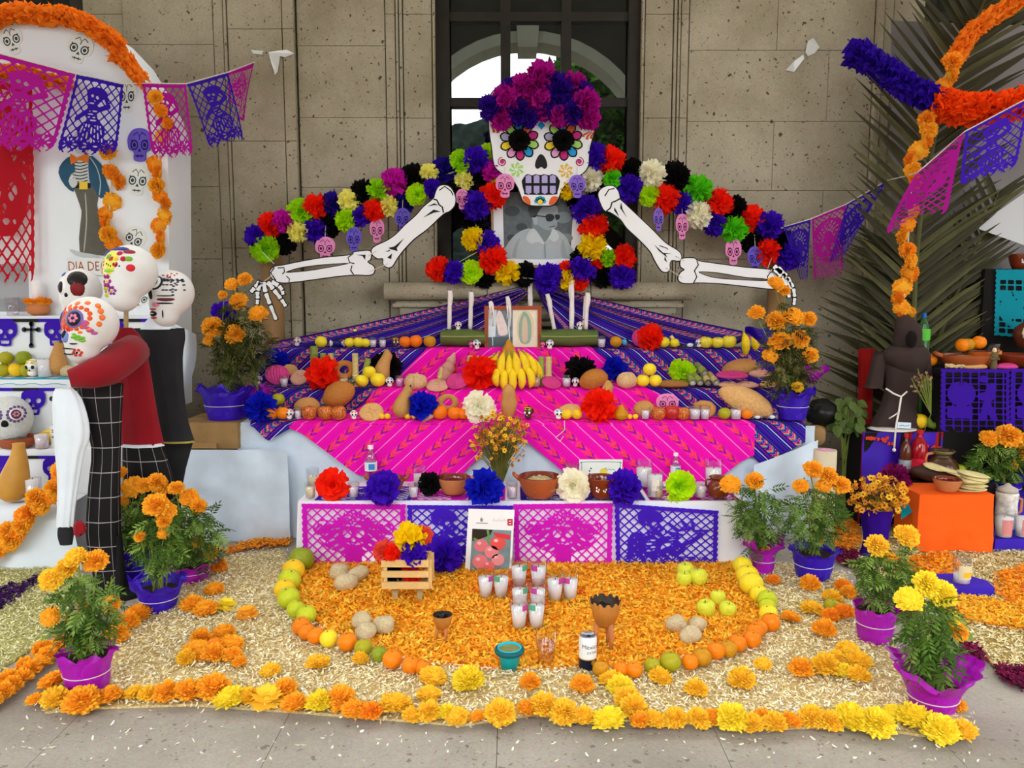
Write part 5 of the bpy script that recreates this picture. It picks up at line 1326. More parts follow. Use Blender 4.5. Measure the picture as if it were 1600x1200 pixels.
# banana hand
bb = empty('banana_bunch',spot('M',797,611)+Vector((0,.02,0)),'large bunch of ripe bananas in the centre of the middle step','fruit');Yb = bb.location.y
for i,(xt,yt,xb,yb,dy)in enumerate(((770,556,757,592,.05),(778,553,772,596,.03),(787,551,784,592,-.02),(796,554,797,598,-.02),(804,551,808,592,-.03),(812,549,822,586,-.01),(820,551,834,588,.01),(824,556,842,594,.04),(780,572,778,604,-.05),(790,576,789,611,-.06),(800,574,801,612,-.07),(810,572,814,608,-.06),(820,570,828,606,-.05))):
  o = banana(P(xt,yt,Yb+dy+.03),P(xb,yb,Yb+dy-.02),.027,((xt-797)*.0022,-.07,0),None).build('banana',BANM,bb,True)
b = MB();b.tube([P(797,564,Yb+.05),P(797,552,Yb+.07)],[.05,.035],9);b.build('crown_stalk',BANM[2],bb)
PEAR = MB();PEAR.lathe(cat_rom([(.01,0),(.7,.05),(1,.7),(.9,1.2),(.5,1.8),(.3,2.2),(.05,2.4)],3,False),16);PEAR = PEAR.mesh('pear',[mat('pear_skin','#c88a28',.5,.15,8)],True)
o = stand_in('M',795,556,PEAR,'pear',(10,10,11),(0,0,0),None,'golden brown pear tip rising behind the bananas before the picture','fruit');o.location = Vector((P(795,560,5.5).x,5.50,ZT-.045))+Vector((0,-.01,0))
skl('M',815,619,20,'dark chocolate skull before the bananas','yellow',CHOC,eye=SUGAR);cup('M',836,616,20,'glass of pale cream right of the chocolate skull',liq=TAN,r0=.4,r1=.45)
cane('M',845.5,603,46,10,0,'left sugar cane piece standing right of the bananas');cane('M',857,603,46,10,1,'right sugar cane piece standing right of the bananas')
skl('M',859,557,15,'blue-iced sugar skull perched on cane right of the picture frame','blue',dz=.225);skl('M',848,557,9,'tiny pink skull beside the perched sugar skull, right','pink',ICING['pink'],dz=.235)
stand_in('M',861,614,CONCHA,'sweet_bread',(16,14,11),(R(38),0,.4),BR['k'],'magenta sweet bread before the canes right of the bananas','bread',dz=.02)
cup('M',885,615,19,'ribbed clear cup left of a sugar skull, middle step centre',liq=MILK);skl('M',899,620,14,'sugar skull left of the sesame bread','lilac')
pom('M',907,580,22,'black','black paper flower behind the sesame bread');stand_in('M',929,614,BUN[0],'bread',(23,17,30),(R(25),R(-18),0),BR['b'],'brown bun dotted with sesame between black and blue paper flowers','bread',dz=.02)
pom('M',961,577,18,'blue','blue paper flower behind the sugar-crusted roll, middle step');stand_in('M',977,614,ROLL,'bread_roll',(18,15,17),(R(20),0,.5),BR['s'],'sugar-crusted roll left of three lemons, middle step right','bread')
for x,yb,dz,lab in((1004,615,0,'left'),(1024,615,0,'right'),(1014,606,.075,'upper')):fruit('M',x,yb,10.5,ORG_M['lem'],lab+' of three stacked lemons before the dark loaf','lemons stacked before the dark loaf','lemon',dz=dz)
stand_in('M',1051,609,BUN[2],'bread',(25,14,11),(0,0,-.05),BR['d'],'long dark glossy loaf under the lime paper flower','bread')
pom('M',1066,580,19,'lime','lime green paper flower above the dark loaf',True)
for i,(x,yb,k)in enumerate(((1082,615,0),(1094,615,0),(1106,615,1),(1119,615,1),(1101,605,0))):
  cane('M',x,yb-3,42,11,k,('leftmost','second','third','rightmost','topmost')[i]+' of the five sugar canes lying end-on towards the viewer',(R(-78),0,random.uniform(-.08,.08)),dz=.028+(.055 if i==4 else 0))
stand_in('M',1158,592,BUN[0],'bread',(28,18,24),(R(20),R(-12),0),BR['c'],'tan bun with a crust knob on top of the right bread pile','bread',dz=.07,dy=.05)
for x,yb,me,s_,m_,lab,dz in((1143,603,CONCHA,(25,18,13),BR['k'],'long magenta sweet bread in the right bread pile',.06),(1187,601,DISC[0],(18,15,16),BR['p'],'pinkish round bread at the right end of the bread pile',.055),(1138,612,DISC[1],(16,14,12),BR['p'],'left bread at the foot of the right bread pile',0),(1167,612,DISC[0],(18,14,12),BR['p'],'middle bread at the foot of the right bread pile',0),(1200,613,BUN[0],(14,12,13),BR['l'],'small golden bun at the foot of the right bread pile',0)):stand_in('M',x,yb,me,'bread',s_,(R(8),0,random.uniform(-.4,.4)),m_,lab,'bread',dz=dz)
# ---- lower step
pom('L',408,636,22,'blue','dark blue paper flower at the left end of the lower step')
for x,yb,c,lab,dz in((423,657,'o','left orange of the small heap at the lower step end',0),(442,658,'o','right orange of the small heap at the lower step end',0),(434,648,'g','green orange on top of the small heap, lower step',.06)):fruit('L',x,yb,10.5,ORG_M[c],lab,dz=dz)
skl('L',453,661,16,'red-iced sugar skull left of the row of apples','red');cup('L',466,657,19,'narrow clear cup left of the row of apples',liq=MILK,r0=.25,r1=.32)
stand_in('L',477,650,BUN[0],'bread',(20,15,15),(R(50),0,.1),BR['c'],'oval brown bread behind the left apple','bread',dz=.05,dy=.06)
for i,x in enumerate((483,509,531)):fruit('L',x,658,12,APM[0],('left','middle','right')[i]+' of three striped red apples on the left','striped red apples','apple',APPLE)
stand_in('L',527,650,BUN[0],'bread',(27,20,28),(R(70),R(-25),0),BR['b'],'large smooth brown bread leaning behind the striped apples','bread',dz=.12,dy=.10)
skl('L',553,660,14,'red-iced sugar skull right of the striped apples','red');stand_in('L',581,654,DISC[0],'round_bread',(19,17,11),(R(50),0,0),BR['l'],'pale disc bread with a dimple left of the squash','bread',dz=.035)
for x,lab in((596,'left'),(605,'right')):fruit('L',x,660,5,ORG_M['y'],lab+' of two tiny yellow fruits left of the squash','tiny yellow fruits left of the squash','small_fruit')
stand_in('L',625,659,GOURD,'squash',(14,13,18),(R(-8),R(8),0),None,'tan squash with a bent neck left of the blue paper flower','squash')
for x,lab in((637,'left'),(647,'middle'),(656,'right')):fruit('L',x,662,5.5 if x<640 else 4,ORG_M['y'],lab+' of three tiny yellow fruits under the blue paper flower','tiny yellow fruits under the blue flower','small_fruit')
pom('L',661,634,21,'blue','blue paper flower on the lower step between squash and oranges')
stand_in('L',669,661,BUN[2],'bread',(12,8,11),(R(10),R(-25),0),BR['p'],'broken piece of pale bread left of the oranges','bread')
for x,yb,r_,lab in((689,661,12,'left'),(709,659,11,'middle'),(724,662,10,'right')):fruit('L',x,yb,r_,ORG_M['t'],lab+' of three oranges left of the cream paper flower','oranges left of the cream flower')
stand_in('L',699,652,RING,'ring_bread',(17,15,14),(R(65),0,0),BR['c'],'ring bread leaning behind the three oranges','bread',dz=.08,dy=.06)
pom('L',748,644,24,'cream','cream paper flower left of the yellow bouquet',True)
p = spot('L',795,656);b = MB();k = sz(1,p);nn = noisy(3,.1,3);b.blob(p+Vector((0,.04,26*k)),(13*k,9*k,28*k),16,12,0,lambda d:nn(d)*(1-.18*math.exp(-((d.z-.3)*6)**2)));tag(b.build('figure_bread',BR['c'],None,True),'tall pinched brown bread standing behind the yellow bouquet','bread')
skl('L',826,663,20,'chocolate skull with yellow icing right of the bouquet','yellow',CHOC,eye=SUGAR);skl('L',872,666,16,'blue-iced sugar skull on the step edge, its string trailing down the pink cloth','blue')
b = MB();q0 = spot('L',876,664);b.tube([q0+Vector((.02,-.05,.0)),P(882,672,4.715),P(868,684,4.715),P(875,690,4.715),P(880,682,4.715)],.0025,5);tag(b.build('thread',MATS['cord'],None),'thin pale thread curling on the pink cloth','thread')
stand_in('L',893,655,BUN[1],'bread',(18,14,15),(R(35),0,0),BR['l'],'pale bread above two yellow fruits, right of the bouquet','bread',dz=.04,dy=.04)
for x,lab in((886,'left'),(901,'right')):fruit('L',x,664,8.5,ORG_M['y'],lab+' of two yellow fruits under the pale bread','two yellow fruits under the pale bread')
stand_in('L',938,657,GOURD,'squash',(14,13,20),(R(-5),R(10),0),None,'tan squash rising behind the red paper flower on the lower step','squash',dy=.05)
pom('L',936,648,25,'red','red paper flower before the right squash on the lower step')
fruit('L',969,662,12,ORG_M['d'],'round brown fruit right of the red paper flower',me=PEAR,name='pear',sq=.8)
for x,lab in((984,'left'),(993,'right')):fruit('L',x,664,4.5,ORG_M['y'],lab+' of two tiny fruits left of a bread and cup','tiny fruits left of the cup','small_fruit')
stand_in('L',1008,656,BUN[0],'bread',(17,14,16),(R(45),0,0),BR['c'],'tan bread behind a small clear cup, left of the red apples','bread',dz=.05,dy=.05);cup('L',1008,664,20,'small clear cup of milk left of the red apples',liq=MILK)
fruit('L',1028,663,11,APM[0],'striped apple left of the dark red apple',None,'apple',APPLE);fruit('L',1049,664,12.5,APM[1],'shiny dark red apple in front of the pink skull tag',None,'apple',APPLE);fruit('L',1068,663,11,APM[0],'striped apple right of the dark red apple',None,'apple',APPLE)
foam_skull(1043,631,35,32,'pink','pale pink foam skull leaning behind the dark red apple',4.98,hang=False)
cup('L',1085,665,22,'wide clear cup right of the apples',liq=MILK,r0=.36,r1=.46);cup('L',1101,664,22,'clear cup before the round bread at the right',liq=MILK)
stand_in('L',1104,656,BUN[1],'bread',(18,15,15),(R(55),0,0),BR['c'],'round bread leaning behind two clear cups','bread',dz=.05,dy=.06)
stand_in('L',1165,656,BUN[0],'bread',(46,22,38),(R(30),R(24),0),BR['l'],'big golden loaf slanting down at the right end of the lower step','bread',dz=.07,dy=.07)
fruit('L',1133,663,10,ORG_M['g'],'greenish tangerine left of the cup by the big loaf');fruit('L',1167,665,10,ORG_M['o'],'tangerine right of the cup by the big loaf');cup('L',1149,665,22,'clear cup between two tangerines by the big loaf',liq=MILK,r0=.36,r1=.46)
skl('L',1161,655,14,'sugar skull resting on the tangerine by the big loaf','pink',dz=.09)
for i,x in enumerate((1183,1206)):sweet('L',x,664,15,7,'#dcdce4','#8a8a94',('left' if i==0 else 'right')+' silver wrapped sweet below the big loaf')
# ---- on the table
def tcandle(x,yb,h_,label,r0=.24,r1=.3,fill=.7,band=None,wax=None):
  p = spot('B',x,yb);return candle_thing('glass_candle',p,sz(h_,p),label,'glass candles on the table',r0,r1,fill,band=band,wax=wax)
TANW = mat('cream_wax','#e8d6b4',.5)
tcandle(489,760,29,'tall cream candle glass behind the red flower, table left',.28,.34,.55,wax=TANW);tcandle(485,778,24,'short cream candle glass at the left table corner',.3,.36,.7,wax=TANW)
pom('B',521,763,25,'red','red paper flower on the left end of the table',True);cup('B',553,783,23,'clear cup between red and purple paper flowers on the table',liq=MILK)
def bottle(t,x,yb,h_,label):
  p = spot(t,x,yb);k = sz(h_,p);e = empty('water_bottle',p,label,'bottle')
  b = MB();pr_ = cat_rom([(.14,0),(.165,.03),(.15,.2),(.16,.3),(.165,.5),(.15,.56),(.16,.66),(.12,.78),(.07,.86),(.06,.9)],2,False);b.lathe([(r_*k,z*k)for r_,z in pr_],18);b.lb('bottle_body',MATS.get('pet_plastic')or clear('pet_plastic','#f0e6f0',.3),e,True)
  b = MB();b.lathe([(.075*k,.9*k),(.078*k,.995*k),(.05*k,1.0*k)],14);b.lb('cap',WHITE,e)
  b = MB();b.lathe([(.168*k,.32*k),(.168*k,.56*k)],18,caps=(False,False));b.lb('label_band',mat('label_white','#eef2f6',.5),e)
  b = MB();b.grid(lambda u,v:(.17*k*math.sin(-.2+1.0*u),-.17*k*math.cos(-.2+1.0*u),(.36+.16*v)*k),8,1);b.lb('label_print',mat('label_blue','#3a8ed0',.5),e)
  return e
bottle('B',580,752,58,'small plastic water bottle with a blue label at the left back of the table');bottle('B',1055,752,46,'small plastic water bottle at the right back of the table, behind a lime flower')
p = spot('B',605,768);bowl('clay_dish',p,sz(27,p),sz(22,p),'clay dish with a looped handle behind the purple paper flower',handles=2,food=mat('dark_stew','#4a2a1a',.5,.4,30))
pom('B',599,778,25,'purple','purple paper flower hanging over the left table edge',dy=-.08)
tcandle(656,760,32,'printed candle glass behind the black paper flower',.28,.34,.6,band=(mat('print_label','#e8e0d8',.5,.3,40),.2,.7,-2.6,-.6));cup('B',646,777,22,'clear cup left of the black paper flower on the table',liq=MILK)
pom('B',671,756,17,'black','black paper flower on the table left of the mole bowl')
p = spot('B',710,771);bowl('clay_bowl',p,sz(25,p),sz(26,p),'clay bowl of dark red sauce left of the blue paper flower',food=mat('red_sauce','#5c1c10',.3,.3,20),body=CLAYL)
pom('B',757,765,26,'blue','bright blue paper flower hanging over the table front',dy=-.08)
# dry bouquet standing between the table and the step
bq = empty('flower_bouquet',spot('B',780,757),'tall bunch of small yellow and brown flowers in the middle of the table','bouquet');bz = bq.location.z;bY = bq.location.y;stem = MB()
FLS = mat('stem_green','#6a6a2c',.8,.2,20);hd = []
for i in range(150):
  a = random.uniform(0,6.28);rr = math.sqrt(random.random());x0 = P(780,757,bY).x+.018*math.cos(a);tx = P(781+46*rr*math.cos(a),690,bY).x;tz = P(780,690-45*random.random()**.8-5+26*rr*rr,bY).z;ty = bY+.16*rr*math.sin(a)
  hd.append((tx,ty,tz));stem.tube([(x0,bY+.012*math.sin(a),bz),((x0*2+tx)/3,(bY*2+ty)/3,bz+(tz-bz)*.55),(tx,ty,tz)],[.0035,.003,.0015],4,caps=False)
stem.build('stems',FLS,bq)
def tiny_flowers(pts,parent,r_,name,mats,petals=6):
  b = MB()
  for i,p in enumerate(pts):
    p = Vector(p);n_ = Vector((random.uniform(-.7,.7),random.uniform(-1,.2),random.uniform(-.2,1))).normalized();u = n_.orthogonal().normalized();v = n_.cross(u);k = r_*random.uniform(.7,1.3)
    for q in range(petals):
      a = 2*math.pi*q/petals;d = u*math.cos(a)+v*math.sin(a);t = u*-math.sin(a)+v*math.cos(a)
      b.add([p,p+d*k*.6+t*k*.35,p+d*k+n_*k*.2,p+d*k*.6-t*k*.35],[(0,1,2,3)],i%(len(mats)-1))
    b.add([p+n_*k*.15+u*k*.3,p+n_*k*.2+v*k*.3,p+n_*k*.15-u*k*.3,p+n_*k*.2-v*k*.3],[(0,1,2,3)],len(mats)-1)
  o = b.build(name,mats,parent);o['kind'] = 'stuff';return o
FLM = [mat('small_yellow','#ffc832',.7,transl=.2),mat('small_gold','#f2a428',.7,transl=.2),mat('small_ochre','#b8741c',.7),mat('small_eye','#6a3a10',.8)]
tiny_flowers(hd+[(x+random.uniform(-.03,.03),y+random.uniform(-.03,.03),z-random.uniform(.01,.09))for x,y,z in hd],bq,.014,'blossoms',FLM)
cup('B',800,779,24,'clear cup left of the big noodle bowl',liq=MILK,r0=.33,r1=.38)
p = spot('B',843,776);bowl('clay_bowl',p,sz(32,p),sz(33,p),'large clay bowl of pale noodles in the middle of the table',food=mat('noodles','#b8a878',.6,.5,60,.8,60),inner=GLAZE)
cup('B',893,758,34,'tall pinkish cup behind the cream paper flower',liq=mat('pink_wax','#ecc0c8',.5),r0=.3,r1=.36,fill=.6);pom('B',896,758,26,'cream','cream paper flower on the table between two clay bowls',True,dy=-.03)
p = spot('B',940,777);bowl('clay_bowl',p,sz(24,p),sz(32,p),'round brown clay bowl with white painted flowers',body=GLAZE,handles=0,flowers=True)
pom('B',975,764,25,'purple','purple paper flower right of the brown painted bowl',dy=-.06)
# printed card
Yc = 4.66;cd = empty('printed_card',P(938,752,Yc),'white printed card with a rounded green border behind the brown bowl','card');cd.location.z = ZTAB+.005
b = MB();q = px_loop([(905,718),(973,718),(971,752),(905,752)],Yc);q = [(a,max(c,ZTAB+.006))for a,c in q];b.plate([q],Yc,.004);b.build('card',mat('card_stock','#f0f4ea',.6),cd)
def cart(name,sh,m):b = MB();b.plate([px_loop(sh,Yc)],Yc-.001,.0008);b.build(name,m,cd)
rb = cat_rom([(909,748),(909,726),(911,722),(966,722),(969,726),(969,748)],4,False);cart('border_line',stroke(rb,.9),mat('card_green','#5a8a78',.6));cart('yellow_mark',circle(943,737,6,5.5,14),mat('card_yellow','#f0d850',.6))
for k in range(5):cart('dot',circle(926+9*math.cos(2.4+k*.5)+4,738-9*math.sin(2.4+k*.5),1.3,n=8),BLACK)
cart('script_line',stroke([(944,733),(947,731),(949,735),(952,732),(954,735),(957,733),(961,735)],1.0),mat('card_grey','#8a9490',.6))
tcandle(1006,760,42,'tallest pink candle glass right of the purple flower',.28,.32,.7);tcandle(1023,776,40,'pink candle glass with a printed leaf beside the tallest one',.28,.32,.85,band=(MATS['print_label'],.3,.75,-2.2,-1.2));cup('B',1027,788,20,'small cup of cream before the pink candle glasses',liq=TAN,r0=.4,r1=.46)
pom('B',1060,770,24,'lime','lime green paper flower near the right end of the table',True,dy=-.03)
tcandle(1114,762,44,'wide pink candle glass behind the small clay pot',.26,.32,.7);cup('B',1094,792,26,'clear cup between lime flower and small clay pot',liq=MILK,r0=.33,r1=.38)
p = spot('B',1122,786);e = empty('clay_pot',p,'small round glazed clay pot at the right table corner','pot');k = sz(33,p)
b = MB();b.lathe([(r_*k,z*k)for r_,z in cat_rom([(.2,0),(.42,.08),(.52,.36),(.48,.62),(.36,.78),(.38,.9),(.46,.98),(.42,1.0),(.33,.88)],3,False)],22,caps=(True,False));b.lb('pot_body',GLAZE,e,True)
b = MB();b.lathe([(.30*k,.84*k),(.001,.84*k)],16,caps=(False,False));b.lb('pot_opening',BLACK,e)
b = MB();b.tube([(-.38*k,0,.86*k),(-.62*k,-.05*k,.86*k),(-.62*k,-.05*k,.6*k),(-.48*k,0,.5*k)],.05*k,7);b.lb('handle',GLAZE,e,True)
# printed poster leaning on the table front
Yq = G(762,897).y;po = empty('tomato_poster',P(762,898,Yq),'white poster of red tomatoes leaning against the table front','poster');po.location.z = 0.0
def lean(pts):return pts
def pst(name,sh,k,m,sm=0):b = MB();q = px_loop(sh,Yq,sm);b.plate([q],Yq-.0012*k,.004 if k==0 else .001);return b.build(name,m,po)
pst('poster_sheet',[(732,795),(804,797),(799,893),(726,897)],0,mat('gloss_paper','#f4f5f6',.35))
pst('photo_ground',[(738,826),(799,829),(796,890),(734,892)],1,mat('poster_teal','#7e979c',.35,.2,14));pst('photo_dark',[(738,826),(770,827.5),(766,836),(750,842),(738,845)],2,mat('poster_dark','#302a22',.35))
pst('photo_leaf',stroke([(762,828),(764,840),(760,848)],4,2),3,mat('poster_leaf','#6f9a50',.35));pst('photo_leaf',stroke([(740,841),(752,846),(764,848),(776,846)],3,1.5),3,MATS['poster_leaf'])
for x,y,r_,c in((752,852,11,'#e07880'),(778,848,12,'#e45a54'),(768,862,11,'#ec8a90'),(750,877,12,'#ea8088'),(778,874,10,'#ee9aa0'),(764,884,9,'#e87078')):
  pst('photo_tomato',circle(x,y,r_,r_*.92,18),4+(x%5)*.3,mat('tomato_'+c,c,.3));pst('photo_shine',circle(x-3,y-4,r_*.3,r_*.22,10),6,mat('tomato_shine','#f4c0c4',.3))
pst('photo_caption',[(771,831),(797,835),(797,843),(775,838)],6,mat('poster_red','#d8404a',.35));pst('logo',[(750,812),(752,808),(755,812),(754,815),(751,815)],1,GREYP);pst('logo_line',stroke([(744,817),(762,817.5)],1.1),1,GREYP)
for k in range(6):pst('letter_stroke',stroke([(770+4*k,814),(772+4*k,810+(k%2)*2),(773+4*k,815)],.8),1,mat('letter_pale','#c8ccd0',.5))
pst('stamp',[(793,811),(801,811),(801,821),(793,821)],1,mat('stamp_red','#c01c28',.5));pst('stamp_bar',stroke([(795,814),(799,814)],1.2),2,WHITE);pst('stamp_bar',stroke([(795,818),(799,818)],1.2),2,WHITE)
# ================================================================= flower carpet on the floor
def inside(pts,poly):
  x,y = pts[:,0],pts[:,1];r_ = np.zeros(len(pts),bool);n = len(poly)
  for i in range(n):
    (x0,y0_),(x1,y1) = poly[i],poly[(i+1)%n]
    c = ((y0_>y)!=(y1>y))&(x<(x1-x0)*(y-y0_)/((y1-y0_)or 1e-9)+x0);r_^=c
  return r_
def gpoly(px):return[(q.x,q.y)for q in(G(a,b_)for a,b_ in px)]
def scatter(poly,n,jitter=0.0):
  a = np.array(poly);lo,hi = a.min(0),a.max(0);out = []
  tot = 0
  while tot<n:
    p = lo+(hi-lo)*RNG.random((n*2,2));q = p+RNG.normal(size=p.shape)*jitter;p = q[inside(p,poly)];out.append(p);tot+=len(p)
  return np.concatenate(out)[:n]
def chips(name,poly,n,L_,W_,cols,zmax,label,cat,m,jitter=.012,curl=.25,excl=()):
  p = scatter(poly,n,jitter)
  for e in excl:p = p[~inside(p,e)]
  n = len(p);a = RNG.random(n)*6.283;tl = (RNG.random(n)-.5)*.9;ln = L_*(.5+.9*RNG.random(n))/2;wd = W_*(.5+.9*RNG.random(n))/2
  c = np.stack([p[:,0],p[:,1],.012+zmax*RNG.random(n)],1)
  d = np.stack([np.cos(a)*np.cos(tl),np.sin(a)*np.cos(tl),np.sin(tl)],1);rl = (RNG.random(n)-.5)*1.2
  s = np.stack([-np.sin(a)*np.cos(rl),np.cos(a)*np.cos(rl),np.sin(rl)],1);up = np.cross(d,s)
  ln,wd = ln[:,None],wd[:,None];cu = curl*ln
  V = np.stack([c-d*ln-s*wd*.6+up*cu,c-d*ln+s*wd*.6+up*cu,c+s*wd,c+d*ln+s*wd*.5+up*cu,c+d*ln-s*wd*.5+up*cu,c-s*wd],1).reshape(-1,3)
  V[:,2] = np.maximum(V[:,2],.004);k = np.arange(n)[:,None]*6
  Fq = np.concatenate([k+np.array([[0,1,2,5]]),k+np.array([[5,2,3,4]])],1).reshape(-1,4)
  cl = np.array([lin(q)[:3]for q in cols])[RNG.integers(0,len(cols),n)]*(.8+.4*RNG.random((n,1)))
  o = np_obj(name,V,Fq,[m],np.repeat(cl,2,axis=0));return tag(o,label,cat,None,'stuff')
CHIP = mat('wood_chip','#d8c080',.85,attr=True,spec=.1);PETM = mat('flower_petal','#ff9a10',.7,attr=True,spec=.15,transl=.2)
def bed(name,px,m,label,cat,z=.010):
  poly = gpoly(px);b = MB();tri = tessellate_polygon([[Vector((a,c,0))for a,c in poly]]);n = len(poly)
  fs = []
  for t in tri:
    a,q,c = [poly[i]for i in t];fs.append(tuple(t)if(q[0]-a[0])*(c[1]-a[1])-(q[1]-a[1])*(c[0]-a[0])>0 else tuple(t[::-1]))
  b.add([(a,c,z)for a,c in poly]+[(a,c,.001)for a,c in poly],fs+[(i,i+n,(i+1)%n+n,(i+1)%n)for i in range(n)]);return tag(b.build(name,m),label,cat,None,'stuff'),poly
SAWC = ['#f4e6b4','#e8d498','#fbf2d2','#d4b87c','#f6eabc','#fefae8'];SAWB = mat('sawdust_bed','#cdb47e',.95,.35,120)
main_px = [(70,1116),(130,1110),(300,1104),(470,1116),(620,1128),(720,1136),(830,1120),(960,1128),(1100,1134),(1210,1142),(1330,1136),(1440,1152),(1520,1150),(1500,1110),(1425,1085),(1392,1000),(1335,955),(1322,900),(1230,884),(1160,884),(452,884),(440,862),(352,872),(300,905),(262,950),(200,975),(150,1030),(100,1075)]
pet_px = [(475,882),(1150,882),(1165,905),(1190,940),(1198,965),(1160,1000),(1100,1024),(1020,1042),(930,1050),(880,1048),(800,1052),(720,1046),(650,1040),(590,1020),(520,995),(478,968),(458,935),(455,905)]
o,main_poly = bed('sawdust_bed',main_px,SAWB,'bed of pale sawdust spread before the altar','sawdust');pet_poly = gpoly(pet_px)
chips('sawdust',main_poly,62000,.017,.0055,SAWC,.014,'pale curled wood shavings of the main floor carpet','sawdust',CHIP,.02,excl=(pet_poly,))
o,_ = bed('petal_bed',pet_px,mat('petal_bed','#f8a428',.9,.3,70),'layer of orange petals filling the half circle before the table','petals',.014)
chips('petals',pet_poly,34000,.026,.010,['#ffb82c','#ffc63a','#ffa01e','#ffd854','#ffac22','#ffcc44'],.018,'loose orange marigold petals inside the arc of fruit','petals',PETM,.012,.35)
# darker petal cross under the candle glasses
cross_px = [(735,935),(800,935),(802,985),(850,985),(850,938),(912,938),(912,926),(850,920),(850,900),(798,900),(798,920),(735,922)]
chips('petal_cross',gpoly(cross_px),1800,.022,.011,['#f45a08','#f06a0c','#e84e06'],.028,'deep orange petals outlining the cross of candles','petals',PETM,.012,.3)
# left neighbour's carpet, right neighbour's carpets
l_px = [(-260,890),(112,888),(128,905),(105,965),(60,1010),(-40,1075),(-260,1075)]
o,lp_ = bed('sawdust_bed',l_px,mat('sawdust_bed_pale','#b0aa68',.95,.3,120),'pale green-yellow sawdust before the left altar','sawdust')
chips('sawdust',lp_,16000,.017,.005,['#e6e2ae','#d4ce92','#f0eec8','#bcb678'],.012,'pale greenish wood shavings before the left altar','sawdust',CHIP,.015)
chips('petal_stripe',gpoly([(-20,935),(20,918),(30,924),(55,905),(62,908),(38,932),(10,952),(-20,965)]),900,.02,.010,['#3c1450','#54207a','#2c0e3c'],.02,'dark purple petal stripe on the pale left sawdust','petals',PETM,.008)
r_px = [(1300,800),(1420,790),(1420,860),(1560,850),(1800,850),(1800,1110),(1640,1080),(1560,1050),(1505,1000),(1480,955),(1400,930),(1345,890),(1305,870)]
o,rp_ = bed('sawdust_bed',r_px,mat('sawdust_bed2','#a8904e',.95,.35,120),'sawdust bed spread before the right altar','sawdust')
chips('sawdust',rp_,26000,.018,.0055,SAWC[:5],.012,'straw-coloured wood shavings before the right altar','sawdust',CHIP,.02)
for i,(px,n,cs,lab)in enumerate((([(1400,880),(1480,868),(1500,890),(1470,930),(1430,920),(1400,905)],2600,'o','orange petal patch behind the three yellow marigold heads'),([(1490,935),(1560,945),(1700,985),(1700,1010),(1600,990),(1500,975),(1480,955)],4500,'y','yellow-orange petal band crossing the right sawdust'),([(1560,900),(1640,880),(1720,960),(1640,985),(1580,955),(1555,930)],5000,'o','orange petal heap right of the purple board'),([(1300,828),(1335,815),(1345,850),(1330,868),(1302,862)],1300,'o','orange petals behind the purple vase, by the wall side'),([(1310,860),(1340,868),(1338,890),(1318,888),(1306,872)],700,'m','maroon petals right of the tall tube'),([(1392,940),(1425,950),(1432,968),(1400,974),(1388,955)],700,'m','maroon petals behind the tilted magenta pot'),([(1505,1012),(1525,1018),(1533,1036),(1512,1042),(1502,1030)],500,'m','small maroon petal patch right of the tilted pot'),([(1556,1052),(1600,1050),(1640,1075),(1600,1084),(1566,1068)],800,'m','maroon petal patch at the lower right floor'),([(352,862),(440,836),(456,846),(450,856),(380,862),(356,872)],900,'o','orange petals along the foot of the pale paper, left'))):
  cl = dict(o=['#ffa424','#ff941c','#ffb636'],y=['#ffc034','#ffb028','#ffd044'],m=['#7a1444','#8c1a50','#5c0e34'])[cs]
  chips('petals',gpoly(px),n,.024,.010,cl,.02,lab,'petals',PETM,.012,.3)
  # stray bits on the paving
chips('stray_chips',gpoly([(40,1118),(1540,1162),(1600,1195),(0,1195)]),170,.016,.006,['#f0ead8','#e0d6b8','#f4f0e4'],.0,'scattered stray shavings on the bare paving','shavings',CHIP,0)
# marigold heads ---------------------------------------------------
def mari(x,y,r_,c,label,group,z=.016,daisy=False,tilt=.25):
  k = r_*2.05*M_per_px(G(x,y).y,0);p = G(x,y,z+.28*k);p.z = z
  o = inst('marigold',MARI_D if daisy else MARI[int(x*7+y)%4],p,(k*1.06,k*1.06,k),(random.uniform(.0,.5)*tilt*2,random.uniform(-.3,.3)*tilt*2,random.uniform(0,6.28)),MG[c]);p
  return tag(o,label,'flower',group)
BORD = []
for(x,y,r_,c)in[(55,1090,13,'o'),(85,1060,21,'o'),(86,1090,20,'y'),(128,1092,25,'o'),(172,1085,19,'o'),(209,1080,16,'y'),(232,1084,15,'y'),(260,1082,19,'o'),(292,1080,21,'o'),(333,1073,24,'o'),(360,1087,24,'l'),(388,1090,16,'y'),(444,1076,19,'o'),(460,1097,20,'o'),(497,1099,20,'l'),(530,1090,22,'o'),(553,1106,18,'o'),(580,1112,18,'d'),(617,1096,25,'y'),(642,1115,15,'y'),(670,1112,18,'y'),(697,1113,15,'l'),(713,1116,18,'y'),(746,1117,13,'o'),(780,1112,23,'y'),(825,1106,18,'o'),(850,1102,23,'y'),(882,1112,21,'y'),(912,1117,19,'y'),(952,1119,25,'l'),(988,1106,21,'y'),(1000,1126,15,'o'),(1021,1122,18,'y'),(1057,1123,18,'y'),(1089,1123,18,'y'),(1115,1120,18,'o'),(1144,1122,24,'l'),(1177,1131,17,'y'),(1192,1122,15,'o'),(1212,1130,18,'y'),(1235,1124,17,'o'),(1270,1120,19,'y'),(1297,1127,18,'y'),(1330,1124,25,'l'),(1370,1128,24,'l'),(1397,1112,18,'l'),(1430,1119,28,'l'),(1470,1138,25,'l'),(1505,1138,19,'y'),(1492,1100,15,'o')]:
  CN = {'o':'orange','y':'golden','l':'lemon yellow','d':'reddish orange'};BORD.append((x,y,r_,c))
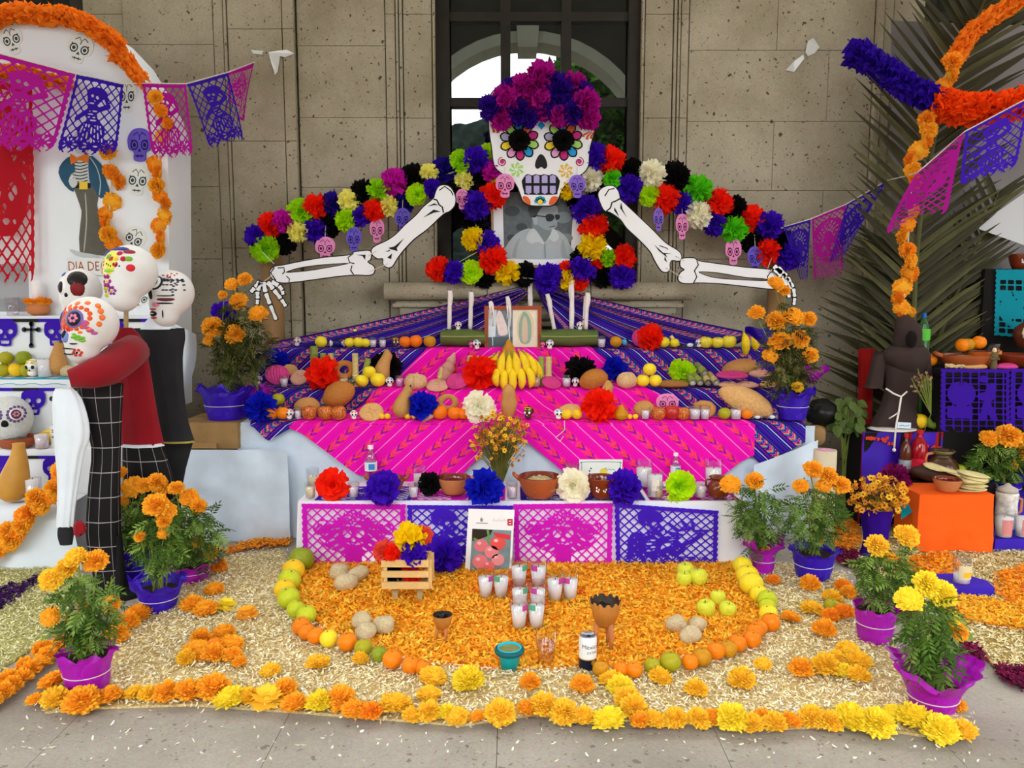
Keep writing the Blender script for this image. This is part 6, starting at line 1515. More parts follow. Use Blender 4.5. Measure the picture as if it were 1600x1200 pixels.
ORD = 'first second third fourth fifth sixth seventh eighth ninth tenth eleventh twelfth thirteenth fourteenth fifteenth sixteenth seventeenth eighteenth nineteenth twentieth twenty-first twenty-second twenty-third'.split()
cnt = {}
for x,y,r_,c in sorted(BORD):
  i = cnt[c] = cnt.get(c,-1)+1;mari(x,y,r_,c,ORD[i]+' '+CN[c]+' marigold from the left in the front border row','marigolds of the front border')
def row(lst,word,where,grp,f,key=None):
  for i,q in enumerate(sorted(lst,key=key)):f(*q,ORD[i]+' '+word+' '+where,grp)
mari(417,1085,26,'y','wide-petalled golden marigold in the front border, left half','wide-petalled marigolds',daisy=True)
for(x,y,r_,c,lab)in[(675,1054,21,'y','upper marigold of the short row down from the left fruit arc'),(671,1082,18,'y','lower marigold of the short row down from the left fruit arc'),(734,1064,24,'l','big yellow marigold on the sawdust below the turquoise cup'),(829,1067,16,'o','small orange marigold on the sawdust below the drinking glass'),(909,1069,18,'o','orange marigold on the sawdust below the beer can'),(955,1058,19,'y','first marigold of the diagonal row below the right fruit arc'),(968,1072,20,'l','second marigold of the diagonal row below the right fruit arc'),(980,1088,19,'y','third marigold of the diagonal row below the right fruit arc'),(1030,1055,18,'y','yellow marigold touching two greenish tangerines'),(1087,1075,17,'y','yellow marigold on the sawdust below the right arc middle'),(1160,1062,20,'y','ragged yellow marigold lying alone on the right sawdust'),(1192,1035,13,'y','small yellow marigold near the right arc'),(1251,1045,18,'o','orange marigold left of the pyramid of marigolds'),(1286,984,18,'o','flat orange marigold left of the magenta pot'),(1235,962,15,'o','orange marigold right of the last orange of the arc'),(1266,912,15,'o','orange marigold below the crumpled purple pot'),(1208,905,11,'d','reddish marigold below the magenta wrapped pot'),(422,1045,15,'y','small golden marigold left of a curved one'),(497,1032,18,'y','curved golden marigold on the left sawdust'),(562,1027,13,'y','small golden marigold against the left fruit arc'),(212,957,18,'o','upper orange marigold below the purple pot, left edge'),(225,950,15,'o','orange marigold against the purple pot'),(198,972,17,'o','middle orange marigold on the left edge below the purple pot'),(180,990,18,'o','lower orange marigold on the left edge near the magenta pot'),(337,883,15,'d','reddish marigold beside the magenta tissue, left')]:
  mari(x,y,r_,c,lab,None)
row([(350,985,17,'o'),(314,996,15,'o'),(307,1014,21,'o'),(333,1021,18,'o'),(360,1003,19,'o'),(361,1022,16,'o'),(293,1027,14,'y'),(374,1034,11,'o')],'marigold from the left','in the triangular orange heap on the left sawdust','triangular marigold heap, left',mari)
for(x,y,r_,c,lab,d)in[(300,941,17,'o','left orange marigold of the loose cluster below the purple pots',0),(321,948,18,'o','front orange marigold of the loose cluster below the purple pots',0),(335,918,15,'o','back orange marigold of the loose cluster below the purple pots',0),(352,943,17,'l','lemon yellow star-shaped marigold in the left cluster',1),(386,955,17,'o','open orange marigold alone right of the left cluster',1)]:mari(x,y,r_,c,lab,None,daisy=bool(d))
row([(1290,1040,20,'y'),(1325,1012,17,'y'),(1341,1030,19,'y'),(1340,1053,19,'y'),(1318,1047,16,'l'),(1305,1026,15,'y')],'marigold from the left','in the golden pyramid heap on the right sawdust','pyramid marigold heap, right',mari)
row([(1268,947,17,'y'),(1300,932,14,'y'),(1318,955,17,'d'),(1297,961,14,'d'),(1317,914,14,'d'),(1325,925,13,'o')],'marigold from the left','in the ring round a greenish tangerine, right','marigold ring, right',mari)
row([(x,y,15,'o')for x,y in[(-30,1105),(-12,1094),(6,1080),(20,1070),(34,1058),(48,1046),(62,1033),(74,1022),(86,1011),(97,1001),(14,1060),(42,1038),(68,1012)]],'orange marigold from the left','in the rope edging the left sawdust','marigold rope, left',mari)
# fruit arcs ---------------------------------------------------------
def gfruit(x,y,r_,c,label,group,me=None,name='orange',z=.016,cat='fruit',m_=None,hgt=.93):
  k = r_*M_per_px(G(x,y).y,.05);p = G(x,y,z+k*hgt);p.z = z
  return tag(inst(name,me or ORG,p,k,(random.uniform(-.3,.3),random.uniform(-.3,.3),random.uniform(0,6)),m_ or(ORG_M[c]if c else None)),label,cat,group)
L1 = [(468,874,19,'gr'),(458,890,17,'y'),(449,904,17,'l'),(444,919,16,'y'),(456,932,17,'l'),(459,952,14,'l'),(479,960,15,'l')]
row(L1,'fruit from the top','in the green upper left end of the fruit arc','green oranges, left arc',gfruit,lambda q:q[1])
row([(473,976,14,'o'),(479,987,13,'o'),(493,994,14,'o'),(544,1003,15,'o'),(613,1029,15,'o'),(639,1037,14,'o'),(657,1043,12,'o')],'orange tangerine from the left','in the lower left of the fruit arc','tangerines, left arc',gfruit)
gfruit(516,997,14,'lem','yellow lime among the orange tangerines, left arc',None,name='lime');gfruit(566,1013,14,'g','olive tangerine behind a small golden marigold, left arc',None);gfruit(590,1022,13,'gr','glossy green tangerine in the left arc',None)
row([(993,1045,13,'o'),(1076,1034,13,'o'),(1119,1018,14,'o'),(1151,1005,14,'o'),(1173,996,14,'o'),(1181,987,13,'o'),(1189,980,13,'o'),(1204,972,15,'o'),(969,1046,12,'o')],'orange tangerine from the left','in the right half of the fruit arc','tangerines, right arc',gfruit)
row([(937,1046,13,'d'),(1019,1040,13,'g'),(1047,1034,16,'g'),(1096,1026,15,'d'),(1140,1013,14,'d')],'olive-brown tangerine from the left','in the right half of the fruit arc','olive tangerines, right arc',gfruit)
row([(1203,957,14,'lem'),(1201,947,13,'l'),(1197,936,15,'l'),(1186,926,14,'lem'),(1179,912,18,'lem'),(1168,898,17,'lem'),(1158,884,15,'lem')],'yellow citrus from the top','in the upper right end of the fruit arc','yellow oranges, right arc',gfruit,lambda q:q[1])
gfruit(1298,944,11,'g','greenish tangerine inside the ring of marigolds',None);gfruit(1314,1034,9,'d','brownish tangerine half hidden in the marigold pyramid',None);gfruit(338,1006,11,'o','orange tangerine half hidden in the triangular marigold heap',None)
for i,(x,y,r_,lab)in enumerate([(531,892,16,'left jicama of the upper trio beside the wooden crate'),(562,895,15,'right jicama of the upper trio beside the wooden crate'),(541,909,17,'front jicama of the upper trio beside the wooden crate'),(564,969,17,'back jicama of the lower left trio'),(570,985,17,'front jicama of the lower left trio'),(603,975,18,'right, roundest jicama of the lower left trio'),(1056,974,16,'left jicama of the right trio'),(1091,976,15,'right jicama of the right trio'),(1077,990,17,'front jicama of the right trio')]):gfruit(x,y,r_,None,lab,None,JICM[i%4],'jicama',cat='vegetable',hgt=.72)
for i,(x,y,r_,lab)in enumerate([(1072,891,13,'back yellow apple by the purple cut paper'),(1068,904,12,'front left yellow apple by the purple cut paper'),(1093,902,14,'front right yellow apple by the purple cut paper'),(1122,934,12,'back yellow-green apple of the trio above the jicamas'),(1106,949,14,'left yellow-green apple of the trio above the jicamas'),(1134,951,13,'right yellow-green apple of the trio above the jicamas')]):gfruit(x,y,r_,None,lab,None,APPLE,'apple',m_=ORG_M['ap'],hgt=.85)
# cross of glass candles
LBL = mat('pink_label','#c84aa0',.5);LBG = mat('green_label','#58b088',.5)
for i,(x,yb,h_,lab)in enumerate([(811,918,46,'back left glass candle at the head of the cross'),(841,918,46,'back right glass candle at the head of the cross'),(759,933,44,'outermost left glass candle of the cross'),(783,933,44,'inner left glass candle of the cross arm'),(867,938,46,'inner right glass candle of the cross arm'),(891,936,44,'outermost right glass candle of the cross'),(812,953,46,'middle left glass candle of the cross shaft'),(840,953,46,'middle right glass candle of the cross shaft'),(811,981,48,'front left glass candle at the foot of the cross'),(838,980,48,'front right glass candle at the foot of the cross')]):
  p = G(x,yb,.02);a = -1.2 if i%2==0 else-2.6;candle_thing('glass_candle',p,h_*M_per_px(p.y,.1),lab,'glass candles in a cross',.225,.315,.72,band=(LBL if i%3 else LBG,.66,.86,a,a+.9))
  # drinking glass, turquoise cup, beer can
p = G(853,1038,.016);k = 58*M_per_px(p.y,.1);e = empty('drinking_glass',p,'clear ribbed drinking glass of pale liquid beside the beer can','glass')
b = MB();b.lathe([(r_*k,z*k)for r_,z in((.001,.004),(.2,.004),(.21,.05),(.3,1),(.29,1))],24,caps=(False,False),fn=lambda q,a,r_,z:Vector((q.x*(1+.02*math.cos(a*12)*(z<.7*k)),q.y*(1+.02*math.cos(a*12)*(z<.7*k)),q.z)));b.lb('glass',GLASS,e,True)
b = MB();b.lathe([(r_*k,z*k)for r_,z in((.001,.085),(.195,.085),(.245,.62),(.001,.62))],20,caps=(False,False));b.lb('drink',clear('pale_liquor','#ffeec0'),e,True)
p = G(796,1043,.016);k = 38*M_per_px(p.y,.05);e = empty('turquoise_cup',p,'turquoise plastic cup with a dark green rim on the petals','cup')
TQ = mat('turquoise_plastic','#10bcd0',.4);TQD = mat('dark_rim','#0c5a60',.35)
b = MB();b.lathe([(r_*k,z*k)for r_,z in((.001,0),(.36,0),(.44,.6),(.47,.62),(.5,.9),(.46,.9),(.44,.66),(.001,.66))],22,caps=(False,False));b.lb('cup_body',TQ,e,True)
b = MB();b.lathe([(r_*k,z*k)for r_,z in((.46,.62),(.6,.66),(.63,.74),(.6,.84),(.5,.86))],22,caps=(False,False));b.lb('cup_rim',TQD,e,True)
b = MB();b.lathe([(.49*k,.80*k),(.001,.80*k)],20,caps=(False,False));b.lb('liquid',mat('murky_drink','#8a8448',.15,.2,30),e)
p = G(918,1044,.016);k = 56*M_per_px(p.y,.06);e = empty('beer_can',p,'white, gold and dark blue beer can standing on the petals','can');rc = .25*k
b = MB();b.lathe([(r_*k,z*k)for r_,z in((.19,0),(.235,.03),(.25,.07),(.25,.34))],26,caps=(True,False));b.lb('lower_band',mat('can_navy','#141a34',.3,metal=.2),e,True)
b = MB();b.lathe([(r_*k,z*k)for r_,z in((.25,.34),(.25,.88),(.225,.96))],26,caps=(False,False));b.lb('can_wall',mat('can_white','#eef0f2',.3,metal=.1),e,True)
ALU = mat('aluminium','#a8b0ba',.3,metal=.9)
b = MB();b.lathe([(r_*k,z*k)for r_,z in((.225,.96),(.222,.985),(.205,.985),(.2,.955),(.001,.955))],26,caps=(False,False));b.lb('lid',ALU,e,True)
b = MB();b.lathe([(.06*k,.96*k),(.06*k,.967*k)],12,c=(.02*k,-.03*k,0));b.lb('ring_pull',mat('pull_dark','#3c4a78',.3,metal=.8),e)
def wrap_text(body,size,z,a0,m,name):
  v,f = text_mesh(body,size);b = MB();b.add([((rc+.0008)*math.sin(a0+x/rc),-(rc+.0008)*math.cos(a0+x/rc),z+y)for x,y,_ in v],f);b.lb(name,m,e)
wrap_text('México',.17*k,.66*k,.25,mat('can_ink','#101c3c',.4),'lettering');wrap_text('EXTRA',.10*k,.52*k,.45,MATS['can_ink'],'lettering')
b = MB();b.add([((rc+.001)*math.sin(.6+.075*k*math.cos(t)/rc),-(rc+.001)*math.cos(.6+.075*k*math.cos(t)/rc),.26*k+.075*k*math.sin(t))for t in[2*math.pi*i/18 for i in range(18)]],[tuple(range(18))]);b.lb('gold_seal',mat('can_gold','#d8b040',.35,metal=.5),e)
b = MB();b.lathe([(.2515*k,.335*k),(.2515*k,.36*k)],26,caps=(False,False));b.lb('gold_line',MATS['can_gold'],e)
# incense burners
def burner(x,yb,w_,h_,label,jag):
  p = G(x,yb,.016);q = M_per_px(p.y,.1);e = empty('incense_burner',p,label,'incense burner');R_ = w_*q/2;H = h_*q;lz = H*.48
  for k in range(3):
    a = -math.pi/2+.6+k*2*math.pi/3;b = MB();b.tube([(R_*.55*math.cos(a),R_*.55*math.sin(a),0),(R_*.6*math.cos(a),R_*.6*math.sin(a),lz*.6),(R_*.5*math.cos(a),R_*.5*math.sin(a),lz*1.15)],[R_*.11,R_*.15,R_*.2],9);b.lb('leg',CLAYL,e,True)
  def fn(v,a,r_,z):return Vector((v.x,v.y,v.z+(H*.04*(1 if int(a/(2*math.pi)*48)%4<2 else-.5)if z>H*.93 and jag else 0)))
  b = MB();b.lathe([(R_*.4,lz*.95),(R_*.62,lz*1.1),(R_*.78,H*.68),(R_*1.0,H*.97),(R_*.96,H*.975)],48,caps=(True,False),fn=fn);b.lb('bowl_body',mat('burner_clay','#b8742c',.6,.2,10),e,True)
  b = MB();b.lathe([(R_*.96,H*.975),(R_*.84,H*.82),(R_*.5,H*.74),(.001,H*.73)],48,caps=(False,False),fn=fn);b.lb('sooty_inside',mat('soot','#3a2e24',.5,.4,20),e,True)
  for k in range(7):
    c = MB();a = k*.9;nn = noisy(k,.3,2);c.blob((R_*.42*math.cos(a)*(k%3)/1.6,R_*.42*math.sin(a)*(k%3)/1.6,H*(.80 if jag else .92)),(R_*.24,R_*.2,H*.1),8,6,0,lambda d:nn(d));c.lb('charcoal',mat('charcoal','#181412',.3,.3,12),e)
  return e
burner(692,1003,32,46,'small clay incense burner heaped with charcoal, left on the petals',False);burner(945,1012,50,78,'larger clay incense burner with a scalloped rim on tall legs',True)
# little slatted crate on legs, filled with paper flowers
p = G(636,944,.016);Yk = p.y;cr = empty('wooden_crate',p,'small slatted wooden crate on legs, filled with paper flowers','crate');PINE = mat('pine','#dcb878',.7,.15,12);x0,x1 = P(596,900,Yk).x,P(670,900,Yk).x
for yy in(0,.13):
  for(ya,yb_)in((875,886),(892,902),(909,920)):
    b = MB();za,zb = P(636,yb_,Yk).z,P(636,ya,Yk).z;b.box(((x0+x1)/2,Yk+yy,(za+zb)/2),(x1-x0,.008,zb-za));b.build('slat',PINE,cr)
for xx in(x0+.006,x1-.006):
  for(ya,yb_)in((875,886),(892,902),(909,920)):
    b = MB();za,zb = P(636,yb_,Yk).z,P(636,ya,Yk).z;b.box((xx,Yk+.065,(za+zb)/2),(.008,.12,zb-za));b.build('slat',PINE,cr)
  for yy in(.012,.118):
    b = MB();za,zb = P(636,920,Yk).z,P(636,876,Yk).z;b.box((xx+(.012 if xx<0-.3 else-.012),Yk+yy,(za+zb)/2),(.016,.014,zb-za));b.build('corner_post',PINE,cr)
b = MB();b.box(((x0+x1)/2,Yk+.065,P(636,919,Yk).z),(x1-x0-.01,.12,.008));b.build('crate_floor',PINE,cr)
for xx in(P(615,920,Yk).x,P(654,920,Yk).x):
  zt_ = P(636,919,Yk).z;b = MB();b.box((xx,Yk+.05,.016+(zt_-.016)/2),(.024,.02,zt_-.016));b.build('leg',mat('pine_grey','#b09c74',.7,.2,12),cr)
for x,y,r_,c,dy,lab in((640,840,26,'gold',.07,'big yellow paper flower in the slatted crate'),(602,862,19,'pinkred',.05,'coral paper flower spilling from the crate at its left'),(612,864,14,'red',.02,'red paper flower at the front of the slatted crate'),(646,866,21,'purple',.03,'purple paper flower at the front of the slatted crate'),(661,836,16,'pinkred',.12,'coral paper flower behind the yellow one in the crate'),(644,895,17,'red',.065,'red paper flower seen between the slats of the crate'),(616,896,15,'black',.065,'black paper flower seen between the slats of the crate')):
  q = P(x,y,Yk+dy);tag(inst('paper_flower',(POM+POMR)[int(x)%6],q,r_*M_per_px(Yk,q.z),(random.uniform(-.2,.5),random.uniform(0,6),0),TIS[c]),lab,'paper flower','paper flowers in the crate')
q = P(694,872,G(694,897).y);q.z = .10;tag(inst('paper_flower',POM[2],q,.095,(.2,0,0),TIS['purple']),'purple tissue bloom on the petals between crate and poster','paper flower')
# ================================================================= potted marigolds
WRAP = {k:mat('wrap_'+k,v,.38,.10,6,.5,22,transl=.2,spec=.5)for k,v in dict(magenta='#b818c0',purple='#3a14c0').items()}
SOIL = mat('soil','#33241a',.95,.4,40,.8,40);STEMM = mat('stem','#7a8a3c',.8)
def wrapped_pot(e,base,r_,h_,col,flare=.35,pts=7,seed=1,up=.5,phase=None):
  rn = random.Random(seed);n = 72;ph = rn.random()*6 if phase is None else phase;prof_ = [(.74,0),(.77,.1),(.80,.22),(.83,.34),(.86,.46),(.87,.56),(.91,.7),(.95,.84),(1.0,.96)]+[(1.0+flare*t,1.0+up*t)for t in(.2,.4,.6,.8,1.0)]
  pk = [rn.uniform(.35,1.0)for _ in range(32)]
  def fn(v,a,rr,z):
    t = z/h_;nz = mnoise.noise(Vector((math.cos(a)*2.2,math.sin(a)*2.2,t*2.5+seed)));n2 = mnoise.noise(Vector((math.cos(a)*6,math.sin(a)*6,t*7+seed)))
    k = 1+(.06*nz+.035*n2)*min(1,t*3);zz = z
    if t>.98:
      f = (t-.98)/(up+.02);s_ = (a+ph+.35*nz)*pts/(2*math.pi);i = int(math.floor(s_));fr = s_-i;tri = 1-abs(2*fr-1);hgt = pk[i%pts]*tri**(.7 if pts>3 else .45)
      k*=1+f*(.10*nz+.06*math.sin(a*11));zz = h_*(.98+(t-.98)*(.15+.85*hgt)+.05*n2*f)
    return Vector((v.x*k,v.y*k,zz))
  b = MB();b.lathe([(q*r_,z*h_)for q,z in prof_],n,caps=(True,False),fn=fn);b.v = [tuple(Vector(v)+base)for v in b.v];b.build('paper_wrap',WRAP[col],e)
  b = MB();b.lathe([(.9*r_,h_*.88),(.001,h_*.9)],20,base,caps=(False,False));b.build('soil',SOIL,e)
  b = MB();pts_ = [base+Vector((.9*r_*math.cos(a),.9*r_*math.sin(a),h_*.55))for a in[2*math.pi*i/24 for i in range(25)]];b.tube(pts_,.0022,4);b.build('tie_string',MATS['cord'],e)
def plant(label,xb,yb,pw,ph_,col,flowers,fol,nleaf=170,lsize=.075,base=None,group='potted marigolds',pal='o',seed=1,dark=False,flare=.35,up=.5,bare=0.0,pots=7,phase=None):
  rn = random.Random(seed);base = base or G(xb,yb,.012);Y = base.y;q = M_per_px(Y,.2);e = empty('potted_marigold',base,label,'potted plant',group)
  wrapped_pot(e,base,pw*q/2,ph_*q,col,flare,pots,seed,up,phase)
  top = base+Vector((0,0,ph_*q*.85));spots = [];cx,cy,rx,ry = fol;rw = rx*q
  for i,(x,y,r_,c)in enumerate(flowers):
    d = rn.uniform(-.4,.25)*rw;p = P(x,y,Y+d);k = r_*2.05*q;s = MB();mid = top.lerp(p,.55)+Vector((rn.uniform(-.03,.03),rn.uniform(-.02,.02),0))
    hb = p-Vector((0,0,k*.25));s.tube([top+Vector((rn.uniform(-.02,.02),rn.uniform(-.02,.02),0)),mid,hb],[.004,.0032,.003],5);s.build('stem',STEMM,e)
    inst('flower_head',MARI[(i+seed)%4],hb-base,(k,k,k*1.1),(R(rn.uniform(25,60)),R(rn.uniform(-20,20)),0),MG[c],e)
    for t in(.35,.5,.62,.74,.85):spots.append((top.lerp(hb,t)if t>.5 else top.lerp(mid,t*1.4),(rn.uniform(-1,1),rn.uniform(-1.2,.6),rn.uniform(-.3,.5))))
  for i in range(nleaf):
    a = rn.uniform(0,6.283);rr = math.sqrt(rn.random());x = cx+rx*rr*math.cos(a);y = cy+ry*rr*math.sin(a)
    if bare and y>cy+ry*(1-bare):continue
    p = P(x,y,Y+rn.uniform(-.75,.75)*rw*math.sqrt(max(0,1-rr*rr*.8)))
    if p.z<top.z-.02:p.z = top.z+rn.uniform(0,.05)
    o = Vector((p.x-top.x,p.y-Y,0));spots.append((p,(o.x*5+rn.uniform(-.7,.7),o.y*5+rn.uniform(-.8,.4),rn.uniform(-.7,.45))))
  for i in range(9):
    a = rn.uniform(0,6.283);p = P(cx+rx*.6*math.cos(a),cy-ry*.3+ry*.4*math.sin(a),Y+rn.uniform(-.3,.3)*rw);s = MB();s.tube([top+Vector((rn.uniform(-.03,.03),rn.uniform(-.03,.03),-.01)),top.lerp(p,.5)+Vector((rn.uniform(-.02,.02),0,.02)),p],[.0045,.0035,.002],5);s.build('stem',STEMM,e)
  fo = foliage(spots,lsize,e,rn,cols=DARKG if dark else GREENS);fo['kind'] = 'stuff'
  return e
plant('marigold plant in a magenta wrapped pot at the front left corner',138,1078,78,60,'magenta',[(122,868,18,'y'),(151,873,18,'o'),(84,898,18,'y'),(108,888,16,'y'),(82,958,15,'o'),(178,942,15,'o'),(115,962,10,'o'),(132,945,9,'o')],(134,958,44,58),150,.07,flare=.08,up=.25,seed=3)
plant('marigold plant in a string-tied purple pot, front of the left plant trio',249,950,66,34,'purple',[(244,786,19,'o'),(262,795,16,'o'),(259,813,11,'o'),(257,831,10,'o'),(221,835,9,'o')],(250,850,30,42),120,.075,flare=.25,up=.9,seed=4,bare=.25)
plant('marigold plant in a purple pot at the back left of the plant trio',214,902,52,32,'purple',[(192,782,13,'o'),(181,792,16,'o'),(210,756,17,'o'),(225,755,12,'o'),(191,737,11,'o')],(214,820,30,45),130,.08,flare=.3,up=.6,seed=5)
plant('marigold plant in a magenta pot at the back right of the plant trio',300,905,60,26,'magenta',[(248,751,15,'o'),(256,762,13,'o'),(275,762,12,'o'),(299,772,15,'o'),(313,788,13,'o'),(331,857,12,'o'),(311,842,10,'o')],(300,830,38,48),170,.085,flare=.6,up=.6,seed=6)
plant('marigold plant in a magenta wrap just right of the table',1191,893,42,36,'magenta',[(1142,753,16,'o'),(1178,748,14,'o'),(1196,860,9,'d')],(1184,806,32,52),190,.07,flare=.5,up=.9,seed=7,pots=4)
plant('marigold plant in a crumpled purple wrap before the tall tube',1270,902,66,42,'purple',[(1266,732,15,'o'),(1250,756,12,'o'),(1291,741,14,'o'),(1286,757,12,'o'),(1313,756,14,'o'),(1278,839,9,'o')],(1272,806,40,46),190,.07,flare=.2,up=.3,seed=8)
plant('marigold plant in a crumpled magenta pot before the purple vase',1366,999,64,52,'magenta',[(1412,832,19,'y'),(1367,848,17,'y'),(1392,870,10,'o')],(1380,898,42,44),180,.07,flare=.05,up=.2,seed=9)
plant('marigold plant with three big yellow heads in an open magenta wrap, front right',1456,1106,84,40,'magenta',[(1442,906,20,'l'),(1421,932,21,'l'),(1467,926,22,'l'),(1487,965,11,'l'),(1494,985,14,'o')],(1455,990,36,54),95,.085,flare=.55,up=1.5,seed=10,pots=2,phase=1.9)
# on the altar ends
cb = empty('cardboard_box',(P(334,690,4.85).x,4.9,zt),'brown cardboard box propping the left marigold pots','box');CARD = mat('cardboard','#9c7a4e',.85,.2,8)
zc_ = P(355,656,4.85).z;b = MB();b.box((P(340,670,4.9).x,4.93,zt+(zc_-zt)/2),(.36,.38,zc_-zt));b.build('box_body',CARD,cb)
b = MB();b.box((P(318,690,4.72).x,4.72,zt+.02),(.16,.02,.035),rx=-.5);b.build('flap',CARD,cb)
plant('marigold plant in a shiny purple pot at the left end of the altar',355,655,72,40,'purple',[(364,442,11,'o'),(384,436,11,'o'),(376,467,14,'o'),(350,461,7,'o'),(405,488,15,'o'),(334,507,16,'o'),(343,514,11,'o'),(369,521,15,'o'),(327,531,9,'o')],(368,535,34,66),190,.085,base=Vector((P(352,655,4.87).x,4.90,zc_+.002)),seed=11,flare=.15,up=.5,dark=True)
plant('wilted plant in a magenta pot behind the purple one, left end of the altar',392,602,50,34,'magenta',[],(398,540,22,34),70,.08,base=Vector((P(392,602,5.02).x,5.07,ZL+.009)),seed=12,flare=.15,up=.5,dark=True)
tag(inst('paper_flower',ROSE[1],P(352,490,5.02),21*M_per_px(5.0),(0,1,0),TIS['purple']),'purple tissue bloom tucked in the left marigold plant','paper flower')
plant('marigold plant in a string-tied purple pot at the right end of the altar',1240,664,52,36,'purple',[(1182,487,13,'o'),(1210,499,15,'o'),(1238,492,16,'o'),(1260,496,12,'o'),(1219,531,17,'o'),(1247,527,14,'o'),(1202,552,12,'o'),(1265,552,12,'o'),(1245,602,9,'y'),(1255,620,9,'o'),(1210,441,13,'o'),(1226,453,8,'o')],(1234,562,34,62),210,.08,base=spot('L',1240,664)+Vector((0,.03,0)),seed=13,flare=.25,up=.55,dark=True)
for x,y,w_,c,lab in((1186,516,22,'purple','purple tissue corner sticking out left of the right marigold plant'),(1276,577,20,'magenta','magenta tissue corner sticking out right of the right marigold plant')):
  b = MB();Y = 5.02;s = -1 if x<1200 else 1;b.grid(lambda u,v:P(x-s*w_*.9+s*w_*1.9*u,y-w_*.5*(1-u)+w_*(1.5-1.1*u)*v+5*math.sin(u*5),Y+.03*math.sin(u*6+v*5)),10,8);tag(b.build('tissue_corner',WRAP[c],None),lab,'tissue paper')
  # ================================================================= left neighbour altar
WB = mat('white_board','#e9edf2',.75,.03,3);WCLB = mat('white_cotton','#dfe8f2',.85,.06,4,.3,8)
YL = 5.18
bd = empty('arched_backdrop',P(60,620,YL),'tall white arched backdrop board of the left altar','backdrop')
lp = px_loop([(-150,700),(-150,110),(-90,45),(0,14),(60,12),(120,24),(165,48),(200,85),(228,130),(250,172),(262,215),(264,400),(266,640)],YL)
b = MB();b.plate([lp],YL,.36);b.build('board',WB,bd)
zf = [(-150,250,494,4.98),(-150,232,594,4.72),(-150,150,702,4.47)]
la = empty('side_altar_steps',(P(60,700,4.7).x,4.7,0),'white draped steps of the left altar','altar');LZ = []
for i,(xa,xb,yp,Yf)in enumerate(zf):
  z = P(60,yp,Yf).z;LZ.append((z,Yf));X0,X1 = P(xa,yp,Yf).x,P(xb,yp,Yf).x;b = MB();Yb = YL-.01 if i==0 else zf[i-1][3]-.003
  b.box(((X0+X1)/2,(Yf+Yb)/2,z/2),(X1-X0,Yb-Yf,z));b.build('step',WB,la)
  # lowest drape sweeping to the floor
zd = P(60,790,4.22).z;X0,X1 = P(-150,790,4.22).x,P(100,790,4.22).x
b = MB();b.grid(lambda u,v:(X0+(X1-X0)*u+.10*v*u,4.46-.26*min(1,v*2.5)-.03*max(0,v-.4)*(1+math.sin(u*22)),zd*(1-max(0,v-.35)/.65)+.004+.02*math.sin(u*9)*v*(1-v)),40,16);b.build('floor_drape',WCLB,la,True)
b = MB();b.grid(lambda u,v:P(244+62*u*(1-.3*v)+6*math.sin(v*5),492+30*u+(150-40*abs(u-.5))*v,4.97+.06*math.sin(u*7)),16,16);b.build('side_drape',WCLB,la,True)
# strips of little skulls and crosses under the step edges
def strip(i,y,items):
  Y = zf[i][3]-.012;e = empty('cut_paper_strip',P(40,y+40,Y),'purple and black strip of skulls and crosses, '+('top','middle','lowest')[i]+' step of the left altar','paper banner')
  for x0 in range(-60,240 if i==0 else 150 if i==1 else 100,40):
    b = MB();b.plate([px_loop([(x0,y),(x0+40,y),(x0+40,y+5),(x0,y+5)],Y)],Y,.001);b.build('band',PAPER['purple']if(x0//40)%2 else BLACK,e)
  for x,k in items:
    b = MB()
    if k=='s':
      ol = px_loop([(x-14,y+4),(x+14,y+4),(x+19,y+16),(x+17,y+26),(x+10,y+32),(x+9,y+42),(x-9,y+42),(x-10,y+32),(x-17,y+26),(x-19,y+16)],Y,2)
      b.plate([ol]+[px_loop(circle(x+s*8,y+20,4.5,4,10),Y)for s in(-1,1)]+[px_loop([(x,y+24),(x+3,y+30),(x-3,y+30)],Y),px_loop([(x-7,y+34),(x+7,y+34),(x+6,y+39),(x-6,y+39)],Y)],Y-.002,.001);b.build('paper_skull',PAPER['purple'],e)
    else:
      for sh in(stroke([(x,y+4),(x,y+42)],4),stroke([(x-11,y+17),(x+11,y+17)],4),circle(x,y+42,4,n=10),circle(x-11,y+17,4,n=10),circle(x+11,y+17,4,n=10),circle(x,y+8,4,n=10)):b.plate([px_loop(sh,Y)],Y-.002,.001)
      b.build('paper_cross',mat('charcoal_paper','#2e3642',.8),e)
strip(0,498,[(8,'s'),(49,'c'),(88,'s'),(176,'s')]);strip(1,606,[(52,'s'),(92,'c')]);strip(2,712,[(4,'s'),(86,'s')])
# prints on the backdrop
FOAM['white'] = mat('print_white','#e4e6e0',.6);FINK['white'] = mat('print_ink','#2c3a44',.6)
for x,y,w_,h_,t,lab in((18,62,36,46,-.3,'printed white skull at the far left under the orange garland'),(124,76,42,46,.3,'tilted printed white skull under the orange garland'),(198,150,32,52,0,'printed white skull behind the purple bunting'),(215,282,38,46,.1,'printed white skull with gold eyes below the violet tag'),(209,374,36,42,.5,'printed white skull above the flowery papier-mache head'),(221,465,26,36,.6,'printed white skull low on the backdrop behind the masks')):
  foam_skull(x,y,w_,h_,'white',lab,YL-.004,hang=False,tilt=t,thick=.003)
foam_skull(218,226,38,52,'violet','violet foam skull tag on the white backdrop',YL-.012,hang=False)
